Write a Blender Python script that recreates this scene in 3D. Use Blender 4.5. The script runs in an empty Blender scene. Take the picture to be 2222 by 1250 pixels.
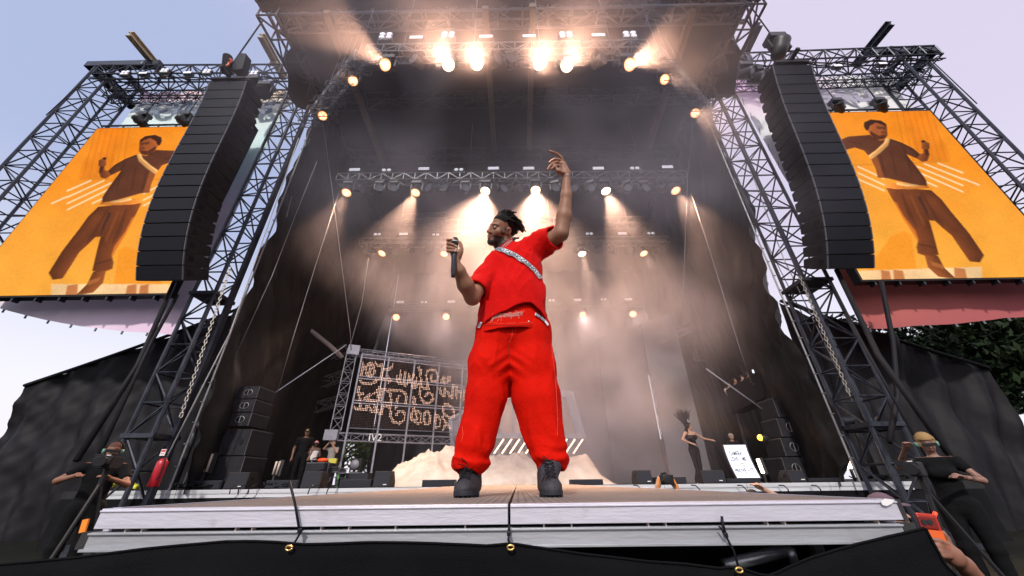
import bpy, bmesh, math, random
import numpy as np
from mathutils import Vector, Matrix, Euler
random.seed(7); RNG = np.random.RandomState(7)
R = math.radians
SC = bpy.context.scene
# ---------------------------------------------------------------- camera
EYE = 1.55; F = 773.0; PITCH = 28.6; YAW = 0.5; ROLL = -0.7
cam_d = bpy.data.cameras.new('camera'); cam_d.sensor_width = 36; cam_d.lens = F / 2222 * 36
cam_d.clip_start = 0.05; cam_d.clip_end = 2000
cam = bpy.data.objects.new('camera', cam_d); SC.collection.objects.link(cam)
CM = Matrix.Rotation(R(YAW), 3, 'Z') @ Matrix.Rotation(R(90 + PITCH), 3, 'X') @ Matrix.Rotation(R(ROLL), 3, 'Z')
cam.matrix_world = Matrix.Translation((0, 0, EYE)) @ CM.to_4x4()
SC.camera = cam
# ---------------------------------------------------------------- sky and sun
SUN_EL, SUN_AZ = 36.0, 192.0        # sun behind the camera and to its left
w = bpy.data.worlds.new('World'); SC.world = w; w.use_nodes = True
nt = w.node_tree; bg = nt.nodes['Background']
sky = nt.nodes.new('ShaderNodeTexSky'); sky.sky_type = 'NISHITA'; sky.sun_disc = False
sky.sun_elevation = R(SUN_EL); sky.sun_rotation = R(SUN_AZ); sky.air_density = 1.4; sky.dust_density = 4.0; sky.ozone_density = 1.5
mix = nt.nodes.new('ShaderNodeMix'); mix.data_type = 'RGBA'; mix.inputs[0].default_value = 0.8

_tc = nt.nodes.new('ShaderNodeTexCoord'); _sp = nt.nodes.new('ShaderNodeSeparateXYZ'); nt.links.new(_tc.outputs['Generated'], _sp.inputs[0])
def _mr(a, f0, f1):
    r = nt.nodes.new('ShaderNodeMapRange'); r.interpolation_type = 'SMOOTHSTEP'; nt.links.new(a, r.inputs[0]); r.inputs[1].default_value = f0; r.inputs[2].default_value = f1; return r.outputs[0]
def _mx(f, a, b):
    x = nt.nodes.new('ShaderNodeMix'); x.data_type = 'RGBA'; nt.links.new(f, x.inputs[0])
    for i, q in ((6, a), (7, b)):
        if isinstance(q, tuple): x.inputs[i].default_value = (*q, 1)
        else: nt.links.new(q, x.inputs[i])
    return x.outputs[2]
_side = _mx(_mr(_sp.outputs[0], -.55, .45), (5.3, 6.1, 9.0), (8.9, 8.1, 10.2)); _thin = _mx(_mr(_sp.outputs[2], .55, .12), _side, (11.4, 11.1, 12.2)); nt.links.new(_thin, mix.inputs[7])
nt.links.new(sky.outputs[0], mix.inputs[6]); nt.links.new(mix.outputs[2], bg.inputs[0]); bg.inputs[1].default_value = 0.10
sun_d = bpy.data.lights.new('sun', 'SUN'); sun_d.energy = 3.1; sun_d.angle = R(3); sun_d.color = (1, .93, .84)
sun = bpy.data.objects.new('sun', sun_d); SC.collection.objects.link(sun)
_a = R(SUN_AZ); _e = R(SUN_EL)
sdir = Vector((math.sin(_a) * math.cos(_e), math.cos(_a) * math.cos(_e), math.sin(_e)))
sun.rotation_euler = sdir.to_track_quat('Z', 'Y').to_euler()
SC.view_settings.view_transform = 'Standard'; SC.view_settings.look = 'None'; SC.view_settings.gamma = 1
SC.view_settings.exposure = 0.0
SC.cycles.use_denoising = True; SC.cycles.max_bounces = 5; SC.cycles.volume_bounces = 1; SC.cycles.transparent_max_bounces = 12
SC.cycles.volume_step_rate = 2.0; SC.cycles.volume_max_steps = 128; SC.cycles.sample_clamp_indirect = 4
# ---------------------------------------------------------------- helpers
def ray(px, py):
    v = CM @ Vector(((px - 1111) / F, -(py - 625) / F, -1)); return v.normalized()
def P(px, py, Y=None, Z=None, X=None):          # a point of the real place, from where it is seen and one known coordinate
    d = ray(px, py)
    if Y is not None: t = Y / d.y
    elif Z is not None: t = (Z - EYE) / d.z
    else: t = X / d.x
    return Vector((d.x * t, d.y * t, EYE + d.z * t))
def V(*a): return Vector(a)
COL = SC.collection
def empty(name, loc=(0, 0, 0), rz=0):
    o = bpy.data.objects.new(name, None); COL.objects.link(o); o.location = loc; o.rotation_euler = (0, 0, rz)
    o.empty_display_size = .2; return o
def tag(o, label=None, cat=None, group=None, kind=None):
    if label: o['label'] = label
    if cat: o['category'] = cat
    if group: o['group'] = group
    if kind: o['kind'] = kind
    return o
def thing(name, label, cat, loc=(0, 0, 0), rz=0, group=None):
    return tag(empty(name, loc, rz), label, cat, group)
def link(name, me, m=None, parent=None, smooth=False):
    """mesh given in the parent's own space"""
    o = bpy.data.objects.new(name, me); COL.objects.link(o)
    if m is not None:
        for x in (m if isinstance(m, (list, tuple)) else [m]): me.materials.append(x)
    if parent is not None: o.parent = parent
    if smooth: me.polygons.foreach_set('use_smooth', [True] * len(me.polygons))
    return o
class MB:
    """collects simple solids and links them as one mesh"""
    def __init__(s): s.v = []; s.f = []; s.mi = []; s.cur = 0
    def add(s, vs, fs):
        n = len(s.v); s.v += [tuple(v) for v in vs]; s.f += [tuple(i + n for i in f) for f in fs]; s.mi += [s.cur] * len(fs); return s
    def box(s, c, d, rot=None):
        c = Vector(c); h = [x / 2 for x in d]
        vs = [Vector((x * h[0], y * h[1], z * h[2])) for x in (-1, 1) for y in (-1, 1) for z in (-1, 1)]
        if rot is not None:
            M = rot if isinstance(rot, Matrix) else Euler(rot).to_matrix(); vs = [M @ v for v in vs]
        return s.add([v + c for v in vs], [(0, 1, 3, 2), (4, 6, 7, 5), (0, 4, 5, 1), (2, 3, 7, 6), (0, 2, 6, 4), (1, 5, 7, 3)])
    def tube(s, a, b, r, r2=None, n=6, caps=True):
        a, b = Vector(a), Vector(b); d = b - a
        if d.length < 1e-6: return s
        q = d.to_track_quat('Z', 'Y'); r2 = r if r2 is None else r2
        vs = []
        for p, rr in ((a, r), (b, r2)):
            for k in range(n):
                t = 2 * math.pi * k / n; vs.append(p + q @ Vector((math.cos(t) * rr, math.sin(t) * rr, 0)))
        fs = [(k, (k + 1) % n, n + (k + 1) % n, n + k) for k in range(n)]
        if caps: fs += [tuple(range(n))[::-1], tuple(range(n, 2 * n))]
        return s.add(vs, fs)
    def path(s, pts, r, n=6):
        pts = [Vector(p) for p in pts]; rings = []; m = len(pts)
        up = Vector((0.13, 0.21, 0.97)); vs = []
        for i, p in enumerate(pts):
            d = (pts[min(i + 1, m - 1)] - pts[max(i - 1, 0)]).normalized()
            x = d.cross(up); x = x.normalized() if x.length > 1e-3 else d.orthogonal().normalized(); y = d.cross(x)
            rr = r[i] if isinstance(r, (list, tuple)) else r
            for k in range(n):
                t = 2 * math.pi * k / n; vs.append(p + x * math.cos(t) * rr + y * math.sin(t) * rr)
        fs = [(i * n + k, i * n + (k + 1) % n, (i + 1) * n + (k + 1) % n, (i + 1) * n + k) for i in range(m - 1) for k in range(n)]
        fs += [tuple(range(n))[::-1], tuple(range((m - 1) * n, m * n))]
        return s.add(vs, fs)
    def lathe(s, prof, c=(0, 0, 0), axis=(0, 0, 1), n=16):
        q = Vector(axis).normalized().to_track_quat('Z', 'Y'); c = Vector(c); vs = []
        for (r, z) in prof:
            for k in range(n):
                t = 2 * math.pi * k / n; vs.append(c + q @ Vector((r * math.cos(t), r * math.sin(t), z)))
        m = len(prof)
        fs = [(i * n + k, i * n + (k + 1) % n, (i + 1) * n + (k + 1) % n, (i + 1) * n + k) for i in range(m - 1) for k in range(n)]
        fs += [tuple(range(n))[::-1], tuple(range((m - 1) * n, m * n))]
        return s.add(vs, fs)
    def prism(s, pts, d):
        """polygon pts (3-D, planar) pushed along vector d"""
        pts = [Vector(p) for p in pts]; d = Vector(d); n = len(pts)
        return s.add(pts + [p + d for p in pts], [tuple(range(n))[::-1], tuple(range(n, 2 * n))] + [(k, (k + 1) % n, n + (k + 1) % n, n + k) for k in range(n)])
    def sphere(s, c, r, n=12, m=8, sc=(1, 1, 1)):
        c = Vector(c); prof = [(max(1e-4, r * math.sin(math.pi * i / m)), -r * math.cos(math.pi * i / m)) for i in range(m + 1)]
        k0 = len(s.v); s.lathe(prof, (0, 0, 0), n=n)
        for i in range(k0, len(s.v)):
            x, y, z = s.v[i]; s.v[i] = (c.x + x * sc[0], c.y + y * sc[1], c.z + z * sc[2])
        return s
    def mesh(s, name='m'):
        me = bpy.data.meshes.new(name); me.from_pydata(s.v, [], s.f)
        if any(s.mi): me.polygons.foreach_set('material_index', s.mi)
        bm = bmesh.new(); bm.from_mesh(me); bmesh.ops.recalc_face_normals(bm, faces=bm.faces); bm.to_mesh(me); bm.free(); return me
    def build(s, name, m, parent=None, smooth=False, bevel=0):
        o = link(name, s.mesh(name), m, parent, smooth)
        if bevel:
            b = o.modifiers.new('b', 'BEVEL'); b.width = bevel; b.segments = 2; b.limit_method = 'ANGLE'
        return o
def children(o): return [c for c in list(bpy.data.objects) if c.parent == o]
def copy_tree(o, parent=None):
    c = o.copy(); COL.objects.link(c); c.parent = parent
    for ch in KIDS(o): copy_tree(ch, c)
    return c
def KIDS(o): return list(o.children)
def copy_to(o, loc, rz=None, label=None, rot=None, scale=None):
    c = copy_tree(o); c.location = loc
    if rz is not None: c.rotation_euler = (0, 0, rz)
    if rot is not None: c.rotation_euler = rot
    if scale: c.scale = (scale,) * 3
    if label: c['label'] = label
    return c
# ---------------------------------------------------------------- materials
MATS = {}
def mat(name, col, rough=.6, metal=0, noise=None, bump=None, emit=None, spec=.5, col2=None, sheen=0, stretch=(1, 1, 1)):
    if name in MATS: return MATS[name]
    m = bpy.data.materials.new(name); m.use_nodes = True; nt = m.node_tree; b = nt.nodes['Principled BSDF']
    b.inputs['Base Color'].default_value = (*col, 1); b.inputs['Roughness'].default_value = rough; b.inputs['Metallic'].default_value = metal
    if metal == 0 and max(col) < .06 and spec == .5: spec = .14
    b.inputs['Specular IOR Level'].default_value = spec
    if sheen: b.inputs['Sheen Weight'].default_value = sheen
    tc = nt.nodes.new('ShaderNodeTexCoord'); mp = nt.nodes.new('ShaderNodeMapping'); nt.links.new(tc.outputs['Object'], mp.inputs[0])
    mp.inputs['Scale'].default_value = stretch
    if noise:
        sc_, amt = noise; n = nt.nodes.new('ShaderNodeTexNoise'); n.inputs['Scale'].default_value = sc_; n.inputs['Detail'].default_value = 6
        n.inputs['Roughness'].default_value = .65
        nt.links.new(mp.outputs[0], n.inputs[0])
        r = nt.nodes.new('ShaderNodeMapRange'); r.inputs[1].default_value = .35; r.inputs[2].default_value = .65
        nt.links.new(n.outputs[0], r.inputs[0]); x = nt.nodes.new('ShaderNodeMix'); x.data_type = 'RGBA'
        c2 = col2 or tuple(c * (1 - amt) for c in col); x.inputs[6].default_value = (*col, 1); x.inputs[7].default_value = (*c2, 1)
        nt.links.new(r.outputs[0], x.inputs[0]); nt.links.new(x.outputs[2], b.inputs['Base Color'])
    if bump:
        sc_, st = bump; n = nt.nodes.new('ShaderNodeTexNoise'); n.inputs['Scale'].default_value = sc_; n.inputs['Detail'].default_value = 4
        nt.links.new(mp.outputs[0], n.inputs[0]); bp = nt.nodes.new('ShaderNodeBump'); bp.inputs['Strength'].default_value = st; bp.inputs['Distance'].default_value = .02
        nt.links.new(n.outputs[0], bp.inputs['Height']); nt.links.new(bp.outputs[0], b.inputs['Normal'])
    if emit:
        ec, es = emit; b.inputs['Emission Color'].default_value = (*ec, 1); b.inputs['Emission Strength'].default_value = es
    MATS[name] = m; return m
M_truss = mat('dark_steel', (.055, .06, .08), .45, .6, noise=(3, .4))
M_alu = mat('truss_aluminium', (.24, .25, .28), .4, .8, noise=(6, .3))
M_black = mat('black_cloth', (.008, .008, .010), .85, noise=(1.2, .5), bump=(3, .3))
M_skin = mat('roof_skin', (.016, .018, .026), .7, noise=(.5, .4))
M_beam = mat('brown_beam', (.13, .10, .085), .7, noise=(2, .3))
M_blk = mat('black_paint', (.03, .031, .035), .5, noise=(5, .3))
M_cable = mat('steel_cable', (.22, .22, .24), .5, .5)
M_dcable = mat('black_cable', (.015, .015, .018), .6)
M_white = mat('white_paint', (.75, .75, .75), .5)
M_tan = mat('ibeam_side', (.62, .5, .33), .6, noise=(6, .3))
# ================================================================ the setting
def truss(name, a, b, w=.5, h=.5, bay=.6, rc=.04, rb=.018, m=None, parent=None, up=None, build=True, mb=None, legs=4):
    """a box truss from a to b: chords at the corners, zigzag lacing"""
    a, b = Vector(a), Vector(b); d = (b - a); L = d.length; d.normalize()
    u = Vector(up) if up is not None else (Vector((0, 0, 1)) if abs(d.z) < .9 else Vector((0, 1, 0)))
    x = d.cross(u).normalized(); y = x.cross(d).normalized()
    mb = mb or MB(); n = max(1, round(L / bay)); c = [(-w / 2, -h / 2), (w / 2, -h / 2), (w / 2, h / 2), (-w / 2, h / 2)]
    pt = lambda k, i: a + d * (L * i / n) + x * c[k][0] + y * c[k][1]
    for k in range(4): mb.tube(pt(k, 0), pt(k, n), rc, n=6)
    for k in range(4):
        k2 = (k + 1) % 4
        for i in range(n):
            if i % 2 == k % 2: mb.tube(pt(k, i), pt(k2, i + 1), rb, n=5, caps=False)
            else: mb.tube(pt(k2, i), pt(k, i + 1), rb, n=5, caps=False)
            mb.tube(pt(k, i), pt(k2, i), rb, n=5, caps=False)
        mb.tube(pt(k, n), pt(k2, n), rb, n=5)
    if not build: return mb
    return mb.build(name, m or M_truss, parent)
def cloth_sheet(name, p00, p10, p01, p11, nu, nv, fold, m, parent=None, seed=0, edge=0.0, smooth=True):
    """a hanging cloth between four corners, folded along u by fold(u,v) metres, out of its plane"""
    p00, p10, p01, p11 = map(Vector, (p00, p10, p01, p11)); nrm = (p10 - p00).cross(p01 - p00).normalized()
    vs = []
    for j in range(nv + 1):
        for i in range(nu + 1):
            u, v = i / nu, j / nv
            p = (p00 * (1 - u) + p10 * u) * (1 - v) + (p01 * (1 - u) + p11 * u) * v
            vs.append(p + nrm * fold(u, v))
    fs = [(j * (nu + 1) + i, j * (nu + 1) + i + 1, (j + 1) * (nu + 1) + i + 1, (j + 1) * (nu + 1) + i) for j in range(nv) for i in range(nu)]
    me = bpy.data.meshes.new(name); me.from_pydata([tuple(v) for v in vs], [], fs)
    return link(name, me, m, parent, smooth)
def fbm(seed, n=5, base=1.0):
    r = random.Random(seed); k = [(r.uniform(-1, 1) * base * 1.7 ** i, r.uniform(-1, 1) * base * 1.7 ** i, r.uniform(0, 6.28), .6 ** i) for i in range(n) for _ in range(2)]
    return lambda x, y: sum(a * math.sin(fx * x + fy * y + ph) for fx, fy, ph, a in k) / 2.5
# ground: one big sheet, worn grass and trampled earth
g = MB(); g.add([(-900, -900, 0), (900, -900, 0), (900, 900, 0), (-900, 900, 0)], [(0, 1, 2, 3)])
tag(g.build('ground', mat('ground_earth', (.014, .015, .010), .9, noise=(.3, .5), bump=(8, .5))), kind='structure')

# ---------- main stage platform
SZ = 1.45; LIPY = 12.0
ms = thing('main_stage', 'wide black stage platform with a white metal lip along its front edge', 'stage', (0, 0, 0))
lx0, lx1 = P(216, 1062, Y=LIPY).x, P(1982, 1060, Y=LIPY).x
MB().box((0, 20.5, SZ - .1), (2 * 13.5, 17, .196)).build('deck', mat('stage_deck', (.03, .03, .032), .6, noise=(2, .4)), ms)
lip = MB()
for i in range(10):
    xa = lx0 + (lx1 - lx0) * i / 10; xb = lx0 + (lx1 - lx0) * (i + 1) / 10 - .012
    lip.box(((xa + xb) / 2, LIPY - .03, SZ - .045), (xb - xa, .06, .09)).box(((xa + xb) / 2, LIPY - .015, SZ - .155), (xb - xa, .05, .11))
    lip.box(((xa + xb) / 2, LIPY - .05, SZ - .098), (xb - xa, .02, .012))
lip.build('lip', mat('lip_white', (.62, .64, .68), .5, .1, noise=(1.5, .25), stretch=(.3, 1, 6)), ms)
_f = fbm(3, 5, 2.2)
cloth_sheet('skirt', (-13.4, LIPY - .05, 0), (13.4, LIPY - .05, 0), (-13.4, LIPY - .04, SZ - .21), (13.4, LIPY - .04, SZ - .21), 240, 6,
            lambda u, v: .07 * _f(u * 22, v), M_black, ms)

# ---------- roof
RZ = EYE + 17.3; RY0 = 7.35; RY1 = 28.0
XL = P(575, 10, Z=RZ).x; XR = P(1632, 8, Z=RZ).x
roof = thing('stage_roof', 'huge black roof over the stage on lattice trusses with brown cross beams', 'roof')
sk = MB()
f = fbm(11, 4, .8)
nu, nv = 40, 40
vs = []; fs = []
for j in range(nv + 1):
    for i in range(nu + 1):
        x = XL - .3 + (XR - XL + .6) * i / nu; y = RY0 + (RY1 - RY0) * j / nv
        z = RZ + .75 + .05 * f(x * 2, y * 2)
        if y > 15: z -= (y - 15) * .14
        vs.append((x, y, z))
fs = [(j * (nu + 1) + i, j * (nu + 1) + i + 1, (j + 1) * (nu + 1) + i + 1, (j + 1) * (nu + 1) + i) for j in range(nv) for i in range(nu)]
sk.add(vs, fs); sk.build('skin', M_skin, roof, smooth=True)
# fascia: a padded black front with a rounded lower lip, and dark skirts down both eaves
fa = MB(); fa.box(((XL + XR) / 2, RY0 - .1, RZ + .8), (XR - XL + .9, .5, 1.1)); fa.tube((XL - .45, RY0 - .3, RZ + .3), (XR + .45, RY0 - .3, RZ + .3), .12, n=8)
fa.build('fascia', M_black, roof)
for s_, X in ((-1, XL), (1, XR)):
    fe = fbm(20 + s_, 5, 1.4); n = 60; vs = []; fs = []
    for i in range(n + 1):
        y = 9.0 + (RY1 - 9.0) * i / n
        drop = 1.3 + .35 * fe(y * 1.6, 0) + (1.2 * math.exp(-((y - 10.3) / .9) ** 2))
        for k, t in enumerate((0, .33, .66, 1)):
            vs.append((X + s_ * (.15 + .12 * fe(y * 3, t * 4)), y, RZ + .8 - t * drop))
    fs = [(i * 4 + k, (i + 1) * 4 + k, (i + 1) * 4 + k + 1, i * 4 + k + 1) for i in range(n) for k in range(3)]
    mm = MB(); mm.add(vs, fs); mm.build('eave_skirt', M_black, roof, smooth=True)
truss('front_truss', (XL, RY0 + .45, RZ + .35), (XR, RY0 + .45, RZ + .35), .7, .8, 1.05, .06, .035, mat('roof_steel', (.14, .15, .19), .45, .6), roof)
for X in (XL, XR): truss('side_truss', (X, RY0, RZ + .1), (X, RY1, RZ + .1), .8, .8, .95, .06, .04, M_truss, roof)
truss('cross_truss', (XL, 11.6, RZ + .3), (XR, 11.6, RZ + .3), .6, .6, 1.2, .05, .03, M_truss, roof)
truss('cross_truss', (XL, 15.2, RZ + .25), (XR, 15.2, RZ + .25), .6, .6, 1.2, .05, .03, M_truss, roof)
truss('cross_truss', (XL, 21, RZ - .5), (XR, 21, RZ - .5), .6, .6, 1.2, .05, .03, M_truss, roof)
for (a, b) in (((708, 25), (838, 370)), ((1053, 15), (1072, 325)), ((1156, 10), (1148, 322)), ((1503, 22), (1408, 320))):
    pa, pb = P(*a, Z=RZ - .12), P(*b, Z=RZ - .12); MB().box((pa + pb) / 2, (.26, (pb - pa).length, .3), rot=(0, 0, math.atan2(-(pb - pa).x, (pb - pa).y))).build('cross_beam', M_beam, roof)
for (a, b, y0, y1) in (((758, 328), (790, 385), 15.6, 20), ((818, 330), (838, 380), 15.6, 20), ((928, 325), (945, 382), 15.6, 20), ((1025, 322), (1035, 382), 15.6, 20), ((1192, 322), (1185, 382), 15.6, 20), ((1395, 320), (1368, 380), 15.6, 20), ((1285, 322), (1270, 380), 15.6, 20)):
    pa = P(*a, Y=y0); pb = P(*b, Y=y1)
    m4 = (pb - pa).to_track_quat('Y', 'Z').to_matrix()
    MB().box((pa + pb) / 2, (.22, (pb - pa).length, .22), rot=m4).build('rafter', M_beam, roof)

# ---------- back and side drapes of the stage house
BY = 27.0
def plait(seed, amp, per):
    f = fbm(seed, 4, 1.3)
    return lambda u, v: amp * (math.sin(u * per + 1.5 * f(u * 6, v * 1.5)) + .5 * f(u * 30, v * 2))
M_bd = mat('back_drape', (.05, .05, .058), .9, noise=(.7, .35))
g0 = P(1403, 815, Y=BY).x; g1 = P(1425, 813, Y=BY).x; gz0, gz1 = P(1432, 953, Y=BY).z, P(1405, 813, Y=BY).z
bt = RZ - .85
gx = P(806, 960, Y=BY).x; gxz = P(760, 957, Y=BY).z
tag(cloth_sheet('back_curtain', (gx, BY, SZ), (g0, BY, SZ), (gx, BY, bt), (g0, BY, bt), 130, 24, plait(5, .12, 80), M_bd), 'tall dark drape closing the back of the stage, veiled by smoke', 'curtain')
tag(cloth_sheet('back_curtain', (-13, BY, gxz), (gx, BY, gxz), (-13, BY, bt), (gx, BY, bt), 30, 24, plait(7, .08, 20), M_bd), 'dark drape hung short above the green trees at the back', 'curtain')
tag(cloth_sheet('back_curtain', (g1, BY, SZ), (13, BY, SZ), (g1, BY, bt), (13, BY, bt), 40, 24, plait(6, .1, 30), M_bd), 'narrower dark drape at the back between the bright slit and the balcony side', 'curtain')
tag(MB().box(((g0 + g1) / 2, BY + .12, (gz1 + bt) / 2), (g1 - g0 + .5, .1, bt - gz1)).build('header_drape', M_bd), 'dark header cloth closing the slit above its bright lattice', 'curtain')
tag(MB().box(((g0 + g1) / 2, BY + .12, (SZ + gz0) / 2), (g1 - g0 + .5, .1, gz0 - SZ)).build('amber_glow_board', mat('amber_glow_board', (.7, .4, .12), .6)), 'board closing the foot of the bright slit, amber glow in its colour', 'board')  # amber glow put into the board's base colour; no lamp lights it
tag(truss('slit_truss', (g1 - .16, BY + .45, SZ), (g1 - .16, BY + .45, gz1 + 1), .34, .34, .45, .035, .022, M_truss), 'dark lattice truss standing in the bright slit at the back', 'truss')
M_tarp = mat('tarp_black', (.011, .0108, .0115), .5, noise=(6, .25), bump=(9, .3), spec=.32)
def side_fold(seed, s):
    f = fbm(seed, 6, 2.0); g2 = fbm(seed + 9, 5, 5)
    def h(u, v):
        e = math.exp(-u * 9)
        return s * (.30 * f(u * 9 + v * 2.2, v * 5) * (e + .25) + .22 * math.sin(v * 26 + u * 60 + 3 * f(u * 5, v * 9)) * e * (1 - v * .6) + .05 * g2(u * 14, v * 12))
    return h
for s_, (pb, pt), lab in ((-1, ((468, 800), (640, 300)), 'crumpled black side drape hanging behind the tower with the pink and blue banner'),
                     (1, ((1795, 800), (1600, 260)), 'smoky black side drape hanging behind the tower by the red lower banner')):
    b0 = P(*pb, Y=11.7); t0 = P(*pt, Y=11.7)
    x0 = P(590, 500, Y=11.7).x if s_ < 0 else P(1634, 500, Y=11.7).x
    o = cloth_sheet('side_drape', (x0, 11.7, SZ - .1), (s_ * 12.4, 26.8, SZ), (x0, 11.7, RZ + .6), (XR + .2 if s_ > 0 else XL - .2, 26.8, RZ - .8), 150, 90, side_fold(31 + s_, 1), M_tarp)
    tag(o, lab, 'curtain')
    hem = MB()
    pts = [(x0 - s_ * .02, 11.62, SZ + (RZ - 1 - SZ) * i / 30) for i in range(31)]
    hem.path(pts, .03)
    for k in range(26):
        z = SZ + (RZ - 1.4 - SZ) * k / 26; hem.box((x0, 11.6, z), (.1, .06, .02))
    hem.build('hem_rope', M_cable, o)
# ================================================================ lamps and lighting rig
M_lampbody = mat('lamp_body', (.035, .035, .04), .45, .2)
M_floodface = mat('flood_face', (.7, .7, .75), .4, emit=((.9, .88, 1), .55))
M_bulb = mat('bulb_glass', (.7, .7, .75), .2, emit=((.92, .9, 1), .6))
M_lensdark = mat('dark_lens', (.1, .11, .14), .12, .3)
M_lit = mat('warm_lens', (.9, .6, .4), .4, emit=((1, .60, .38), 1.8))
M_rim = mat('lens_rim', (.9, .5, .2), .4, emit=((1, .48, .2), .9))
M_hot = mat('hot_lens', (1, .9, .8), .4, emit=((1, .74, .46), 9))
M_cell = mat('lens_cell', (1, .8, .6), .4, emit=((1, .74, .54), 2.8))
WARM = (1.0, .60, .37); SPOTK = 2.6
def proto_flood():
    t = thing('strip_floodlight', 'flood', 'floodlight')
    MB().box((0, 0, .1), (.5, .22, .2)).box((0, .02, -.02), (.06, .06, .1)).build('housing', M_lampbody, t, bevel=.01)
    m = MB()
    for k in (-1, 0, 1): m.box((0, -.118, .12 + k * .052), (.46, .012, .042))
    m.build('lamp_face', M_floodface, t)
    MB().tube((-.28, 0, .1), (-.28, .0, -.12), .015).tube((.28, 0, .1), (.28, 0, -.12), .015).tube((-.28, 0, -.12), (.28, 0, -.12), .015).build('yoke', M_lampbody, t)
    return t
def proto_blind(rows):
    t = thing('blinder_light', 'blinder', 'blinder light')
    MB().box((0, 0, .2 if rows == 2 else .12), (.5, .16, .44 if rows == 2 else .24)).build('housing', M_lampbody, t, bevel=.01)
    for r in range(rows):
        for c in (-1, 1):
            m = MB(); m.lathe([(.02, -.02), (.095, 0), (.1, .03), (.08, .05), (.03, .06)], (c * .125, -.085, .12 + .2 * r), (0, -1, .25), 14); m.build('lamp', M_bulb, t, smooth=True)
    MB().tube((-.28, 0, .2), (-.28, .0, -.1), .014).tube((.28, 0, .2), (.28, 0, -.1), .014).tube((-.28, 0, -.1), (.28, 0, -.1), .014).build('yoke', M_lampbody, t)
    return t
def make_head(label, loc, target=None, kind='off', size=1.0, energy=0, ang=22, group=None, color=WARM, up=False, blend=.45):
    """moving head: base clamped on, yoke, and a barrel that points at target; a lit one carries its own spot lamp"""
    loc = Vector(loc); t = thing('moving_head_light', label, 'stage light', loc, 0, group); s = size; z = 1 if up else -1
    MB().box((0, 0, -z * .30 * s), (.34 * s, .26 * s, .14 * s)).box((0, 0, -z * .4 * s), (.08 * s, .08 * s, .1 * s)).build('base', M_lampbody, t, bevel=.01)
    MB().box((-.19 * s, 0, -z * .1 * s), (.04 * s, .1 * s, .3 * s)).box((.19 * s, 0, -z * .1 * s), (.04 * s, .1 * s, .3 * s)).box((0, 0, -z * .23 * s), (.38 * s, .1 * s, .03 * s)).build('yoke', M_lampbody, t)
    d = (Vector(target) - loc).normalized() if target is not None else Vector((0, -1, -.6)).normalized()
    h = MB(); h.lathe([(.08 * s, -.24 * s), (.13 * s, -.22 * s), (.15 * s, -.05 * s), (.165 * s, .1 * s), (.175 * s, .17 * s), (.16 * s, .175 * s), (.155 * s, .12 * s)], (0, 0, 0), d, 20)
    ho = h.build('barrel', M_lampbody, t, smooth=True)
    l = MB(); l.lathe([(.02 * s, .13 * s), (.150 * s, .128 * s), (.152 * s, .12 * s)], (0, 0, 0), d, 20)
    lm = {'off': M_lensdark, 'lit': M_lit, 'hot': M_hot, 'amber': mat('amber_lens', (1, .6, .1), .4, emit=((1, .5, .03), 6))}[kind]
    lo = l.build('lens', lm, ho)
    if kind == 'lit':
        q = d.to_track_quat('Z', 'Y'); c = MB()
        for rr, n in ((0, 1), (.052, 6), (.1, 12)):
            for k in range(n):
                a = 2 * math.pi * k / n; c.tube(q @ Vector((rr * s * math.cos(a), rr * s * math.sin(a), .131 * s)), q @ Vector((rr * s * math.cos(a), rr * s * math.sin(a), .141 * s)), .019 * s, n=8)
        c.build('lens_cells', M_cell, ho)
        c = MB(); c.lathe([(.143 * s, .134 * s), (.158 * s, .134 * s), (.158 * s, .15 * s), (.143 * s, .15 * s), (.143 * s, .134 * s)], (0, 0, 0), d, 24); c.build('lens_rim', M_rim, ho)
    if energy:
        ld = bpy.data.lights.new('spot', 'SPOT'); ld.energy = energy * SPOTK; ld.color = color; ld.spot_size = R(ang); ld.spot_blend = blend; ld.shadow_soft_size = .12
        lt = bpy.data.objects.new('beam', ld); COL.objects.link(lt); lt.parent = t
        lt.matrix_local = Matrix.Translation(d * .22 * s) @ (-d).to_track_quat('Z', 'Y').to_matrix().to_4x4()
    return t
RIGZ = EYE + 13.0
def light_truss(label, a, b, drop=True, w=.42, h=.42):
    a, b = Vector(a), Vector(b)
    t = thing('lighting_truss', label, 'truss', (a + b) / 2); c = (a + b) / 2
    truss('lattice', a - c, b - c, w, h, .55, .026, .013, M_alu, t)
    d = (b - a)
    for k in (.04, .3, .55, .72, .93):
        p = a - c + d * k; truss('hanging_bar', p + Vector((-.5, 0, -h / 2 - .35)), p + Vector((.5, 0, -h / 2 - .35)), .3, .25, .5, .018, .01, M_truss, t)
    if drop:
        for k in (.12, .38, .62, .88):
            p = a - c + d * k; q = MB().box(p + Vector((0, 0, .35)), (.16, .16, .35)).build('chain_motor', M_blk, t); MB().tube(p, (p.x, p.y, RZ - .2 - c.z), .012, n=4).build('chain', M_cable, q)
    return t
T1Y = P(1100, 110, Z=RIGZ).y; T2Y = P(1100, 388, Z=RIGZ).y; T3Y = P(1100, 525, Z=RIGZ).y
T4Z = EYE + 11; T4Y = P(1100, 668, Z=T4Z).y
t1 = light_truss('aluminium lighting truss nearest the roof edge carrying the brightest lamps', P(800, 118, Y=T1Y), P(1402, 108, Y=T1Y))
light_truss('second lighting truss, crossing just above the raised hand', P(735, 390, Y=T2Y), P(1486, 385, Y=T2Y))
light_truss('third lighting truss, faint in smoke behind the head of the performer', P(783, 527, Y=T3Y), P(1450, 523, Y=T3Y))
light_truss('hindmost lighting truss, barely visible through the smoke at chest height', P(846, 668, Y=T4Y), P(1395, 662, Y=T4Y))
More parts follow.
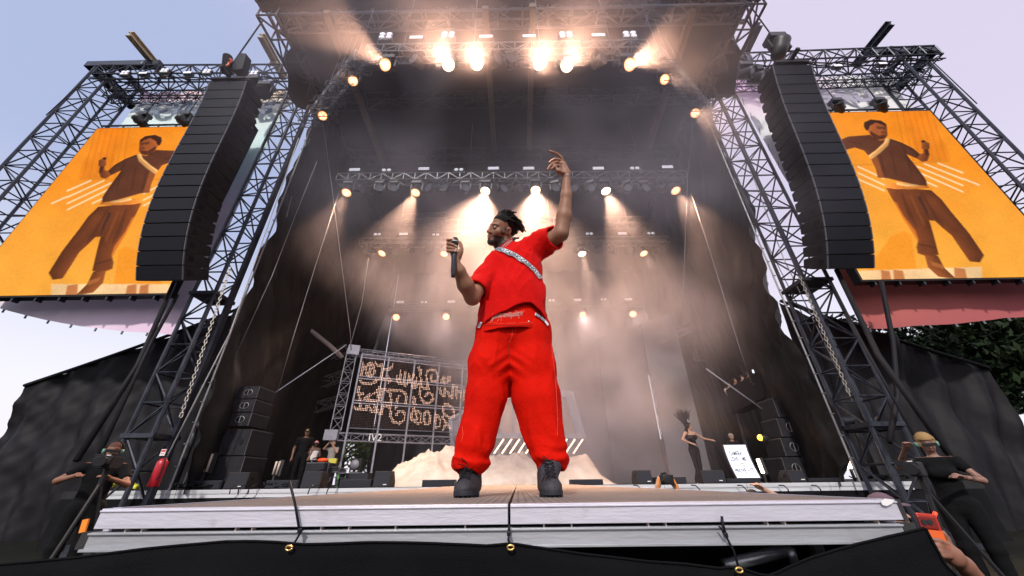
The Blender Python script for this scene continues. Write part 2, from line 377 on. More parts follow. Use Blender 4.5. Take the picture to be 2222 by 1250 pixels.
light_truss('short empty truss hanging between the second and the third truss', P(874, 476, Y=16), P(968, 473, Y=16), drop=False)
light_truss('slanting corner truss with two round lamps on the GOVERNORS side', P(782, 125, Z=RIGZ), P(682, 252, Z=RIGZ))
light_truss('slanting corner truss with two round lamps beside the smoky roof edge', P(1424, 118, Z=RIGZ), P(1532, 240, Z=RIGZ))
flood0 = proto_flood(); bl2 = proto_blind(2); bl1 = proto_blind(1); used = set()
def fix(proto, px, py, Y, label, group, scale=1):
    loc = P(px, py, Y=Y)
    loc.z -= .13 * scale
    if proto.name in used: o = copy_tree(proto)
    else: o = proto; used.add(proto.name)
    o.location = loc; o['label'] = label; o['group'] = group; o.scale = (scale,) * 3
    return o
ORD = 'first second third fourth fifth sixth seventh eighth ninth tenth eleventh twelfth thirteenth fourteenth fifteenth'.split()
for i, p in enumerate(((905, 88), (1055, 86), (1148, 85), (1297, 83))): fix(flood0, *p, T1Y, f'white strip floodlight, {ORD[i]} from the GOVERNORS side on the foremost truss', 'strip floodlights on the front truss')
for i, p in enumerate(((838, 87), (973, 85), (1228, 85), (1366, 84))): fix(bl2, *p, T1Y, f'four-lamp blinder, {ORD[i]} from the GOVERNORS side on the foremost truss', 'blinders on the front truss')
for i, p in enumerate(((772, 372), (921, 370), (1071, 369), (1147, 369), (1297, 369), (1446, 366))): fix(flood0, *p, T2Y, f'white strip floodlight, {ORD[i]} from the GOVERNORS side on the truss above the raised hand', 'strip floodlights on the second truss', 1.15)
for i, p in enumerate(((840, 372), (996, 371), (1223, 369), (1376, 368))): fix(bl1, *p, T2Y, f'two-lamp blinder, {ORD[i]} from the GOVERNORS side on the truss above the raised hand', 'blinders on the second truss')
for i, p in enumerate(((877, 510), (1010, 510), (1216, 510), (1349, 509))): fix(flood0, *p, T3Y, f'white strip floodlight, {ORD[i]} along the third truss in the smoke', 'strip floodlights on the third truss', 1.15)
for i, p in enumerate(((820, 510), (946, 511), (1278, 509), (1411, 508))): fix(bl1, *p, T3Y, f'two-lamp blinder, {ORD[i]} along the third truss in the smoke', 'blinders on the third truss')
for i, p in enumerate(((870, 657), (980, 656), (1252, 652), (1362, 651))): fix(flood0, *p, T4Y, f'faint strip floodlight, {ORD[i]} along the hindmost truss', 'strip floodlights on the hindmost truss', 1.2)
for i, p in enumerate(((921, 657), (1035, 656), (1197, 653), (1309, 651))): fix(bl1, *p, T4Y, f'faint two-lamp blinder, {ORD[i]} along the hindmost truss', 'blinders on the hindmost truss')
# lit heads: (px, py), image point the beam runs through at its distance, kind, watts, cone
G1 = 'glowing lamps of the front truss'
for i, (p, tg, k, e, a) in enumerate((((842, 145), (690, 30, 4.2), 'lit', 3600, 28), ((975, 143), (905, 40, 4.0), 'hot', 4200, 28), ((1035, 140), (1018, 50, 3.8), 'hot', 5200, 30),
                                      ((1170, 140), (1190, 50, 3.8), 'hot', 5200, 30), ((1228, 145), (1300, 40, 4.0), 'hot', 4200, 28), ((1361, 143), (1530, 60, 4.2), 'lit', 4400, 30))):
    make_head(f'{"glowing peach" if k == "lit" else "blazing white"} round lamp, {ORD[i]} from the GOVERNORS side under the foremost truss', P(*p, Y=T1Y), P(tg[0], tg[1], Y=tg[2]), k, 1.25, e, a, G1, (1, .56, .33))
for i, (p, Y, tg, e) in enumerate((((768, 177), P(768, 177, Z=RIGZ - .5).y, (700, 120, 5), 150), ((702, 253), P(702, 253, Z=RIGZ - .5).y, (640, 190, 6), 150), ((1439, 173), P(1439, 173, Z=RIGZ - .5).y, (1545, 150, 5.5), 1100), ((1506, 245), P(1506, 245, Z=RIGZ - .5).y, (1600, 262, 6.5), 700))):
    make_head(('upper', 'lower')[i % 2] + ' round amber-rimmed lamp on the slanting corner truss by the ' + ('pink and blue banner', 'smoky roof edge')[i // 2], P(*p, Y=Y), P(tg[0], tg[1], Y=tg[2]), 'lit', 1.05, e, 24)
for i, (p, tg, k, e) in enumerate((((755, 413), (600, 680, 10.5), 'lit', 2600), ((904, 413), (770, 700, 10.5), 'lit', 4400), ((1054, 411), (985, 690, 9.6), 'hot', 6800),
                                   ((1162, 409), (1172, 690, 9.6), 'hot', 9000), ((1313, 410), (1440, 700, 10.5), 'hot', 5200), ((1463, 409), (1640, 660, 10.5), 'lit', 2800))):
    make_head(f'glowing round lamp, {ORD[i]} from the GOVERNORS side under the truss above the raised hand', P(*p, Y=T2Y), P(tg[0], tg[1], Y=tg[2]), k, 1.4, e, 44 if i in (2, 3) else 34, 'glowing lamps of the second truss', blend=.7)
for i, (p, tg, k, e) in enumerate((((832, 545), (720, 700, 16), 'lit', 1500), ((965, 546), (905, 760, 16), 'lit', 1500), ((1262, 546), (1315, 760, 16), 'hot', 1700), ((1394, 545), (1510, 740, 16), 'lit', 1500))):
    make_head(f'glowing round lamp, {ORD[i]} of the four under the third truss', P(*p, Y=T3Y), P(tg[0], tg[1], Y=tg[2]), k, 1.5, e, 30, 'glowing lamps of the third truss', color=(1, .64, .44), blend=.8)
for i, (p, tg, k, e) in enumerate((((861, 686), (800, 800, 17), 'lit', 500), ((969, 685), (930, 800, 17), 'lit', 600), ((1264, 681), (1300, 800, 17), 'lit', 800), ((1372, 679), (1430, 800, 17), 'lit', 600))):
    make_head(f'dim round lamp, {ORD[i]} of the four under the hindmost truss', P(*p, Y=T4Y), P(tg[0], tg[1], Y=tg[2]), k, 1.6, e, 50, 'lamps of the hindmost truss', color=(1, .74, .62), blend=.9)
# dark heads between them
def off_heads(xs, y, Y, what, grp, s):
    o = None
    for i, x in enumerate(xs):
        loc = P(x, y, Y=Y); lab = ORD[i] + ' ' + what
        if o is None: o = make_head(lab, loc, loc + Vector((.3, -1, -.35)), 'off', s, group=grp); c = o
        else: c = copy_tree(o); c.location = loc
        c.rotation_euler = (0, 0, RNG.uniform(-.9, .9)); c['label'] = ORD[i] + ' ' + what
off_heads((905, 1076, 1108, 1300), 133, T1Y, 'dark unlit moving head from the GOVERNORS side on the foremost truss', 'unlit moving heads of the front truss', 1.1)
off_heads((782, 823, 854, 934, 965, 1010, 1090, 1122, 1205, 1250, 1282, 1345, 1362, 1398, 1434), 410, T2Y, 'dark unlit moving head from the GOVERNORS side above the raised hand', 'unlit moving heads of the second truss', 1.2)
off_heads((800, 858, 890, 930, 1300, 1330, 1366, 1425), 545, T3Y, 'faint unlit moving head from the GOVERNORS side on the third truss', 'unlit moving heads of the third truss', 1.2)
# ================================================================ smoke
HZ0, HZ1 = .014, .094
hz = MB(); hz.box((0, 15.0, 10.05), (20.4, 23.9, 18.5))
m = bpy.data.materials.new('smoke_air'); m.use_nodes = True; nt = m.node_tree; nt.nodes.remove(nt.nodes['Principled BSDF'])
vol = nt.nodes.new('ShaderNodeVolumePrincipled'); out = nt.nodes['Material Output']; nt.links.new(vol.outputs[0], out.inputs['Volume'])
vol.inputs['Color'].default_value = (.88, .84, .95, 1); vol.inputs['Anisotropy'].default_value = .25
N = lambda op, a, b=None, **k: None
def mth(op, a, b=0.0, c=None):
    x = nt.nodes.new('ShaderNodeMath'); x.operation = op
    for i, q in enumerate((a, b, c)):
        if q is None: continue
        if isinstance(q, (int, float)): x.inputs[i].default_value = q
        else: nt.links.new(q, x.inputs[i])
    return x.outputs[0]
def mrange(a, f0, f1, t0, t1, smooth=True):
    r = nt.nodes.new('ShaderNodeMapRange'); r.interpolation_type = 'SMOOTHSTEP' if smooth else 'LINEAR'; nt.links.new(a, r.inputs[0])
    for i, q in enumerate((f0, f1, t0, t1)): r.inputs[i + 1].default_value = q
    return r.outputs[0]
tc = nt.nodes.new('ShaderNodeTexCoord'); n = nt.nodes.new('ShaderNodeTexNoise'); n.inputs['Scale'].default_value = .33; n.inputs['Detail'].default_value = 3; n.inputs['Roughness'].default_value = .55
nt.links.new(tc.outputs['Object'], n.inputs[0]); sx_ = nt.nodes.new('ShaderNodeSeparateXYZ'); nt.links.new(tc.outputs['Object'], sx_.inputs[0])
ax = mth('ABSOLUTE', mth('SUBTRACT', sx_.outputs[0], mrange(sx_.outputs[2], 5.0, 11.0, 2.4, .3))); fx = mrange(ax, 3.0, 9.2, 1.0, .02); fy = mrange(mth('ADD', sx_.outputs[1], mth('MULTIPLY', sx_.outputs[2], .9)), 12.5, 18.0, .0, 1.0); fz = mth('MULTIPLY', mrange(sx_.outputs[2], 2.5, 8.0, 3.0, 1.0), mth('MAXIMUM', mrange(sx_.outputs[2], 11.3, 14.3, 1.0, .05), mth('MAXIMUM', mrange(sx_.outputs[1], 8.4, 6.4, .0, .34), mrange(sx_.outputs[1], 11.3, 12.6, .0, .6))))
ax = mth('MULTIPLY', ax, mrange(sx_.outputs[2], 3.5, 9.0, 1.9, 1.0)); fx = mrange(ax, 4.6, 10.0, 1.0, .02)
nn = mrange(n.outputs[0], .40, .64, HZ0, HZ1)
nt.links.new(mth('MULTIPLY', mth('MULTIPLY', nn, fx), mth('MULTIPLY', fy, fz)), vol.inputs['Density'])
hzo = hz.build('haze', m); tag(hzo, 'drifting stage smoke filling the space under the roof', 'haze', kind='stuff')
# ================================================================ lettering and printed surfaces
def text_mesh(s, size=1, bold=0.0, align='LEFT', ext=0.0, spacing=1.0):
    c = bpy.data.curves.new('t', 'FONT'); c.body = s; c.size = size; c.offset = bold; c.extrude = ext; c.align_x = align; c.space_character = spacing; c.resolution_u = 3
    o = bpy.data.objects.new('t', c); COL.objects.link(o); dg = bpy.context.evaluated_depsgraph_get(); dg.update()
    me = bpy.data.meshes.new_from_object(o.evaluated_get(dg)); bpy.data.objects.remove(o); me.materials.clear(); return me
def text_on(name, s, size, mtx, m, parent, bold=0.0, align='LEFT', ext=.004, spacing=1.0):
    me = text_mesh(s, size, bold, align, ext, spacing); me.transform(mtx); return link(name, me, m, parent)
def poly_mask(X, Y, pts):
    ins = np.zeros(X.shape, bool); n = len(pts)
    for i in range(n):
        x1, y1 = pts[i]; x2, y2 = pts[(i + 1) % n]
        if y1 == y2: continue
        c = ((y1 > Y) != (y2 > Y)) & (X < (x2 - x1) * (Y - y1) / (y2 - y1) + x1); ins ^= c
    return ins
def np_noise(X, Y, seed, base):
    r = np.random.RandomState(seed); o = np.zeros_like(X, float); a = 1; t = 0
    for k in range(5):
        for _ in range(3):
            fx, fy, ph = r.uniform(-1, 1) * base, r.uniform(-1, 1) * base, r.uniform(0, 6.28); o += a * np.sin(fx * X + fy * Y + ph)
        t += a * 1.7; a *= .62; base *= 1.9
    return o / t
def srgb(c):
    c = np.asarray(c, float) / 255.; return np.where(c <= .04045, c / 12.92, ((c + .055) / 1.055) ** 2.4)
def painted_mesh(name, gx, gy, pos, colfun):
    """a grid whose faces carry a printed or shown picture: colfun(u,v) -> (N,3) linear colours at the vertices"""
    U, Vv = np.meshgrid(np.linspace(0, 1, gx + 1), np.linspace(0, 1, gy + 1)); co = pos(U.ravel(), Vv.ravel())
    me = bpy.data.meshes.new(name); n = gx + 1
    q = np.array([(j * n + i, j * n + i + 1, (j + 1) * n + i + 1, (j + 1) * n + i) for j in range(gy) for i in range(gx)])
    me.from_pydata(co.tolist(), [], q.tolist())
    ca = me.color_attributes.new('print', 'FLOAT_COLOR', 'POINT'); cc = np.ones((n * (gy + 1), 4)); cc[:, :3] = colfun(U.ravel(), Vv.ravel())
    ca.data.foreach_set('color', cc.ravel()); return me
def print_mat(name, emit=0, rough=.7, trans=0):
    m = bpy.data.materials.new(name); m.use_nodes = True; nt = m.node_tree; b = nt.nodes['Principled BSDF']
    a = nt.nodes.new('ShaderNodeVertexColor'); a.layer_name = 'print'; b.inputs['Roughness'].default_value = rough
    if emit:
        b.inputs['Base Color'].default_value = (.01, .01, .01, 1); b.inputs['Specular IOR Level'].default_value = 0; nt.links.new(a.outputs[0], b.inputs['Emission Color']); b.inputs['Emission Strength'].default_value = emit
    else:
        nt.links.new(a.outputs[0], b.inputs['Base Color'])
        if trans:
            t = nt.nodes.new('ShaderNodeBsdfTranslucent'); nt.links.new(a.outputs[0], t.inputs[0]); mx = nt.nodes.new('ShaderNodeMixShader'); mx.inputs[0].default_value = trans
            nt.links.new(b.outputs[0], mx.inputs[1]); nt.links.new(t.outputs[0], mx.inputs[2]); nt.links.new(mx.outputs[0], nt.nodes['Material Output'].inputs[0])
    return m
# ---------- what the big screens show: the same performer from a lower camera, in orange light
SCX0, SCX1 = P(228, 275, Y=11.0).x - .3, P(361, 637, Y=11.0).x
SCZ0, SCZ1 = P(300, 637, Y=11.0).z, P(300, 277, Y=11.0).z
def c7(x, y): p = P(172 + x * .3041, 270 + y * .304, Y=11.0); return p.x, p.z
def screen_cols(U, Vv):
    X = SCX0 + (SCX1 - SCX0) * U; Z = SCZ0 + (SCZ1 - SCZ0) * Vv
    C = np.zeros((len(U), 3)); n1 = np_noise(X, Z, 4, .9); n2 = np_noise(X, Z, 5, 4)
    top = srgb((250, 140, 14)); low = srgb((255, 176, 62)); t = np.clip(1 - Vv + .18 * n1, 0, 1)[:, None]; C[:] = top * (1 - t) + low * t
    def put(pts, col, amt=1.0, raw=False, shade=0):
        m = poly_mask(X, Z, [c7(*p) for p in pts]); c = srgb(col)[None, :] * (1 + shade * (n1[m] + .5 * n2[m]))[:, None]
        if shade >= .14 and not raw:      # roundness, as the camera saw it: one side of every limb catches the light
            pw = [c7(*p) for p in pts]; g = np.ones(m.sum())
            for o_, k in ((.07, 1.13), (.16, 1.13), (.28, 1.12)): g = np.where(~poly_mask(X[m] + o_, Z[m], pw), g * k, g); g = np.where(~poly_mask(X[m] - o_, Z[m], pw), g / k / 1.04, g)
            c = c * g[:, None]
        C[m] = C[m] * (1 - amt) + c * amt
    put([(0, 340), (160, 0), (330, 0), (210, 390), (0, 390)], (235, 120, 15), .35, True, shade=.3)
    for k in range(7): put([(20 + 45 * k, 380), (120 + 40 * k, 0), (130 + 40 * k, 0), (32 + 45 * k, 380)], (215, 105, 15), .4)
    put([(0, 385), (700, 385), (700, 398), (0, 398)], (225, 130, 30), .5)
    for a, b, c, d in ((-90, 470, 85, 393), (-90, 515, 180, 393), (-90, 560, 230, 410), (-90, 605, 215, 455), (90, 560, 215, 500), (455, 490, 640, 395), (455, 535, 640, 440), (455, 575, 640, 485), (-200, 560, -90, 510)):
        put([(a, b), (c, d), (c, d + 13), (a, b + 13)], (255, 226, 175), .8)
    put([(240, 1205), (280, 900), (330, 870), (420, 900), (640, 1205)], (252, 150, 30), .8)
    put([(-200, 1140), (700, 1140), (700, 1260), (-200, 1260)], (255, 218, 165), .8, True, shade=.15)
    for x, w_ in ((365, 45), (455, 40), (-60, 50)): put([(x - w_, 1260), (x - w_ * .5, 1150), (x + w_, 1140), (x + w_ * .9, 1260)], (190, 100, 40), .85)
    # trousers and feet
    put([(135, 588), (60, 660), (0, 745), (-120, 900), (-220, 1060), (-190, 1110), (-120, 1100), (-60, 1010), (0, 912), (60, 860), (115, 805), (152, 802), (125, 900), (92, 1045), (160, 1060), (238, 1030), (245, 985), (232, 930), (320, 790), (400, 650), (445, 562), (300, 570)], (120, 60, 28), shade=.25)
    put([(230, 930), (250, 870), (330, 760), (380, 660), (392, 668), (330, 790), (240, 940)], (225, 120, 35), .8)
    put([(210, 620), (230, 640), (190, 720), (150, 800), (165, 720)], (70, 38, 30), .8)
    put([(98, 1052), (192, 1040), (170, 1130), (100, 1200), (20, 1215), (-20, 1215), (55, 1140)], (130, 68, 30), shade=.4)
    # shirt
    put([(415, 212), (330, 245), (250, 290), (205, 332), (228, 362), (300, 328), (240, 410), (190, 480), (165, 520), (160, 562), (240, 548), (340, 520), (440, 492), (502, 487), (512, 430), (545, 352), (592, 292), (655, 268), (760, 290), (780, 220), (700, 188), (540, 182), (480, 225)], (98, 52, 32), shade=.16)
    put([(505, 330), (545, 352), (512, 430), (500, 487), (455, 492)], (165, 88, 40), .7)
    put([(205, 332), (228, 362), (190, 387), (155, 382), (138, 340), (148, 292), (180, 296), (182, 325)], (140, 70, 32), shade=.3)
    put([(138, 298), (138, 258), (160, 246), (192, 258), (194, 290), (178, 302)], (150, 80, 40), shade=.3)
    put([(160, 245), (178, 232), (196, 240), (190, 256)], (45, 22, 15)); put([(145, 300), (175, 300), (165, 345), (145, 340)], (60, 30, 20), .8)
    # head
    put([(428, 140), (440, 105), (500, 90), (550, 110), (562, 150), (545, 185), (530, 200), (480, 222), (440, 205), (425, 190)], (165, 85, 38), shade=.15)
    put([(428, 188), (440, 214), (470, 220), (520, 208), (545, 180), (548, 150), (520, 170), (490, 190), (450, 186)], (75, 36, 20), .9)
    put([(428, 142), (433, 110), (470, 84), (540, 74), (586, 92), (590, 120), (575, 150), (558, 150), (545, 118), (505, 98), (455, 115)], (62, 28, 16))
    put([(440, 135), (500, 122), (500, 132), (442, 146)], (70, 35, 20), .8); put([(430, 168), (470, 166), (470, 174), (432, 178)], (90, 40, 25), .8)
    put([(410, 215), (438, 208), (452, 242), (505, 290), (562, 330), (545, 356), (480, 312), (425, 262)], (255, 190, 115), shade=.15)
    for k in range(12): put([(430 + k * 10, 245 + k * 7.6), (437 + k * 10, 247 + k * 7.6), (440 + k * 10, 270 + k * 7), (434 + k * 10, 268 + k * 7)], (200, 125, 60), .8)
    put([(140, 572), (160, 556), (300, 540), (450, 528), (456, 556), (380, 572), (250, 577)], (225, 130, 50), .9, shade=.3)
    put([(222, 548), (370, 522), (372, 540), (300, 556), (225, 560)], (255, 200, 130), .8, shade=.3)
    # folds, face and LED grain
    for pts, col, am in ((((470, 140), (500, 134), (502, 139), (472, 146)), (50, 24, 14), .9), (((440, 142), (458, 138), (458, 143), (441, 147)), (50, 24, 14), .9), (((452, 150), (462, 168), (446, 170)), (120, 55, 26), .7), (((436, 186), (462, 182), (464, 188), (440, 192)), (120, 52, 30), .8), (((545, 146), (558, 142), (560, 166), (548, 168)), (190, 100, 50), .8),
                         (((300, 300), (330, 262), (338, 266), (312, 312), (270, 470), (262, 470)), (66, 34, 22), .6), (((400, 300), (412, 300), (380, 470), (362, 480)), (72, 38, 24), .5), (((470, 330), (486, 330), (470, 440), (440, 480)), (70, 36, 24), .5), (((240, 330), (262, 322), (220, 350)), (60, 32, 20), .6),
                         (((200, 600), (212, 602), (120, 780), (60, 850), (50, 840)), (84, 42, 22), .6), (((330, 600), (345, 605), (300, 760), (240, 860), (236, 840)), (84, 42, 22), .6), (((270, 620), (282, 622), (240, 740), (190, 840), (180, 830)), (150, 80, 34), .5), (((110, 990), (230, 960), (232, 972), (112, 1004)), (78, 40, 22), .6), (((60, 1120), (150, 1090), (140, 1120), (60, 1150)), (200, 120, 60), .5), (((600, 240), (700, 215), (700, 228), (610, 254)), (72, 38, 24), .5)):
        put(list(pts), col, am)
    C *= (1 + .07 * n2 + .05 * np.random.RandomState(3).normal(size=len(U)))[:, None]; C *= np.where((np.floor(U * 14) + np.floor(Vv * 9)) % 2 == 0, 1.0, .985)[:, None]
    return np.clip(C, 0, 2)
def screen_pos(U, Vv): return np.stack([SCX0 + (SCX1 - SCX0) * U, np.full_like(U, 0), SCZ0 + (SCZ1 - SCZ0) * Vv], 1)
M_screen = print_mat('screen_picture', 1.0)
def screen_soft(U, Vv):
    o = 0
    for a in (-1, 0, 1):
        for b in (-1, 0, 1): o = o + screen_cols(U + a * .0016, Vv + b * .0013)
    return o / 9
scr_me = painted_mesh('picture', 220, 280, screen_pos, screen_soft)
M_frame = mat('screen_frame', (.02, .02, .022), .5)
def screen(mirror, label):
    t = thing('video_screen', label, 'video screen', (0, 11.0, 0)); cx, w_ = (SCX0 + SCX1) / 2, SCX1 - SCX0; cz, h_ = (SCZ0 + SCZ1) / 2, SCZ1 - SCZ0
    s = 1
    if mirror:
        rc = P(1872, 607, Y=11.0); s = -1; t.location.x = rc.x + SCX1; t.location.z = rc.z - SCZ0
    me = scr_me
    if mirror: me = scr_me.copy(); me.transform(Matrix.Scale(-1, 4, (1, 0, 0))); me.materials.clear()
    link('picture', me, M_screen, t)
    MB().box((s * cx, .17, cz), (w_ + .12, .3, h_ + .12)).build('cabinet', M_frame, t)
    for x in np.arange(SCX0 + .2, SCX1, .85): MB().tube((s * x, .1, SCZ1 + .05), (s * x, .1, SCZ1 + .35), .03).build('hanger', M_truss, t); MB().box((s * x, .15, SCZ0 - .12), (.06, .2, .14)).build('foot_bracket', M_truss, t)
    MB().tube((s * SCX0, .1, SCZ1 + .3), (s * SCX1, .1, SCZ1 + .3), .05).build('hanging_rail', M_truss, t)
    return t
screen(False, 'orange video screen beside the banner lettered GOVERNORS, showing a man holding a microphone')
screen(True, 'orange video screen beside the banner lettered BALL, showing a man holding a microphone')
# ---------- banners
def ramp(t, stops):
    t = np.clip(t, 0, 1); o = np.zeros((len(t), 3))
    xs = [s[0] for s in stops]; cs = np.array([srgb(s[1]) for s in stops])
    for k in range(3): o[:, k] = np.interp(t, xs, cs[:, k])
    return o
BZ1 = P(450, 196, Y=12.0).z
def banner(px_edges, stops, stops2, label, y, seed, name='printed_banner'):
    """px_edges: (inner top, inner bottom, outer bottom) in the photo; the outer side lies past the frame"""
    it, ib, ob = [P(*p, Y=y) for p in px_edges[:3]]; s = -1 if it.x < 0 else 1
    ox = px_edges[3]; f = fbm(seed, 5, 1.2)
    def pos(U, Vv):
        xi = ib.x + (it.x - ib.x) * Vv; X = ox + (xi - ox) * U; zb = ob.z + (ib.z - ob.z) * np.clip((X - ob.x) / (ib.x - ob.x), -.5, 1) - .25 * np.sin(np.clip(U, 0, 1) * math.pi)
        Z = zb + (it.z - zb) * Vv
        Yy = np.array([.10 * f(x * 1.3, z * .5) + .05 * math.sin(x * 5 + z * .6) * v for x, z, v in zip(X, Z, Vv)])
        return np.stack([X, Yy, Z], 1)
    def cols(U, Vv):
        a = ramp(1 - Vv, stops); b = ramp(1 - Vv, stops2); wv = np.clip(U * 1.15 + .12 * np.sin(Vv * 9), 0, 1)[:, None]; return np.clip((a * (1 - wv) + b * wv) * 1.45 + .10, 0, .92)
    t = thing(name, label, 'banner', (0, y, 0)); me = painted_mesh('print', 70, 70, pos, cols)
    o = link('fabric', me, print_mat('banner_' + str(seed), rough=.8, trans=.2), t, True)
    for k in range(9): u = k / 8; p = pos(np.array([u]), np.array([0.0]))[0]; MB().tube(p, (p[0], p[1], p[2] - .12), .03).build('tie', M_cable, t)
    for k in range(14): v = k / 13; p = pos(np.array([1.0]), np.array([v]))[0]; MB().tube(p, (p[0] - s * .3, p[1] - .4, p[2]), .012).build('tie_cord', M_cable, t)
    return t
b1 = banner(((636, 196), (382, 727), (120, 684), -20.5), [(0, (240, 160, 185)), (.05, (222, 175, 205)), (.10, (185, 205, 228)), (.3, (170, 205, 225)), (.6, (190, 180, 222)), (.8, (228, 180, 212)), (1, (230, 190, 216))],
            [(0, (238, 168, 130)), (.06, (225, 190, 180)), (.15, (185, 215, 230)), (.35, (165, 195, 232)), (.5, (172, 178, 228)), (.65, (208, 180, 222)), (.85, (230, 185, 212)), (1, (222, 170, 200))],
            'pink, blue and lilac printed banner lettered GOVERNORS behind the screen', 12.0, 61)
b2 = banner(((1582, 172), (1890, 712), (2080, 688), 20.8), [(0, (240, 215, 205)), (.08, (220, 220, 235)), (.25, (190, 205, 230)), (.5, (200, 190, 220)), (.7, (170, 60, 70)), (.8, (135, 20, 32)), (1, (140, 25, 40))],
            [(0, (225, 150, 190)), (.08, (225, 165, 205)), (.25, (190, 195, 230)), (.55, (205, 190, 215)), (.72, (200, 110, 95)), (.85, (170, 70, 50)), (1, (135, 25, 28))],
            'banner lettered BALL, pale at the top and red below the screen', 12.0, 62)
M_print = mat('banner_lettering', (.16, .2, .28), .8); M_print2 = mat('banner_lettering_faint', (.36, .34, .44), .8)
def place_text(b, s, pa, pb, h, m, y=11.72, bold=.05):
    a, c = P(*pa, Y=y), P(*pb, Y=y); me = text_mesh(s, 1, bold, 'LEFT', .004); xs = [v.co.x for v in me.vertices]; wd = max(xs) - min(xs)
    d = (c - a); sx = d.length / wd; M4 = Matrix(((sx, 0, 0, a.x), (0, 0, -1, y - 12.0), (0, h / .72, 0, a.z), (0, 0, 0, 1)))
    ang = math.atan2(d.z, d.x); M4 = Matrix.Translation((a.x, y - 12, a.z)) @ Matrix.Rotation(-ang, 4, 'Y') @ Matrix(((sx, 0, 0, 0), (0, 0, -1, 0), (0, h / .72, 0, 0), (0, 0, 0, 1)))
    me.transform(M4); return link('lettering', me, m, b)
place_text(b1, 'GOVERNORS', (284, 246), (588, 246), .95, M_print)
place_text(b2, 'BALL', (1778, 223), (1925, 217), 1.0, M_print2)
c = P(1697, 222, Y=11.8); MB().tube((c.x, -.26, c.z), (c.x, -.24, c.z), .42, n=20).build('printed_dot', M_print2, b2)
# ---------- towers and frames of the two screen wings
def tower(label, x, y, z0, z1, w_=1.05, extra=None, m=None):
    t = thing('lattice_tower', label, 'tower', (x, y, 0))
    truss('lattice', (0, 0, z0), (0, 0, z1), w_, w_, .9, .06, .03, m or M_truss, t, up=(0, 1, 0))
    MB().box((0, 0, z0 / 2 + .02), (w_ + .5, w_ + .5, .12)).box((0, 0, z0 + .1), (w_ + .2, w_ + .2, .16)).build('base', M_truss, t)
    for z in (z0 + (z1 - z0) * .35, z0 + (z1 - z0) * .13): MB().box((0, 0, z), (w_ + .18, w_ + .18, .12)).build('sleeve_ring', M_truss, t)
    if extra: MB().box((extra * (w_ / 2 + .12), .2, (z0 + z1) / 2), (.12, .2, z1 - z0)).build('rear_post', M_truss, t)
    return t
WZ = P(450, 172, Y=11.3).z
tl = P(645, 195, Y=11.3).x; tr = P(1580, 190, Y=11.3).x
tower('dark lattice tower between the pink and blue banner and the stage opening', P(526, 500, Y=11.3).x, 11.3, .1, WZ + .3, .78, extra=1)
tower('dark lattice tower between the smoky stage edge and the banner lettered BALL', P(1694, 500, Y=11.3).x, 11.3, .1, WZ + .6, .9)
otl = P(238, 190, Y=11.3).x; otr = P(1992, 190, Y=11.3).x
tower('outer lattice tower past the orange screen by the banner lettered GOVERNORS', otl, 11.3, .1, WZ + .3, 1.2)
tower('outer lattice tower past the orange screen by the banner lettered BALL', otr, 11.3, .1, WZ + .6, 1.2)
for nm, a, b, s in (('pink banner', P(225, 172, Y=11.0), P(652, 170, Y=11.0), -1), ('banner lettered BALL', P(1580, 147, Y=11.0), P(2020, 130, Y=11.0), 1)):
    t = thing('header_truss', f'double header truss across the top of the {nm} wing', 'truss', a); L = b - a
    truss('upper_truss', (0, 0, .1), L + Vector((0, 0, .1)), .9, .75, .8, .05, .032, M_truss, t)
    truss('lower_truss', (0, .6, -.6), L + Vector((0, .6, -.6)), .45, .45, .5, .035, .02, M_truss, t)
    m = MB()
    f = fbm(70 + s, 5, 2.2)
    for k in range(2): m.path([Vector(L) * (i / 40) + Vector((0, -.3 - .1 * k, -.5 + .12 * f(i * .5, k * 3) - .1 * k)) for i in range(41)], .035, 5)
    m.build('cable_loom', M_dcable, t)
    # frame at the outer end
    e = a if s < 0 else b; o = thing('outrigger_frame', f'flat steel outrigger frame on the outer corner above the {nm}', 'steel frame', e)
    ex = [(190, 142), (350, 142)] if s < 0 else [(2032, 110), (1884, 115)]
    pa, pb = P(*ex[0], Z=e.z + .9) - e, P(*ex[1], Z=e.z + .9) - e
    m = MB(); m.box((pa + pb) / 2, ((pb - pa).length, .3, .4)); m.box((pa.x - s * .15, pa.y + 1.2, pa.z), (.3, 2.4, .4)); m.box((pa.x - s * 1.6, pa.y + 1.2, pa.z), (.2, 2.4, .3)); m.box(((pa.x + pb.x) / 2, pa.y + 2.3, pa.z), (abs(pb.x - pa.x), .3, .35))
    m.build('frame', M_truss, o)
# boom beams poking out over the arrays
for (a, b, lab) in (((291, 84), (352, 158), 'tan-edged steel beam jutting up over the outer half of the GOVERNORS screen'), ((573, 88), (612, 160), 'tan-edged steel beam jutting up next to the roof corner on the GOVERNORS side'),
                    ((1922, 62), (1862, 135), 'grey steel beam jutting up over the outer part of the banner lettered BALL'), ((1641, 64), (1600, 150), 'grey steel beam jutting up next to the smoky roof corner')):
    z = WZ + 1.0; pa, pb = P(*a, Z=z), P(*b, Z=z); c = (pa + pb) / 2; t = thing('boom_beam', lab, 'steel beam', c)
    L = (pb - pa).length + .5; rz = math.atan2(-(pb - pa).x, (pb - pa).y)
    t.rotation_euler = (0, 0, rz)
    MB().box((0, 0, .16), (.3, L, .04)).box((0, 0, -.16), (.3, L, .04)).box((0, 0, 0), (.04, L, .3)).box((0, L * .08, -.2), (.36, .2, .2)).box((0, L * .25, 0), (.28, .03, .28)).build('web', M_tan if pa.x < 0 else M_truss, t)
    MB().tube((0, -L * .0, -.2), (0, -L * .0, -.75), .02).box((0, 0, -.62), (.1, .1, .25)).build('shackle', M_cable, t)
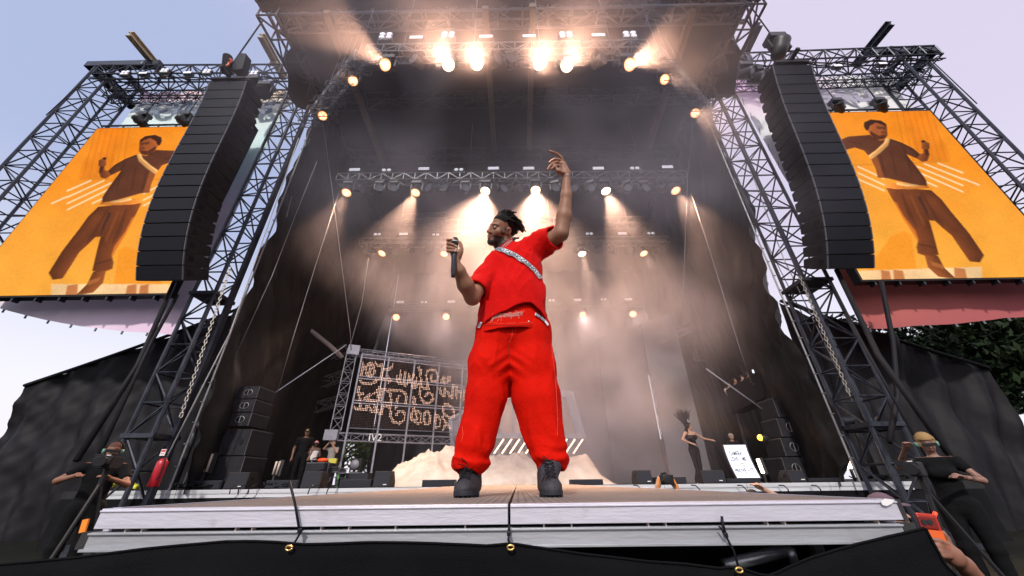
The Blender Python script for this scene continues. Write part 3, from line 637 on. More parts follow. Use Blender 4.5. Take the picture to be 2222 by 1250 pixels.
# ---------- line arrays
M_grille = mat('speaker_grille', (.012, .013, .020), .6, noise=(60, .35), bump=(120, .3)); M_cab = mat('speaker_cabinet', (.026, .024, .026), .55, noise=(4, .3)); M_hand = mat('handle_plate', (.012, .012, .014), .5)
def array_box(label=None):
    """one cabinet, front towards -Y, origin at its front centre"""
    w2, h, d = .75, .455, .98
    m = MB(); fr = [(-w2, 0, -h / 2), (w2, 0, -h / 2), (w2, 0, h / 2), (-w2, 0, h / 2)]; mid = [(-w2, .55, -h / 2 + .02), (w2, .55, -h / 2 + .02), (w2, .55, h / 2 - .02), (-w2, .55, h / 2 - .02)]; bk = [(-w2 + .03, d, -h / 2 + .07), (w2 - .03, d, -h / 2 + .07), (w2 - .03, d, h / 2 - .07), (-w2 + .03, d, h / 2 - .07)]
    vs = fr + mid + bk; q = lambda a, b: [(a + k, a + (k + 1) % 4, b + (k + 1) % 4, b + k) for k in range(4)]
    m.add(vs, [(0, 1, 2, 3)[::-1]] + q(0, 4) + q(4, 8) + [(8, 9, 10, 11)]); c = m.build('cabinet', M_cab, bevel=.008)
    g = MB(); g.box((0, -.012, 0), (2 * w2 - .1, .02, h - .035)); g.build('grille', M_grille, c)
    for s in (-1, 1): MB().box((s * (w2 - .012), -.005, 0), (.03, .04, h - .03)).build('front_strip', mat('array_edge', (.13, .13, .15), .4, .3), c)
    for s in (-1, 1):
        MB().box((s * (w2 + .006), .2, .0), (.014, .09, .2)).build('handle_recess', M_hand, c); MB().box((s * (w2 + .006), .31, .0), (.014, .07, .16)).build('handle_recess', M_hand, c)
        h2 = MB(); h2.prism([(s * (w2 - .012), .46 + .1 * math.cos(a), .13 * math.sin(a)) for a in [i * math.pi / 3 for i in range(6)]], (s * .01, 0, 0)); h2.build('side_badge', mat('side_badge', (.10, .095, .095), .6), c)
    return c
def line_array(px_, X0, label, n=18):
    """hung in a J: px_ marks the outer front edge down the stack, which hangs in the upright plane X = X0"""
    s_ = -1 if X0 < 0 else 1; C_ = np.array([P(a, b_, X=X0) for a, b_ in px_]); C_[:, 0] -= s_ * .75; L_ = np.concatenate([[0], np.cumsum(np.linalg.norm(np.diff(C_, axis=0), axis=1))])
    co = np.polyfit(L_, C_[:, 1], 3); co2 = np.polyfit(L_, C_[:, 2], 3); pt = lambda q: Vector((C_[0, 0], np.polyval(co, q), np.polyval(co2, q))); T = pt(0); t = thing('line_array', label, 'speaker array', T); b0 = None
    for k in range(n):
        a, b_ = pt(L_[-1] * k / n), pt(L_[-1] * (k + 1) / n); c = (a + b_) / 2 - T; tg = (b_ - a).normalized()
        if b0 is None: b0 = array_box(); o = b0; o.parent = t
        else: o = copy_tree(b0, t)
        o.location = c; o.rotation_euler = (math.atan2(tg.y, -tg.z), 0, 0); o.scale = (1, 1, (b_ - a).length / .466)
    MB().box((0, .35, .12), (1.3, .9, .1)).box((0, .1, .22), (.12, 1.2, .12)).box((0, .6, .22), (.12, .5, .2)).build('fly_frame', M_blk, t)
    return t
line_array([(455, 178), (407, 278), (343, 409), (311, 486), (298, 546), (297, 610)], -12.0, 'tall black curved speaker array hanging in front of the banner lettered GOVERNORS')
line_array([(1760, 141), (1800, 245), (1850, 375), (1880, 440), (1896, 515), (1895, 583)], 11.6, 'tall black curved speaker array hanging in front of the banner lettered BALL')
M_orange = mat('orange_chain', (.75, .09, .02), .5)
def hoist(p, y, label, s=1.0):
    c = P(*p, Y=y); t = thing('chain_hoist', label, 'chain hoist', c); m = MB(); m.tube((-.1 * s, 0, .0), (-.25 * s, -.2, .95 * s), .22 * s, .2 * s, 10); m.build('motor_cover', M_black, t, smooth=True, bevel=.03)
    m = MB(); m.prism([(.05 * s, 0, .2 * s), (.5 * s, 0, .3 * s), (.45 * s, -.15, 1.3 * s), (.15 * s, -.15, 1.35 * s), (-.12 * s, 0, 1.0 * s)], (.05, .35 * s, 0)); m.build('rain_cover', M_blk, t, bevel=.03)
    m = MB(); r = random.Random(3)
    m.path([Vector((.06 + r.uniform(-.1, .1), -.22, .1 + .1 * i)) for i in range(6)], .045, 5); m.build('chain_bag', M_orange, t)
    MB().tube((0, 0, 0), (0, .1, -.9), .02).tube((0.05, 0, 1.2 * s), (0.05, .1, 1.8 * s), .02).build('chain', M_cable, t); return t
hoist((497, 158), 8.6, 'black covered hoist with an orange chain above the array by the GOVERNORS banner', .9)
hl = make_head('large dark moving head standing on top of the array by the banner lettered BALL', P(1692, 104, Y=8.4), P(1692, 104, Y=8.4) + Vector((.3, -.3, .9)), 'off', 2.0)
for i, ((px, py), s_, side) in enumerate((((305, 263), 1.35, 'outer corner of the GOVERNORS screen'), ((398, 263), 1.35, 'inner half of the GOVERNORS screen'), ((1820, 233), 1.35, 'inner half of the BALL screen'), ((1913, 232), 1.35, 'outer half of the BALL screen'))):
    l = P(px, py, Y=10.9); make_head(f'hooded black moving head on the top edge, {side}', l, l + Vector((-.4, -.5, .5)), 'off', s_, group='moving heads on top of the screens')
for i, ((px, py)) in enumerate(((272, 163), (358, 158), (450, 160), (552, 163))): fix(bl2, px, py, 10.4, f'four-lamp blinder, {ORD[i]} from the outer end of the GOVERNORS header truss', 'blinders on the header truss', .8)
for i, ((px, py)) in enumerate(((314, 162), (410, 161))): fix(flood0, px, py, 10.4, f'strip floodlight, {ORD[i]} from the outer end of the pink banner header truss', 'floodlights on the header truss', .85)
for i, ((px, py)) in enumerate(((1815, 146), (1912, 141))): fix(flood0, px, py, 10.4, f'strip floodlight, {ORD[i]} from the stage on the header truss of the BALL wing', 'floodlights on the BALL header truss', .85)
for (px, py), lab in (((572, 203), 'dark moving head under the header truss beside the GOVERNORS array'), ((545, 190), 'dark moving head tucked behind the GOVERNORS array'), ((1645, 170), 'dark moving head under the header truss beside the BALL array'), ((1622, 160), 'dark moving head nearest the smoky roof edge on the BALL wing')):
    l = P(px, py, Y=10.3); make_head(lab, l, l + Vector((.5, -.6, -.7)), 'off', 1.8)
# ---------- ropes, chains, loose cables
def rope(label, pts, r=.02, m=None, name='steel_cable', cat='cable', sag=0, group=None):
    pts = [Vector(p) for p in pts]; out = []
    for i in range(len(pts) - 1):
        n = 12 if sag else 1
        for k in range(n): t = k / n; out.append(pts[i].lerp(pts[i + 1], t) - Vector((0, 0, 4 * sag * t * (1 - t))))
    out.append(pts[-1]); o = MB().path(out, r, 5).build(name, m or M_cable, smooth=True); return tag(o, label, cat, group)
rope('thin guy cable from the roof corner down to the hoist over the GOVERNORS array', [P(572, 42, Y=7.6), P(500, 145, Y=9.3)], .03, M_dcable)
rope('thin guy cable from the smoky roof corner down to the BALL array', [P(1627, 12, Y=7.6), P(1685, 92, Y=9.3)], .03, M_dcable)
rope('thin guy wire leaving the outer corner above the GOVERNORS banner', [P(200, 158, Y=10.2), P(100, 250, Y=10.2)], .02, M_dcable)
rope('thin guy wire leaving the outer corner above the BALL banner', [P(2018, 128, Y=10.2), P(2120, 225, Y=10.2)], .02, M_dcable)
rope('tension wire from the GOVERNORS header truss to the inner lamp on the screen', [P(455, 180, Y=10.8), P(405, 252, Y=10.9)], .02, M_dcable)
rope('tension wire from the GOVERNORS header truss to the outer lamp on the screen', [P(360, 195, Y=10.8), P(312, 250, Y=10.9)], .02, M_dcable)
rope('tension wire from the BALL header truss to the outer lamp on the screen', [P(1868, 172, Y=10.8), P(1908, 225, Y=10.9)], .03, M_dcable)
rope('tension wire from the BALL header truss to the inner lamp on the screen', [P(1780, 175, Y=10.8), P(1817, 225, Y=10.9)], .02, M_dcable)
for pts, lab, r in ((((378, 612), (300, 790), (165, 1000)), 'thick black strap running down from the foot of the GOVERNORS array', .07), (((385, 640), (330, 740), (215, 985)), 'second black strap from the foot of the GOVERNORS array', .05),
                    (((1815, 585), (1905, 770), (2075, 1010)), 'thick black strap running down from the foot of the BALL array', .07), (((1795, 600), (1880, 760), (2010, 990)), 'thinner black strap beside the BALL array strap', .035)):
    rope(lab, [P(p[0], p[1], Y=y) for p, y in zip(pts, (10.4, 9.8, 9.0))], r, M_dcable, 'black_strap', 'strap')
rope('dark wavy cable hanging below the orange screen across the red banner', [P(1912, 612, Y=10.8), P(1920, 650, Y=10.8), P(1938, 740, Y=10.6), P(1948, 860, Y=10.4), P(1930, 960, Y=10.2)], .07, M_dcable, 'hanging_cable')
def chain(label, a, b, r=.03):
    a, b = Vector(a), Vector(b); d = (b - a); n = int(d.length / .11); d.normalize(); x = d.orthogonal().normalized(); y = d.cross(x); m = MB()
    for i in range(n):
        c = a + (b - a) * ((i + .5) / n); s = x if i % 2 else y
        m.tube(c - d * .06 + s * .03, c + d * .06 + s * .03, .014, n=4).tube(c - d * .06 - s * .03, c + d * .06 - s * .03, .014, n=4).tube(c - d * .06 - s * .03, c - d * .06 + s * .03, .014, n=4).tube(c + d * .06 - s * .03, c + d * .06 + s * .03, .014, n=4)
    return tag(m.build('hoist_chain', mat('chain_steel', (.3, .28, .26), .45, .7)), label, 'chain')
chain('long steel hoist chain hanging along the tower beside the GOVERNORS banner', P(500, 580, Y=10.6), P(392, 905, Y=10.4))
chain('steel hoist chain hanging along the tower beside the BALL banner', P(1735, 600, Y=10.6), P(1845, 860, Y=10.4))
rope('pale rope beside the hoist chain behind the fire extinguisher', [P(648, 300, Y=11.2), P(500, 720, Y=11.2), P(358, 1000, Y=11.2)], .022, mat('pale_rope', (.45, .45, .48), .7), 'rope', 'rope')
rope('pale rope along the smoky drape beside the BALL tower', [P(1602, 300, Y=11.2), P(1700, 560, Y=11.2), P(1850, 870, Y=11.2)], .018, MATS['pale_rope'], 'rope', 'rope')
for pts, lab in ((((700, 262), (722, 420), (760, 720), (762, 760)), 'thin cable dropping from the lower corner lamp on the GOVERNORS side'), (((672, 300), (640, 400), (622, 470)), 'short cable slanting across the crumpled drape top'),
                 (((735, 420), (690, 560), (640, 720), (602, 850)), 'beaded cable along the inner drape beside the speaker stack'), (((688, 350), (640, 470), (590, 600), (470, 860)), 'cable with clips along the lit fold of the crumpled drape'),
                 (((1505, 260), (1492, 380), (1480, 700)), 'thin cable dropping from the lower corner lamp on the BALL side'), (((1500, 420), (1545, 560), (1600, 740), (1630, 830)), 'beaded cable slanting over the smoky side drape'),
                 (((1528, 250), (1640, 480), (1760, 720)), 'long cable running down the smoky side drape toward the BALL tower'), (((800, 560), (785, 660), (760, 750)), 'slack cable loop hanging under the third truss')):
    rope(lab, [P(p[0], p[1], Y=11.9 + .9 * (i % 2)) for i, p in enumerate(pts)], .016, name='rigging_cable')
# ---------- tarpaulin walls and trees past the wings
M_tarp2 = mat('grey_tarp', (.015, .0148, .018), .6, noise=(5, .2), bump=(8, .25))
def tarp(a, b, z1a, z1b, y, seed, label, z0=0.0):
    f = fbm(seed, 6, 1.6)
    o = cloth_sheet('tarpaulin_wall', (a, y, z0), (b, y, z0), (a, y, z1a), (b, y, z1b), 110, 40, lambda u, v: .16 * math.sin(u * 42 + 1.8 * f(u * 6, v * 3) + v * 5) * (1 - .5 * v) + .22 * f(u * 8, v * 6), M_tarp2)
    tag(o, label, 'tarpaulin'); e = MB(); e.path([(a + (b - a) * i / 20, y - .1, z1a + (z1b - z1a) * i / 20 - .1 * math.sin(i / 20 * math.pi)) for i in range(21)], .07); e.build('top_hem', M_tarp2, o); return o
pa, pb = P(60, 838, Y=14), P(560, 657, Y=14); tarp(pa.x, pb.x, pa.z, pb.z, 14, 81, 'folded grey tarpaulin wall below the pink end of the banner')
pa, pb = P(1690, 655, Y=14), P(2140, 800, Y=14); tarp(pb.x, pa.x, pb.z, pa.z, 14, 82, 'folded grey tarpaulin wall below the red banner')
M_bark = mat('bark', (.06, .045, .035), .9); M_leaf = mat('leaves', (.022, .042, .016), .6, noise=(2, .5)); M_leaf2 = mat('leaves_sunlit', (.20, .27, .06), .6, noise=(2, .4))  # bright leaf copy has sunlight put into its green
def tree(label, x, y, h, rad, seed, m=M_leaf, n=4200, ls=.22):
    t = thing('tree', label, 'tree', (x, y, 0)); r = np.random.RandomState(seed); tr = MB(); top = Vector((r.uniform(-.4, .4), 0, h * .75))
    tr.path([(0, 0, 0), (.1, .05, h * .3), (top.x * .6, 0, h * .55), top], [.32, .25, .17, .06], 8); cl = []
    for k in range(16):
        a = r.uniform(0, 6.28); e = r.uniform(-.2, .95); L = rad * r.uniform(.55, 1.0); s = Vector((0, 0, h * r.uniform(.32, .66)))
        c = Vector((math.cos(a) * L, math.sin(a) * L, h * .62 + e * h * .32)); tr.path([s, (s + c) / 2 + Vector((0, 0, .3)), c], [.1, .06, .02], 5); cl.append((c, rad * r.uniform(.28, .5)))
    tr.build('trunk', M_bark, t, smooth=True); vs = []; fs = []
    for k in range(n):
        c, cr = cl[r.randint(len(cl))]; d = r.normal(size=3); d /= np.linalg.norm(d); p = np.array(c) + d * cr * r.uniform(.5, 1.12) ; u = r.normal(size=3); u /= np.linalg.norm(u); v = np.cross(u, r.normal(size=3)); v /= np.linalg.norm(v); L = ls * r.uniform(.6, 1.4); b = len(vs)
        vs += [tuple(p - u * L), tuple(p + v * L * .45), tuple(p + u * L), tuple(p - v * L * .45)]; fs.append((b, b + 1, b + 2, b + 3))
    me = bpy.data.meshes.new('crown'); me.from_pydata(vs, [], fs); link('crown', me, m, t); return t
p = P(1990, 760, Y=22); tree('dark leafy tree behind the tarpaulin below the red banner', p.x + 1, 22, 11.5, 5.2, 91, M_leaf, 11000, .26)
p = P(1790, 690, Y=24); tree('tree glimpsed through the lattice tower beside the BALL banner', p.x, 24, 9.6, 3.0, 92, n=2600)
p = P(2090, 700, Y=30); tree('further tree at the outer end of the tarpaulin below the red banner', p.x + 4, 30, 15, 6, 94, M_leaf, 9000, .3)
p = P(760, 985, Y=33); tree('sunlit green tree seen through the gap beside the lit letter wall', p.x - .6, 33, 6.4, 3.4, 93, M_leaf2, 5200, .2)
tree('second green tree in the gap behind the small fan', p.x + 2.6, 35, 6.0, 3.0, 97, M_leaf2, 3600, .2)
# ================================================================ the catwalk in front
DZ = 1.485
FY = P(1105, 1094, Z=DZ).y
cxl, cxr = P(238, 1100, Y=FY).x, P(1930, 1086, Y=FY).x
z1 = P(1105, 1137, Y=FY - .02).z; z2 = P(1105, 1146, Y=FY - .02).z; z3 = P(1105, 1190, Y=FY - .02).z
cw = thing('catwalk', 'aluminium-edged catwalk of grooved brown deck panels reaching from the camera to the main stage', 'catwalk')
def alu_mat(name, base, seed):
    m = mat(name, base, .42, .25, noise=(1.3, .22), bump=(40, .08), stretch=(.5, 1, 2.5)); nt = m.node_tree; b = nt.nodes['Principled BSDF']
    src = b.inputs['Base Color'].links[0].from_socket; tc = nt.nodes.new('ShaderNodeTexCoord'); n = nt.nodes.new('ShaderNodeTexNoise'); n.inputs['Scale'].default_value = 5; n.inputs['Detail'].default_value = 9; n.inputs['Distortion'].default_value = .4
    mp = nt.nodes.new('ShaderNodeMapping'); mp.inputs['Location'].default_value = (seed, 0, 0); nt.links.new(tc.outputs['Object'], mp.inputs[0]); nt.links.new(mp.outputs[0], n.inputs[0])
    r = nt.nodes.new('ShaderNodeMapRange'); r.inputs[1].default_value = .63; r.inputs[2].default_value = .72; nt.links.new(n.outputs[0], r.inputs[0]); x = nt.nodes.new('ShaderNodeMix'); x.data_type = 'RGBA'
    x.inputs[7].default_value = (.22, .19, .16, 1); nt.links.new(src, x.inputs[6]); k = nt.nodes.new('ShaderNodeMath'); k.operation = 'MULTIPLY'; k.inputs[1].default_value = .55; nt.links.new(r.outputs[0], k.inputs[0]); nt.links.new(k.outputs[0], x.inputs[0]); nt.links.new(x.outputs[2], b.inputs['Base Color'])
    w = nt.nodes.new('ShaderNodeTexWave'); w.bands_direction = 'Z'; w.inputs['Scale'].default_value = 26; w.inputs['Distortion'].default_value = 1.2; nt.links.new(tc.outputs['Object'], w.inputs[0])
    r2 = nt.nodes.new('ShaderNodeMapRange'); r2.inputs[3].default_value = .36; r2.inputs[4].default_value = .5; nt.links.new(w.outputs[0], r2.inputs[0]); nt.links.new(r2.outputs[0], b.inputs['Roughness'])
    return m
M_edge = alu_mat('alu_edge', (.62, .61, .70), 3); M_beam2 = alu_mat('alu_beam', (.40, .415, .45), 11)
m = bpy.data.materials.new('deck_grid'); m.use_nodes = True; nt = m.node_tree; b = nt.nodes['Principled BSDF']; tc = nt.nodes.new('ShaderNodeTexCoord')
br = nt.nodes.new('ShaderNodeTexBrick'); br.offset = 0; br.inputs['Scale'].default_value = 1; br.inputs['Brick Width'].default_value = .03; br.inputs['Row Height'].default_value = .03; br.inputs['Mortar Size'].default_value = .004
br.inputs['Color1'].default_value = (.21, .172, .148, 1); br.inputs['Color2'].default_value = (.24, .198, .172, 1); br.inputs['Mortar'].default_value = (.14, .115, .1, 1); nt.links.new(tc.outputs['Object'], br.inputs[0])
nz = nt.nodes.new('ShaderNodeTexNoise'); nz.inputs['Scale'].default_value = 2.2; nz.inputs['Detail'].default_value = 6; nt.links.new(tc.outputs['Object'], nz.inputs[0]); mx = nt.nodes.new('ShaderNodeMix'); mx.data_type = 'RGBA'; mx.blend_type = 'MULTIPLY'; mx.inputs[0].default_value = .7
nt.links.new(br.outputs[0], mx.inputs[6]); nt.links.new(nz.outputs[0], mx.inputs[7]); mu = nt.nodes.new('ShaderNodeMix'); mu.data_type = 'RGBA'; mu.blend_type = 'ADD'; mu.inputs[0].default_value = .6; nt.links.new(mx.outputs[2], mu.inputs[6]); nt.links.new(br.outputs[0], mu.inputs[7]); nt.links.new(mu.outputs[2], b.inputs['Base Color'])
b.inputs['Roughness'].default_value = .95; b.inputs['Specular IOR Level'].default_value = .05; bp = nt.nodes.new('ShaderNodeBump'); bp.inputs['Strength'].default_value = .6; bp.inputs['Distance'].default_value = .003; nt.links.new(br.outputs[1], bp.inputs['Height']); bp.invert = True; nt.links.new(bp.outputs[0], b.inputs['Normal']); M_deck = m
cx = P(1105, 1094, Y=FY).x; rows = 8; y1 = 11.6; sx = P(1115, 1066, Z=DZ).x
for c_ in (0, 1):
    for r_ in range(rows):
        ya, yb = FY + .035 + (y1 - FY) * r_ / rows, FY + .035 + (y1 - FY) * (r_ + 1) / rows - .008
        xa, xb = (cxl + .03, cx - .006) if c_ == 0 else (cx + .006, cxr - .03)
        MB().box(((xa + xb) / 2, (ya + yb) / 2, DZ - .012), (xb - xa, yb - ya, .024)).build('deck_panel', M_deck, cw)
for xa, xb in ((cxl, cx - .004), (cx + .004, cxr)):
    m = MB(); m.box(((xa + xb) / 2, FY, (DZ + z1) / 2), (xb - xa, .045, DZ - z1 + .003)); m.box(((xa + xb) / 2, FY - .0235, DZ - .006), (xb - xa, .008, .006)); m.build('edge_profile', M_edge, cw, bevel=.002)
for s_, X in ((-1, cxl), (1, cxr)):
    MB().box((X + s_ * .002, (FY + y1) / 2 + .03, DZ - .04), (.03, y1 - FY, .084)).build('side_profile', M_edge, cw)
m = MB(); m.box(((cxl + cxr) / 2 - .01, FY + .005, (z2 + z3) / 2), (cxr - cxl - .0, .04, z2 - z3)); m.box(((cxl + cxr) / 2 - .01, FY - .02, z3 + .006), (cxr - cxl, .02, .008)); m.box(((cxl + cxr) / 2 - .01, FY - .018, z2 - .004), (cxr - cxl, .012, .006)); m.build('support_beam', M_beam2, cw, bevel=.0015)
MB().box((0, FY + .12, z2), (cxr - cxl - .2, .02, .06)).build('backing_board', M_black, cw)
cloth_sheet('added_dark_sheet', (cxl - .02, FY + .28, 0), (cxr + .02, FY + .28, 0), (cxl - .02, FY + .28, z3 + .03), (cxr + .02, FY + .28, z3 + .03), 60, 4, lambda u, v: .02 * math.sin(u * 70), M_black, cw)  # black sheet added to keep the space under the deck dark
for X in (cxl, cxr): cloth_sheet('side_skirt', (X, FY + .1, 0), (X, 11.7, 0), (X, FY + .1, z1), (X, 11.7, z1), 80, 3, lambda u, v: .03 * math.sin(u * 190), M_black, cw)
for px in (281, 316, 517, 552, 700, 760, 860, 1010, 1180, 1240, 1406, 1444, 1664, 1702, 1905):
    p = P(px, 1142, Y=FY); MB().box((p.x, FY + .0, (z1 + z2) / 2), (.004, .02, z1 - z2 + .002)).build('spacer_pin', mat('pin', (.6, .5, .45), .5), cw)
for X in (cxl + .12, -.1, cxr - .15):
    for yy in (FY + .22, 4.5, 8.5, 11.2): MB().tube((X, yy, 0), (X, yy, z3), .025, n=8).build('leg', M_alu, cw)
for a, b, r, lab in (((1572, 1228), (1712, 1192), .019, 'brace'), ((1714, 1190), (1727, 1232), .014, 'brace')):
    MB().tube(P(*a, Y=FY + .06), P(*b, Y=FY + .08), r, n=12).build(lab, mat('galvanised', (.3, .31, .34), .35, .8, noise=(9, .4)), cw, True)
m = MB(); pa = P(150, 1150, Y=FY + .05); m.box((cxl - .05, FY + .05, (z2 + z3) / 2), (.07, .04, z2 - z3 - .005)); m.build('corner_bracket', mat('bracket_grey', (.06, .06, .06), .5, .4, noise=(8, .5)), cw)
MB().box((cxr + .045, FY + .05, (z2 + z3) / 2), (.07, .03, (z2 - z3) * .9)).build('corner_bracket', MATS['bracket_grey'], cw); MB().box((cxr + .006, FY - .0, (DZ + z1) / 2 - .002), (.014, .05, .062)).build('end_cap', MATS['bracket_grey'], cw)
tp = P(1921, 1090, Y=FY - .03); m = MB(); m.prism([P(a, b, Y=FY - .03) for a, b in ((1910, 1088), (1920, 1082), (1937, 1084), (1935, 1092), (1923, 1098), (1914, 1096))], (0, -.003, 0)); m.build('tape_patch', M_white, cw)
# black mesh skirt laced under the edge
M_mesh = mat('scrim_mesh', (.005, .0055, .007), .85, bump=(350, .5), noise=(3, .3), spec=.12)
YS = FY - .06
edge = [(-60, 1230), (100, 1216), (172, 1209), (308, 1191), (423, 1181), (488, 1175), (537, 1174), (610, 1176), (660, 1180), (800, 1176), (940, 1177), (1060, 1183), (1109, 1178), (1160, 1186), (1260, 1202), (1400, 1217), (1482, 1222), (1560, 1233), (1600, 1229), (1640, 1245), (1690, 1252)]
edge2 = [(1640, 1262), (1690, 1243), (1751, 1213), (1800, 1196), (1849, 1180), (1930, 1161), (2004, 1144), (2012, 1160), (2049, 1226), (2120, 1290)]
def skirt(label, ed, seed):
    f = fbm(seed, 5, 3); n = 160; xs = [e[0] for e in ed]; ys = [e[1] for e in ed]; vs = []; rows_ = 14
    for i in range(n + 1):
        px = xs[0] + (xs[-1] - xs[0]) * i / n; py = float(np.interp(px, xs, ys)); p = P(px, py, Y=YS)
        for j in range(rows_ + 1): t = j / rows_; vs.append((p.x, YS + (.012 * f(p.x * 4 + t, t * 3) - .05 * math.sin(t * 2.2 + f(p.x * 1.5, 0)) * t) - .0 * t, p.z - .55 * t - .0))
    fs = [(i * (rows_ + 1) + j, (i + 1) * (rows_ + 1) + j, (i + 1) * (rows_ + 1) + j + 1, i * (rows_ + 1) + j + 1) for i in range(n) for j in range(rows_)]
    me = bpy.data.meshes.new('cloth'); me.from_pydata(vs, [], fs); o = tag(link('scrim_skirt', me, M_mesh, smooth=True), label, 'cloth'); o.modifiers.new('s', 'SOLIDIFY').thickness = .002
    h = MB(); h.path([(vs[i * (rows_ + 1)][0], vs[i * (rows_ + 1)][1] - .003, vs[i * (rows_ + 1)][2]) for i in range(0, n + 1, 2)], .0035, 5); h.build('hem', M_mesh, o, True); return o
s1 = skirt('black mesh skirt sagging under the catwalk edge, with brass eyelets', edge, 5); s2 = skirt('black mesh flap rising to the corner of the catwalk over the red phone', edge2, 6)
M_brass = mat('brass', (.75, .5, .18), .3, .9)
for (px, py) in ((628, 1189), (1108, 1188), (1603, 1237)):
    p = P(px, py, Y=YS - .02); m = MB(); n = 14
    m.path([p + Vector((math.cos(a) * .010, -.002, math.sin(a) * .006)) for a in [i * 2 * math.pi / n for i in range(n + 1)]], .0032, 6); m.build('eyelet', M_brass, s1, True)
tp_ = [([(628, 1044), (640, 1092), (650, 1152)], [(650, 1152), (655, 1150), (645, 1168), (634, 1186)], 'black cable tie standing up over the catwalk edge near the fire extinguisher'), ([(1105, 1138), (1104, 1158)], [(1104, 1158), (1103, 1172), (1108, 1186)], 'black cable tie hanging at the middle seam of the edge'), ([(1566, 1120), (1569, 1140), (1575, 1161)], [(1575, 1161), (1560, 1141), (1575, 1163), (1592, 1195), (1603, 1232)], 'black cable tie lacing the skirt below the lettered sign')]
for a, b, lab in tp_:
    t = thing('cable_tie', lab, 'cable tie'); M_tie = mat('tie_plastic', (.012, .012, .015), .35)
    MB().path([P(x, y, Y=FY - .038) for x, y in a], .0042, 6).build('tail', M_tie, t, True); MB().path([P(x, y, Y=FY - .045) for x, y in b], .0036, 6).build('loop', M_tie, t, True)
    p = P(*a[-1], Y=FY - .045); MB().box(p, (.012, .01, .014)).build('knot', M_tie, t, bevel=.003)
# ================================================================ loudspeakers along the lip
M_mon = mat('monitor_box', (.035, .036, .045), .5, noise=(6, .3)); M_monside = mat('monitor_side', (.05, .042, .04), .55, noise=(6, .3)); M_mongr = mat('monitor_grille', (.03, .032, .042), .6, noise=(70, .4))
def wedge(px0, px1, py, y, label, grp='floor wedges along the stage lip'):
    a, b = P(px0, 1056, Y=y), P(px1, 1056, Y=y); w_ = b.x - a.x; tz = P((px0 + px1) / 2, py, Y=y).z; h = tz - SZ; c = (a.x + b.x) / 2; t = thing('floor_monitor', label, 'speaker', (c, y, SZ), 0, grp)
    pr = [(-w_ / 2, .0, 0), (-w_ / 2, .06, h), (-w_ / 2, .42, h), (-w_ / 2, .62, h * .35), (-w_ / 2, .62, 0)]
    MB().prism(pr, (w_, 0, 0)).build('cabinet', M_monside, t, bevel=.01); MB().prism([(-w_ / 2 + .02, -.012, .025), (-w_ / 2 + .02, .045, h - .02), (-w_ / 2 + .02, .055, h - .02), (-w_ / 2 + .02, 0, .025)], (w_ - .04, 0, 0)).build('grille', M_mongr, t)
    MB().box((w_ * .25, -.012, .08), (.10, .012, .022)).build('badge', M_white, t)
    for s in (-1, 1): MB().box((s * (w_ / 2 + .002), .25, h * .6), (.012, .12, .07)).build('handle', M_hand, t)
    return t
def lowbox(px0, px1, py, y, label):
    a, b = P(px0, 1056, Y=y), P(px1, 1056, Y=y); w_ = b.x - a.x; h = P((px0 + px1) / 2, py, Y=y).z - SZ; t = thing('low_speaker', label, 'speaker', ((a.x + b.x) / 2, y, SZ), 0, 'low front-fill boxes along the stage lip')
    MB().box((0, .25, h / 2), (w_, .5, h)).build('cabinet', M_mon, t, bevel=.01); MB().box((0, -.008, h / 2), (w_ - .05, .018, h - .05)).build('grille', M_mongr, t); return t
for a, b, y, l in ((484, 531, 1025, 'squat floor wedge in front of the tall speaker stack'), (651, 692, 1023, 'floor wedge below the man with raised arms, brown side showing'), (808, 843, 1022, 'floor wedge at the left foot of the pale rock'), (1385, 1419, 1020, 'smoke-veiled floor wedge beside the raised photo camera'), (1530, 1580, 1020, 'floor wedge at the feet of the dancer'), (1722, 1756, 1020, 'dark floor wedge below the amber lamp')): wedge(a, b, y, 12.35, l)
for a, b, y, l in ((408, 478, 1043, 'low box between the extinguisher and the squat wedge'), (575, 645, 1042, 'low box below the guard in black'), (735, 804, 1041, 'low box at the foot of the green-taped pole'), (915, 985, 1041, 'low grey box in front of the rock beside the boot'), (1240, 1310, 1040, 'low box in front of the pale rock, at its end'), (1425, 1493, 1035, 'low box behind the raised photo camera'), (1582, 1655, 1038, 'low box under the lettered sign'), (1760, 1832, 1037, 'low box below the long light tube')): lowbox(a, b, y, 12.35, l)
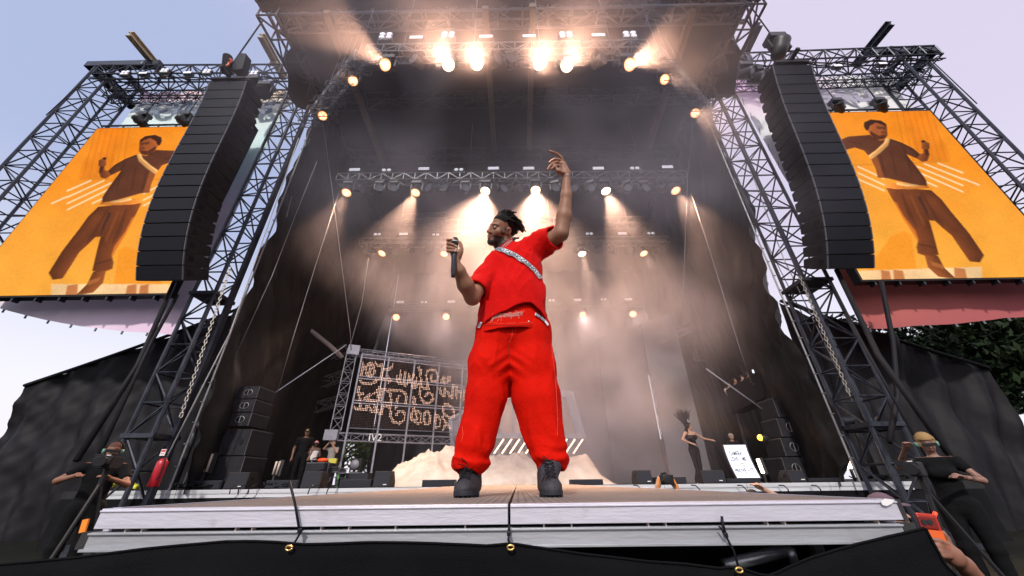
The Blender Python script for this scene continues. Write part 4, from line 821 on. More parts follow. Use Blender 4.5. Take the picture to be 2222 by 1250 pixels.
def box_speaker(label, px0, px1, py0, py1, y, depth, ports, name='side_fill_speaker', grp=None, slots=()):
    """cabinet whose narrow back with ports faces the crowd; its grille looks across the stage"""
    a, b = P(px0, py1, Y=y), P(px1, py1, Y=y); zt = P((px0 + px1) / 2, py0, Y=y).z; zb = max(SZ, a.z); w_ = b.x - a.x; t = thing(name, label, 'speaker', ((a.x + b.x) / 2, y, zb), 0, grp); h = zt - zb - .012
    MB().box((0, depth / 2, h / 2), (w_, depth, h)).build('cabinet', mat('pa_black', (.028, .028, .034), .5, noise=(5, .3)), t, bevel=.012)
    for (u, v) in ports:
        c = Vector((u * w_, 0, v * h)); m = MB(); rx, rz = w_ * .2, h * .24; m.prism([(c.x + rx * math.cos(q), -.012, c.z + rz * math.sin(q) * (1 if abs(math.sin(q)) < .9 else .92)) for q in [i * math.pi / 12 for i in range(24)]], (0, .008, 0)); po = m.build('port', M_hand, t)
        r = MB(); r.path([(c.x + rx * math.cos(q), -.014, c.z + rz * math.sin(q)) for q in [i * math.pi / 12 for i in range(25)]], .008, 5); r.tube((c.x, -.02, c.z - rz), (c.x, -.02, c.z + rz), .013).build('port_rim', mat('port_rim', (.3, .3, .33), .4, .4), po)
    for (u, v) in slots:
        m = MB(); m.box((u * w_, -.003, v * h), (.11, .012, .17)); s = m.build('handle', M_hand, t); MB().tube((u * w_, -.012, v * h - .08), (u * w_, -.012, v * h + .08), .01).build('handle_bar', MATS['pa_black'], s)
    for k in (-1, 1): MB().box((k * (w_ / 2 - .008), -.002, h / 2), (.02, .01, h)).build('corner_trim', MATS['array_edge'], t); MB().box((k * (w_ / 2 + .001), depth / 2, h - .02), (.01, depth, .03)).build('edge_trim', MATS['array_edge'], t)
    return t
box_speaker('topmost cabinet of the three with oval ports on the speaker stack', 509, 556, 838, 865, 13.0, 1.0, [(0.05, .5)])
box_speaker('middle cabinet of the three with oval ports on the speaker stack', 500, 547, 866, 894, 13.0, 1.0, [(0.05, .5)])
box_speaker('lowest cabinet of the three with oval ports on the speaker stack', 489, 538, 895, 925, 13.0, 1.0, [(0.05, .5)])
box_speaker('broad black subwoofer under the cabinets with oval ports', 452, 530, 931, 989, 13.0, 1.2, [], 'subwoofer', slots=[(-.33, .45), (.3, .5), (-.05, .85), (-.1, .12)])
box_speaker('broad black subwoofer standing on the stage at the bottom of the speaker stack', 434, 512, 990, 1056, 13.0, 1.2, [], 'subwoofer', slots=[(-.3, .75), (.2, .3)])
box_speaker('dim black subwoofer beside the stack behind the pair of beige tubes', 395, 430, 975, 1056, 13.3, 1.0, [], 'subwoofer', slots=[(0, .7)])
for i, (a, b, c_, d) in enumerate(((1690, 1735, 862, 905), (1698, 1742, 906, 948), (1706, 1750, 949, 990), (1714, 1760, 991, 1050))):
    box_speaker(('topmost', 'second from the top', 'third from the top', 'lowest')[i] + ' cabinet of the dark stack behind the bright amber lamp', a, b, c_, d, 14.2, 1.0, [(.05, .5)])
# extinguisher
M_red = mat('extinguisher_red', (.5, .015, .03), .35, noise=(5, .3))
p = P(331, 1057, Y=10.55); t = thing('fire_extinguisher', 'red fire extinguisher with a white tag at the foot of the lattice tower', 'extinguisher', (p.x, 10.55, p.z)); MB().box((0, .14, .4), (.08, .1, .3)).build('bracket', M_blk, t)
MB().lathe([(.11, 0), (.125, .02), (.125, .52), (.115, .6), (.07, .66), (.035, .68)], n=20).build('body', M_red, t, True); MB().tube((0, 0, .67), (0, 0, .74), .03).box((.03, 0, .77), (.16, .03, .02)).box((.03, 0, .73), (.14, .03, .015)).build('valve', M_blk, t)
MB().path([(.04, -.05, .72), (.14, -.1, .6), (.15, -.1, .3), (.12, -.12, .15)], .014).build('hose', M_dcable, t); m = MB(); m.box((-.02, -.09, .82), (.13, .012, .16)); tg_ = m.build('tag', M_white, t); MB().box((-.02, -.098, .86), (.11, .004, .05)).box((-.02, -.098, .79), (.09, .004, .02)).build('tag_print', mat('tag_red', (.6, .05, .06), .5), tg_)
# light tubes
M_tube = mat('lit_tube', (1, .8, .6), .4, emit=((1, .78, .55), 9)); M_tubeoff = mat('off_tube', (.5, .42, .36), .4)
def tube_lamp(label, a, b, y, r, m, n=1):
    pa, pb = P(*a, Y=y), P(*b, Y=y); base = Vector((pb.x, y, SZ)); t = thing('light_tube', label, 'tube lamp', base)
    for k in range(n): o = Vector((k * r * 3.2, 0, 0)); MB().tube(pb + o - base, pa + o - base, r, n=10).build('tube', m, t, True)
    MB().box(((pa + pb) / 2 - base + Vector((n * r * 1.6 + .04, .07, 0))), (.14, .08, (pa - pb).length + .08), rot=(0, math.atan2((pa - pb).x, (pa - pb).z), 0)).box((pb.x - base.x + .03, .05, (pb.z - SZ) / 2), (.06, .06, pb.z - SZ)).build('housing', M_lampbody, t); return t
tube_lamp('short glowing light tube beside the lettered sign', (1644, 996), (1656, 1027), 13.5, .05, M_tube); tube_lamp('long glowing light tube near the end of the stage on the BALL side', (1829, 978), (1846, 1017), 12.8, .075, M_tube)
tube_lamp('pair of unlit beige tubes leaning on the speaker stack', (454, 985), (440, 1024), 12.7, .035, M_tubeoff, 2); tube_lamp('pair of unlit tubes beside the guard in black', (601, 1001), (592, 1030), 13.2, .035, M_tubeoff, 2)
# amber effect lamps on stands: barrel on an elbow
def amber(label, lens, back, foot, y, r, e, tgt):
    L, Bk = P(*lens, Y=y - .1), P(*back, Y=y + .1); t = thing('amber_spotlight', label, 'spotlight', (P(*foot, Y=y).x, y, SZ)); o = Vector(t.location); d = (L - Bk).normalized()
    MB().tube(Bk - o, L - o, r * .9, r, 14).build('barrel', M_lampbody, t, True); MB().path([Bk - o, P(*foot, Y=y) - o, Vector((P(*foot, Y=y).x, y, SZ)) - o], [r * .8, r * .7, r * .6], 10).build('stand', M_lampbody, t, True)
    MB().lathe([(.01, .02), (r * .8, 0), (r * .82, .03), (.01, .06)], L - o, (d + Vector((0, -1.2, 0))).normalized(), 14).build('lens', mat('amber_lens', (1, .6, .1), .4, emit=((1, .5, .03), 6)), t, True)
    if e:
        ld = bpy.data.lights.new('spot', 'SPOT'); ld.energy = e; ld.color = (1, .5, .06); ld.spot_size = R(34); ld.spot_blend = .6; ld.shadow_soft_size = .05; lt = bpy.data.objects.new('beam', ld); COL.objects.link(lt); lt.parent = t
        td = (Vector(tgt) - L).normalized(); lt.matrix_local = Matrix.Translation(L - o + td * .1) @ (-td).to_track_quat('Z', 'Y').to_matrix().to_4x4()
amber('amber spotlight on an elbow stand in front of the speaker stack', (460, 927), (428, 921), (418, 950), 12.6, .13, 60, P(520, 940, Y=12.4))
amber('bright amber spotlight shining across behind the lettered sign', (1650, 950), (1668, 954), (1680, 975), 15.0, .13, 900, P(1560, 915, Y=14.5))
amber('amber spotlight on an elbow stand near the BALL tower', (1814, 918), (1848, 910), (1862, 940), 12.8, .14, 260, P(1740, 915, Y=12.8))
# ================================================================ the lit letter wall
A = P(757, 928.6, Y=16.0); D = Vector((.903, .43, 0)); 
def on_wall(px, py):
    d = ray(px, py); n = D.cross(Vector((0, 0, 1))); t = (A - Vector((0, 0, EYE))).dot(n) / d.dot(n); w_ = Vector((0, 0, EYE)) + d * t - A; return w_.dot(D), w_.z
lw = thing('letter_wall', 'tall steel grid wall of small bulbs lit as curly handwriting', 'light wall', (A.x, A.y, SZ), math.atan2(D.y, D.x)); bz = A.z - SZ
us = [on_wall(750 + x / 6.25, 750 + y / 6.25)[0] for x, y in ((30, 1110), (430, 1140), (820, 1150), (1190, 1165))]; du = (us[3] - us[0]) / 3
H = on_wall(750 + 230 / 6.25, 750 + 115 / 6.25)[1]; NU = 5
M_grid = mat('wall_frame', (.36, .36, .42), .45, .5, noise=(4, .3))
for i in range(NU + 1): MB().box((us[0] + du * i, 0, (bz + H) / 2 if True else 0), (.07, .07, H + bz)).build('upright', M_grid, lw)
for j in range(4):
    z = bz + H * j / 3
    for dz in ((-.05, .06) if j in (1, 2) else (0, -.16 if j == 3 else .0)): MB().box((us[0] + du * NU / 2, -.01, z + dz), (du * NU, .05, .04)).build('crossbar', M_grid, lw)
truss('end_truss', (us[0] - .45, .2, bz - .1), (us[0] - .45, .2, bz + H + .2), .42, .42, .5, .022, .012, M_grid, lw)
truss('bottom_truss', (us[0] - .3, .15, bz - .35), (us[0] + du * NU, .15, bz - .35), .3, .3, .5, .02, .01, M_grid, lw)
truss('top_truss', (us[0] - .3, .25, bz + H + .12), (us[0] + du * NU, .25, bz + H + .12), .3, .3, .5, .02, .01, M_grid, lw)
MB().box((us[0] - .4, .15, bz + H + .15), (.5, .4, .45)).build('corner_block', M_grid, lw); MB().box((us[0] - .6, .15, bz - .3), (.5, .4, .4)).build('corner_block', M_grid, lw)
MB().box((us[0] - .0, -.05, .22), (.09, .09, .42)).build('green_tape', mat('green_tape', (.18, .75, .1), .5, emit=((.2, .8, .1), .25)), lw)
S = [[(190, 240), (200, 330), (190, 400)], [(235, 240), (230, 300), (225, 390)], [(330 + 55 * math.cos(a), 335 + 88 * math.sin(a)) for a in np.linspace(0, 6.28, 20)], [(330, 270), (325, 400)], [(400, 240), (440, 280), (490, 290)], [(492, 260), (480, 450)], [(420, 460), (600, 470)], [(500, 325), (570, 330), (620, 300), (640, 255)], [(570, 430), (610, 470), (580, 500)], [(200, 480), (240, 520), (330, 525), (400, 500), (420, 465)],
     [(690, 420), (700, 500), (740, 520), (740, 350)], [(740, 500), (790, 540), (810, 370)], [(810, 540), (850, 480), (855, 400)], [(920, 400), (880, 480), (940, 560), (960, 440)], [(960, 530), (1010, 520), (1020, 450)], [(900, 550), (930, 585), (960, 560)], [(990, 300), (1010, 350), (1000, 410)], [(1020, 330), (1020, 400)],
     [(1105, 520), (1090, 420), (1100, 350), (1160, 325), (1220, 350), (1245, 420), (1225, 490), (1180, 490), (1145, 450), (1170, 410)], [(1105, 520), (1120, 590), (1060, 590), (1010, 540), (1000, 600), (1010, 700), (1060, 780), (1130, 790), (1180, 730), (1170, 660), (1110, 645), (1080, 690)],
     [(1290, 490), (1310, 450), (1330, 430), (1340, 510), (1300, 500), (1380, 500)], [(1400, 420), (1375, 455), (1410, 490), (1415, 430)], [(1275, 590), (1290, 660), (1330, 690), (1340, 580)], [(1380, 620), (1400, 690), (1440, 710), (1450, 550)], [(1450, 540), (1500, 560), (1500, 720)], [(1520, 620), (1560, 640), (1555, 700)], [(1600, 610), (1590, 740), (1640, 700), (1640, 610), (1600, 620)],
     [(180, 560), (190, 750)], [(130, 620), (240, 655)], [(250, 730), (330, 670), (300, 740), (340, 750)], [(380, 660), (440, 600), (450, 560), (490, 590), (480, 760)], [(440, 600), (430, 700)], [(380, 750), (470, 740)], [(510, 600), (560, 610), (620, 610), (740, 605), (800, 650), (825, 720), (815, 790)], [(530, 600), (600, 630), (615, 780)], [(720, 690), (690, 740), (700, 780)], [(530, 770), (620, 775)], [(905, 710), (940, 720), (940, 800)], [(910, 760), (930, 800)],
     [(100, 820), (140, 860), (200, 870), (190, 800)], [(210, 870), (270, 880), (280, 820)], [(320, 830), (350, 900), (400, 910), (390, 820)], [(420, 840), (430, 900), (460, 930)], [(500, 820), (490, 930)], [(540, 830), (600, 830), (610, 960), (650, 1040), (720, 1060), (790, 1010), (800, 930), (760, 885), (710, 895), (690, 940)], [(670, 850), (690, 830)],
     [(930, 850), (890, 940), (890, 1010), (930, 1030), (960, 1000), (950, 880)], [(960, 880), (1020, 930), (1010, 1050), (960, 1050)], [(1100 + 45 * math.cos(a), 985 + 90 * math.sin(a)) for a in np.linspace(0, 6.28, 20)], [(1210, 930), (1220, 1010), (1215, 1110), (1270, 1100), (1280, 1020), (1250, 950), (1210, 930)], [(1310, 970), (1360, 1060), (1320, 1140)], [(1360, 1060), (1410, 1120)], [(1350, 790), (1310, 840), (1330, 930), (1400, 975), (1470, 960), (1465, 890), (1430, 830), (1370, 790), (1350, 790)],
     [(1600, 900), (1640, 870), (1700, 900), (1690, 1000)], [(1700, 560), (1720, 700), (1790, 690)], [(1820, 560), (1850, 700), (1900, 600)]]
segs = []
for s in S:
    w_ = [on_wall(750 + x / 6.25, 750 + y / 6.25) for x, y in s]; segs += list(zip(w_[:-1], w_[1:]))
sp = .066; gu, gv = np.meshgrid(np.arange(us[0] + .1, us[0] + du * NU, sp), np.arange(.08, H, sp)); gu, gv = gu.ravel(), gv.ravel(); dist = np.full(gu.shape, 9.0)
for (a0, b0_), (a1, b1_) in segs:
    dx, dy = a1 - a0, b1_ - b0_; L2 = dx * dx + dy * dy + 1e-9; t_ = np.clip(((gu - a0) * dx + (gv - b0_) * dy) / L2, 0, 1); dist = np.minimum(dist, np.hypot(gu - a0 - t_ * dx, gv - b0_ - t_ * dy))
lit, dim = MB(), MB()
for u, v, d_ in zip(gu, gv, dist):
    on = d_ < .058; r = .019 if on else .007; mb_ = lit if on else dim
    k = [(u + r * math.cos(a), -.055, bz + v + r * math.sin(a)) for a in [i * math.pi / 3 for i in range(6)]]; mb_.add(k + [(u, -.075, bz + v)], [(i, (i + 1) % 6, 6) for i in range(6)])
o = lit.build('lit_bulbs', mat('bulb_lit', (1, .7, .5), .4, emit=((1, .60, .46), 1.0)), lw); o['kind'] = 'stuff'; o = dim.build('dark_bulbs', mat('bulb_dim', (.5, .35, .3), .4, emit=((.8, .45, .35), .5)), lw); o['kind'] = 'stuff'
text_on('lettering', 'IV2', .42, Matrix.Translation((us[0] + du * .72, -.03, bz - .48)) @ Matrix.Rotation(math.pi / 2, 4, 'X'), M_white, lw)
# rock mound
def rock(label, px0, px1, prof, y0, y1, seed, cols=((.80, .68, .58), (.60, .46, .36))):
    xa, xb = P(px0, 1054, Y=y0).x, P(px1, 1054, Y=y0).x; nx, ny = 120, 36; f = fbm(seed, 6, 1.7); g2 = fbm(seed + 1, 6, 5)
    xs = [q[0] for q in prof]; hs = [P(q[0], q[1], Y=(y0 + y1) / 2).z - SZ for q in prof]; vs = []
    for j in range(ny + 1):
        for i in range(nx + 1):
            u, v = i / nx, j / ny; x = xa + (xb - xa) * u; y = y0 + (y1 - y0) * v; hp = float(np.interp(px0 + (px1 - px0) * u, xs, hs)); s = min(1, (v / .42)) if v < .42 else max(0, 1 - (v - .42) * .5)
            s = s ** .62; r_ = abs(f(x * 1.6, y * 1.2 + x * .4)); r_ += .5 * (1 - min(1, abs(g2(x * .7 + y * .3, y * .5)) * 3)) ** 2; vs.append((x + .1 * f(y, x), y + .12 * f(x * 2, y * 2), SZ + max(-.02, hp * s * (.86 + .22 * r_) + .07 * g2(x, y) * min(1, v * 8) * min(1, hp * 3))))
    fs = [(j * (nx + 1) + i, j * (nx + 1) + i + 1, (j + 1) * (nx + 1) + i + 1, (j + 1) * (nx + 1) + i) for j in range(ny) for i in range(nx)]
    me = bpy.data.meshes.new('rock'); me.from_pydata(vs, [], fs); return tag(link('set_rock', me, mat('sandstone', cols[0], .85, noise=(1.6, .3), col2=cols[1], bump=(3.5, .9)), smooth=True), label, 'rock')
rock('long pale sandstone set rock lying behind the performer', 790, 1345, [(790, 1052), (812, 1030), (840, 998), (880, 986), (960, 979), (1040, 984), (1110, 988), (1200, 990), (1262, 992), (1290, 984), (1300, 996), (1318, 1030), (1345, 1054)], 14.0, 17.5, 21)
# weathered frame prop with its inner glow put into a peach panel's colour, slanting neon bars under it, and a dark leaning panel
M_drip = mat('weathered_lilac', (.42, .42, .52), .7, noise=(3, .45), stretch=(4, 4, .6), bump=(5, .7))
yq = 19.0; q = [P(*p, Y=yq) for p in ((1078, 848), (1243, 848), (1273, 951), (1062, 951))]; o0 = Vector((q[0].x, yq, SZ)); t = thing('window_prop', 'weathered lilac window frame prop standing behind the rock', 'stage prop', o0)
iq = [P(*p, Y=yq) for p in ((1092, 862), (1228, 862), (1250, 940), (1080, 940))]
for a, b, c_, d in ((0, 1, 1, 0), (1, 2, 2, 1), (2, 3, 3, 2), (3, 0, 0, 3)): MB().prism([q[a] - o0, q[b] - o0, iq[c_] - o0, iq[d] - o0], (0, .25, 0)).build('border', M_drip, t)
m = MB()
for k in range(5):
    s = (k + 1) / 6; m.box((iq[0].lerp(iq[3], .5).lerp(iq[1].lerp(iq[2], .5), s) - o0) + Vector((0, .1, 0)), (.07, .06, (iq[0] - iq[3]).z))
m.build('bars', M_drip, t); MB().prism([p - o0 + Vector((0, .2, 0)) for p in iq], (0, .03, 0)).build('inner_panel', mat('peach_glow_panel', (.6, .42, .36), .7, noise=(1.5, .3)), t); MB().box((q[0].lerp(q[1], .5).x - o0.x, .3, (q[3].z - SZ) / 2), (2.4, .3, q[3].z - SZ)).build('stand', M_black, t)
t = thing('neon_panel', 'row of slanting neon bars between and beside the performer\'s legs', 'neon sign', (P(1180, 985, Y=18.6).x, 18.6, SZ)); o0 = Vector(t.location)
for k in range(11):
    x = 1072 + 17.2 * k; MB().tube(P(x, 984, Y=18.6) - o0, P(x + 21, 953, Y=18.6) - o0, .035, n=8).build('neon_bar', mat('neon_bar', (1, .7, .5), .4, emit=((1, .66, .42), 5)), t, True)
MB().box((0, .15, (P(1180, 985, Y=18.6).z - SZ) / 2 + .1), (4.2, .1, P(1180, 985, Y=18.6).z - SZ + .6)).build('backing', M_black, t)
q = [P(*p, Y=18.2) for p in ((977, 911), (1030, 880), (1050, 1000), (985, 1000))]; o0 = Vector((q[0].x, 18.2, SZ)); t = thing('leaning_panel', 'grey leaning panel with a lilac border beside the letter wall', 'stage prop', o0)
MB().prism([p - o0 for p in q], (0, .12, 0)).build('panel', mat('panel_grey', (.2, .2, .24), .7, noise=(2, .3)), t); m = MB()
for a, b in ((0, 1), (0, 3)): m.tube(q[a] - o0, q[b] - o0, .10, n=6)
m.build('border', M_drip, t); MB().box((.5, .3, (q[2].z - SZ) / 2), (.9, .2, q[2].z - SZ)).build('stand', M_black, t)
# tall grey flats, amber glow board in the slit
M_flat = mat('grey_flat', (.17, .165, .185), .85, noise=(.8, .25))
def flat(label, pts, y, m, th=.12, name='tall_flat', cat='scenery flat'):
    q = [P(*p, Y=y) for p in pts]; xl = (q[0].x + q[3].x) / 2; xr = (q[1].x + q[2].x) / 2; o = MB().prism([(xl, y, q[0].z), (xr, y, q[1].z), (xr, y, SZ), (xl, y, SZ)], (0, th, 0)).build(name, m); return tag(o, label, cat)
flat('tall pale grey flat beside the bright slit, lit by smoke', ((1398, 702), (1470, 678), (1535, 1050), (1450, 1050)), 20.0, M_flat)
flat('darker drape panel on the performer side of the bright slit', ((1300, 735), (1396, 702), (1437, 1050), (1330, 1050)), 22.0, mat('drape_panel', (.1, .095, .11), .9), name='drape_panel', cat='drape')
# ================================================================ odds and ends on the stage
p = P(676, 1052, Y=14.6); t = thing('flight_case', 'black flight case with silver edges and an orange bag on top, behind the guard', 'case', (p.x, 14.6, SZ)); m = MB(); m.box((0, .3, .42), (.95, .6, .78)).build('box', M_mon, t)
e = MB()
for sx_ in (-1, 1):
    e.box((sx_ * .475, 0, .42), (.03, .03, .8))
e.box((0, 0, .81), (.98, .03, .03)).box((0, 0, .03), (.98, .03, .03)); e.build('edge', M_alu, t)
o = MB().sphere((p.x + .12, 14.8, SZ + .9), .17, sc=(1.2, .8, .5)).build('orange_bag', mat('orange_bag', (.8, .08, .01), .6), None, True); tag(o, 'small orange bag lying on the flight case', 'bag')
def frame_stand(px, py0, py1, y, label):
    a, b = P(px, py1, Y=y), P(px, py0, Y=y); h = b.z - SZ; t = thing('folding_frame', label, 'stand', (a.x, y, SZ)); m = MB()
    m.path([(-.16, 0, 0), (-.2, 0, h * .5), (-.18, 0, h), (.18, 0, h), (.15, 0, h * .5), (-.1, .05, h * .5), (-.16, 0, 0)], .022, 6); m.tube((.15, 0, h * .5), (.2, .1, 0), .022).tube((-.18, 0, h * .75), (.17, 0, h * .75), .018); m.build('tube_frame', M_alu, t); MB().box((0, .03, h * .86), (.26, .02, h * .2)).build('back_pad', M_blk, t)
frame_stand(719, 1014, 1051, 14.8, 'silver folding chair frame nearest the flight case'); frame_stand(738, 1017, 1048, 15.3, 'silver folding chair frame nearest the green-taped pole')
p = P(771, 1010, Y=15.5); t = thing('stage_fan', 'small round fan on a black box in front of the green trees', 'fan', (p.x, 15.5, SZ)); h = p.z - SZ
MB().box((0, .25, (h - .25) / 2), (1.1, .5, h - .27)).build('box', M_mon, t); MB().box((0, .1, h), (.42, .2, .5)).build('housing', M_blk, t); m = MB(); m.lathe([(.03, 0), (.14, -.01), (.17, .03), (.17, .06)], (0, -.03, h + .03), (0, -1, 0), 18).build('fan_ring', mat('fan_grey', (.2, .2, .24), .4), t, True); MB().box((-.1, -.01, h - .19), (.08, .01, .05)).box((.08, -.01, h - .19), (.08, .01, .05)).build('sticker', M_white, t)
def cables(label, px0, px1, y, seed, n=7):
    r = random.Random(seed); m = MB()
    for k in range(n):
        x = px0 + (px1 - px0) * r.random(); pts = []
        for i in range(8): q = P(x + 9 * i * r.uniform(.6, 1.2), 1050 + r.uniform(-5, 3), Y=y + r.uniform(-.1, .1)); pts.append((q.x, q.y, SZ + .04 + r.uniform(0, .14)))
        m.path(pts, .02, 5)
    return tag(m.build('cable_heap', M_dcable, None, True), label, 'cables')
cables('heap of black cables on the stage between the extinguisher and the wedge', 360, 430, 12.3, 1); cables('cables lying between the squat wedge and the low box', 540, 600, 12.4, 2); cables('cables lying at the end of the stage on the BALL side', 1840, 1950, 12.5, 3, 10)
for k, (px, s) in enumerate(((520, -1), (538, -1), (560, -1), (690, -1), (730, -1), (1375, 1), (1500, 1), (1600, 1), (1690, 1), (1760, 1))):
    p0 = P(px, 1053, Y=11.85); p1 = P(px + s * 22, 1072, Y=11.8); tag(MB().path([p0, p0.lerp(p1, .3) + Vector((0, -.12, .06)), p0.lerp(p1, .7) + Vector((0, -.12, .05)), p1], .016, 5).build('lip_cable', M_dcable, None, True), ORD[k] + ' thin black cable looping over the white lip, counted from the fire extinguisher', 'cable', 'cables looping over the white stage lip')
t = thing('yellow_straps', 'bright yellow folded straps on the end of the stage beside the camera operator', 'straps', P(245, 1057, Y=12.0)); MB().box((0, 0, .08), (.5, .2, .1), rot=(0, -.5, 0)).box((.5, .05, .05), (.5, .2, .1), rot=(0, .3, 0)).build('strap_fold', mat('yellow', (.75, .7, .05), .6), t, bevel=.03)
# bracing seen inside the side of the stage
for _n, (a, b, y) in enumerate((((632, 812), (752, 757), 20), ((628, 858), (752, 812), 20), ((618, 905), (750, 865), 20), ((655, 770), (745, 745), 21))): tag(truss('bracing_truss', P(*a, Y=y), P(*b, Y=y + 1), .5, .5, .8, .03, .018, mat('dull_steel', (.13, .12, .13), .5, .4)), ORD[_n] + ' dim slanting bracing truss between the speaker stack and the letter wall', 'truss', 'slanting bracing trusses by the letter wall')
for _n, (a, b, y) in enumerate((((1420, 745), (1602, 668), 20), ((1510, 770), (1640, 840), 20), ((1540, 730), (1660, 770), 21))): tag(truss('bracing_truss', P(*a, Y=y), P(*b, Y=y + 1), .4, .4, .8, .022, .014, MATS['dull_steel']), ORD[_n] + ' dim slanting bracing truss above the balcony', 'truss', 'slanting bracing trusses above the balcony')
rope('pale tension strap with a bright hook running under the balcony people', [P(1532, 800, Y=15), P(1655, 888, Y=15)], .03, mat('strap_grey', (.3, .32, .4), .5), 'tension_strap', 'strap')
rope('thin tension strap slanting above the speaker stack', [P(752, 748, Y=15), P(600, 850, Y=13.6)], .022, MATS['strap_grey'], 'tension_strap', 'strap')
rope('rolled pale cloth slung across the side above the letter wall', [P(645, 696, Y=17), P(680, 722, Y=17.2), P(715, 750, Y=17.4), P(742, 776, Y=17.6)], .12, mat('pale_cloth', (.35, .3, .28), .8), 'rolled_cloth', 'cloth')
# lettered sign
y = 13.3; q = [P(*p, Y=y) for p in ((1571, 966), (1619, 966), (1645, 1037), (1597, 1037))]; xl = (q[0].x + q[3].x) / 2; w_ = ((q[1] - q[0]).x + (q[2] - q[3]).x) / 2; zb, zt = q[3].z, q[0].z; hh = zt - zb
t = thing('message_board', 'white message board reading CAMERA LOVE ME TO PROVE IT', 'sign', (xl + w_ / 2, y, SZ)); zz = zb - SZ
curve = lambda v: -.0 + .13 * (1 - v) ** 2 * 1.0
def bend(me):
    for v in me.vertices: s = (v.co.z - zz) / hh; v.co.x += .10 * (1 - s) ** 2 - .06; v.co.y -= .12 * (1 - s) ** 2
    return me
def sheet(name, x0, x1, y_, z0, z1, m, th=.02, n=10):
    mb_ = MB(); 
    for j in range(n): a = z0 + (z1 - z0) * j / n; b_ = z0 + (z1 - z0) * (j + 1) / n; mb_.add([(x0, y_, a), (x1, y_, a), (x1, y_, b_), (x0, y_, b_), (x0, y_ + th, a), (x1, y_ + th, a), (x1, y_ + th, b_), (x0, y_ + th, b_)], [(0, 1, 2, 3), (4, 7, 6, 5), (0, 3, 7, 4), (1, 5, 6, 2)])
    return link(name, bend(mb_.mesh(name)), m, t)
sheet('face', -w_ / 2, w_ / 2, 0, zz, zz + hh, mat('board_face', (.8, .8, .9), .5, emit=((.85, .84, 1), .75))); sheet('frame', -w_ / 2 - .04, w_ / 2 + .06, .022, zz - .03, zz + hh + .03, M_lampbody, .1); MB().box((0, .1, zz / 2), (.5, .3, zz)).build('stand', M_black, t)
M_let = mat('letter_black', (.03, .06, .06), .6); M_hrt = mat('heart_pink', (.8, .2, .2), .5)
for s, v, x0_, fw in (('CAMERA', .68, .12, .58), ('LOVE', .505, .08, .36), ('ME', .505, .62, .18), ('TO', .33, .44, .18), ('PROVE', .155, .06, .5), ('IT', .155, .76, .14)):
    me = text_mesh(s, 1, .01, 'LEFT', .002); xs = [a.co.x for a in me.vertices]; k = fw * w_ / (max(xs) - min(xs)); me.transform(Matrix(((k, 0, 0, -w_ / 2 + x0_ * w_ - min(xs) * k), (0, 0, -1, -.014), (0, hh * .125 / .72, 0, zz + v * hh), (0, 0, 0, 1)))); link('letters', bend(me), M_let, t)
for x_, v in ((.80, .72), (.5, .55), (.86, .55), (.32, .37), (.64, .2)):
    m = MB(); c = Vector((-w_ / 2 + x_ * w_, -.016, zz + v * hh)); s = .022; m.prism([c + Vector((0, 0, -s)), c + Vector((s, 0, .3 * s)), c + Vector((.5 * s, 0, s)), c + Vector((0, 0, .5 * s)), c + Vector((-.5 * s, 0, s)), c + Vector((-s, 0, .3 * s))], (0, -.004, 0)); link('heart', bend(m.mesh()), M_hrt, t)
m = MB()
for v in (.13, .30, .475, .65, .82): m.box((0, -.008, zz + v * hh), (w_, .004, .008))
link('rail', bend(m.mesh()), mat('rail_grey', (.5, .5, .58), .5), t)
# balcony
y = 16.6; a, b = P(1574, 846, Y=y), P(1648, 806, Y=y - 1.6); t = thing('side_balcony', 'dark raised viewing platform high at the side behind the dancer', 'balcony', (a + b) / 2); o = (a + b) / 2; d = b - a
MB().prism([a - o, b - o, b - o - Vector((0, 0, .95)), a - o - Vector((0, 0, .95))], (0.3, .1, 0)).build('parapet', M_black, t); MB().prism([a - o - Vector((0, 0, .9)), b - o - Vector((0, 0, .9)), b - o + Vector((.7, .3, -.9)), a - o + Vector((.7, .3, -.9))], (0, 0, -.1)).build('floor', M_black, t)
m = MB()
for k in (0, 1): c_ = (a - o).lerp(b - o, k) + Vector((.3, .2, -1)); MB().tube(c_, (c_.x, c_.y, SZ - o.z), .06).build('post', M_truss, t)
# ================================================================ people: smooth bodies grown from distance fields
def A3(v): return np.array([v[0], v[1], v[2]], float)
def smin(a, b, k):
    h = np.clip(.5 + .5 * (b - a) / k, 0, 1); return b * (1 - h) + a * h - k * h * (1 - h)
def smax(a, b, k): return -smin(-a, -b, k)
def cone(Q, a, b, ra, rb, ky=1.0):
    a, b = A3(a), A3(b); x, y, z = Q[:, 0] - a[0], (Q[:, 1] - a[1]) / ky, Q[:, 2] - a[2]; d0, d1, d2 = b[0] - a[0], (b[1] - a[1]) / ky, b[2] - a[2]; L2 = d0 * d0 + d1 * d1 + d2 * d2 + 1e-12
    t = np.clip((x * d0 + y * d1 + z * d2) / L2, 0, 1); return np.sqrt((x - t * d0) ** 2 + (y - t * d1) ** 2 + (z - t * d2) ** 2) - (ra + (rb - ra) * t)
def chain_sdf(Q, pts, rs, ky=1.0, k=.02):
    o = None
    for i in range(len(pts) - 1):
        c = cone(Q, pts[i], pts[i + 1], rs[i], rs[i + 1], ky); o = c if o is None else smin(o, c, k)
    return o
def ell(Q, c, r):
    q = (Q - A3(c)) / np.array(r); n = np.sqrt((q * q).sum(1)); g = np.sqrt(((q / np.array(r)) ** 2).sum(1)) + 1e-9; return n * (n - 1) / g
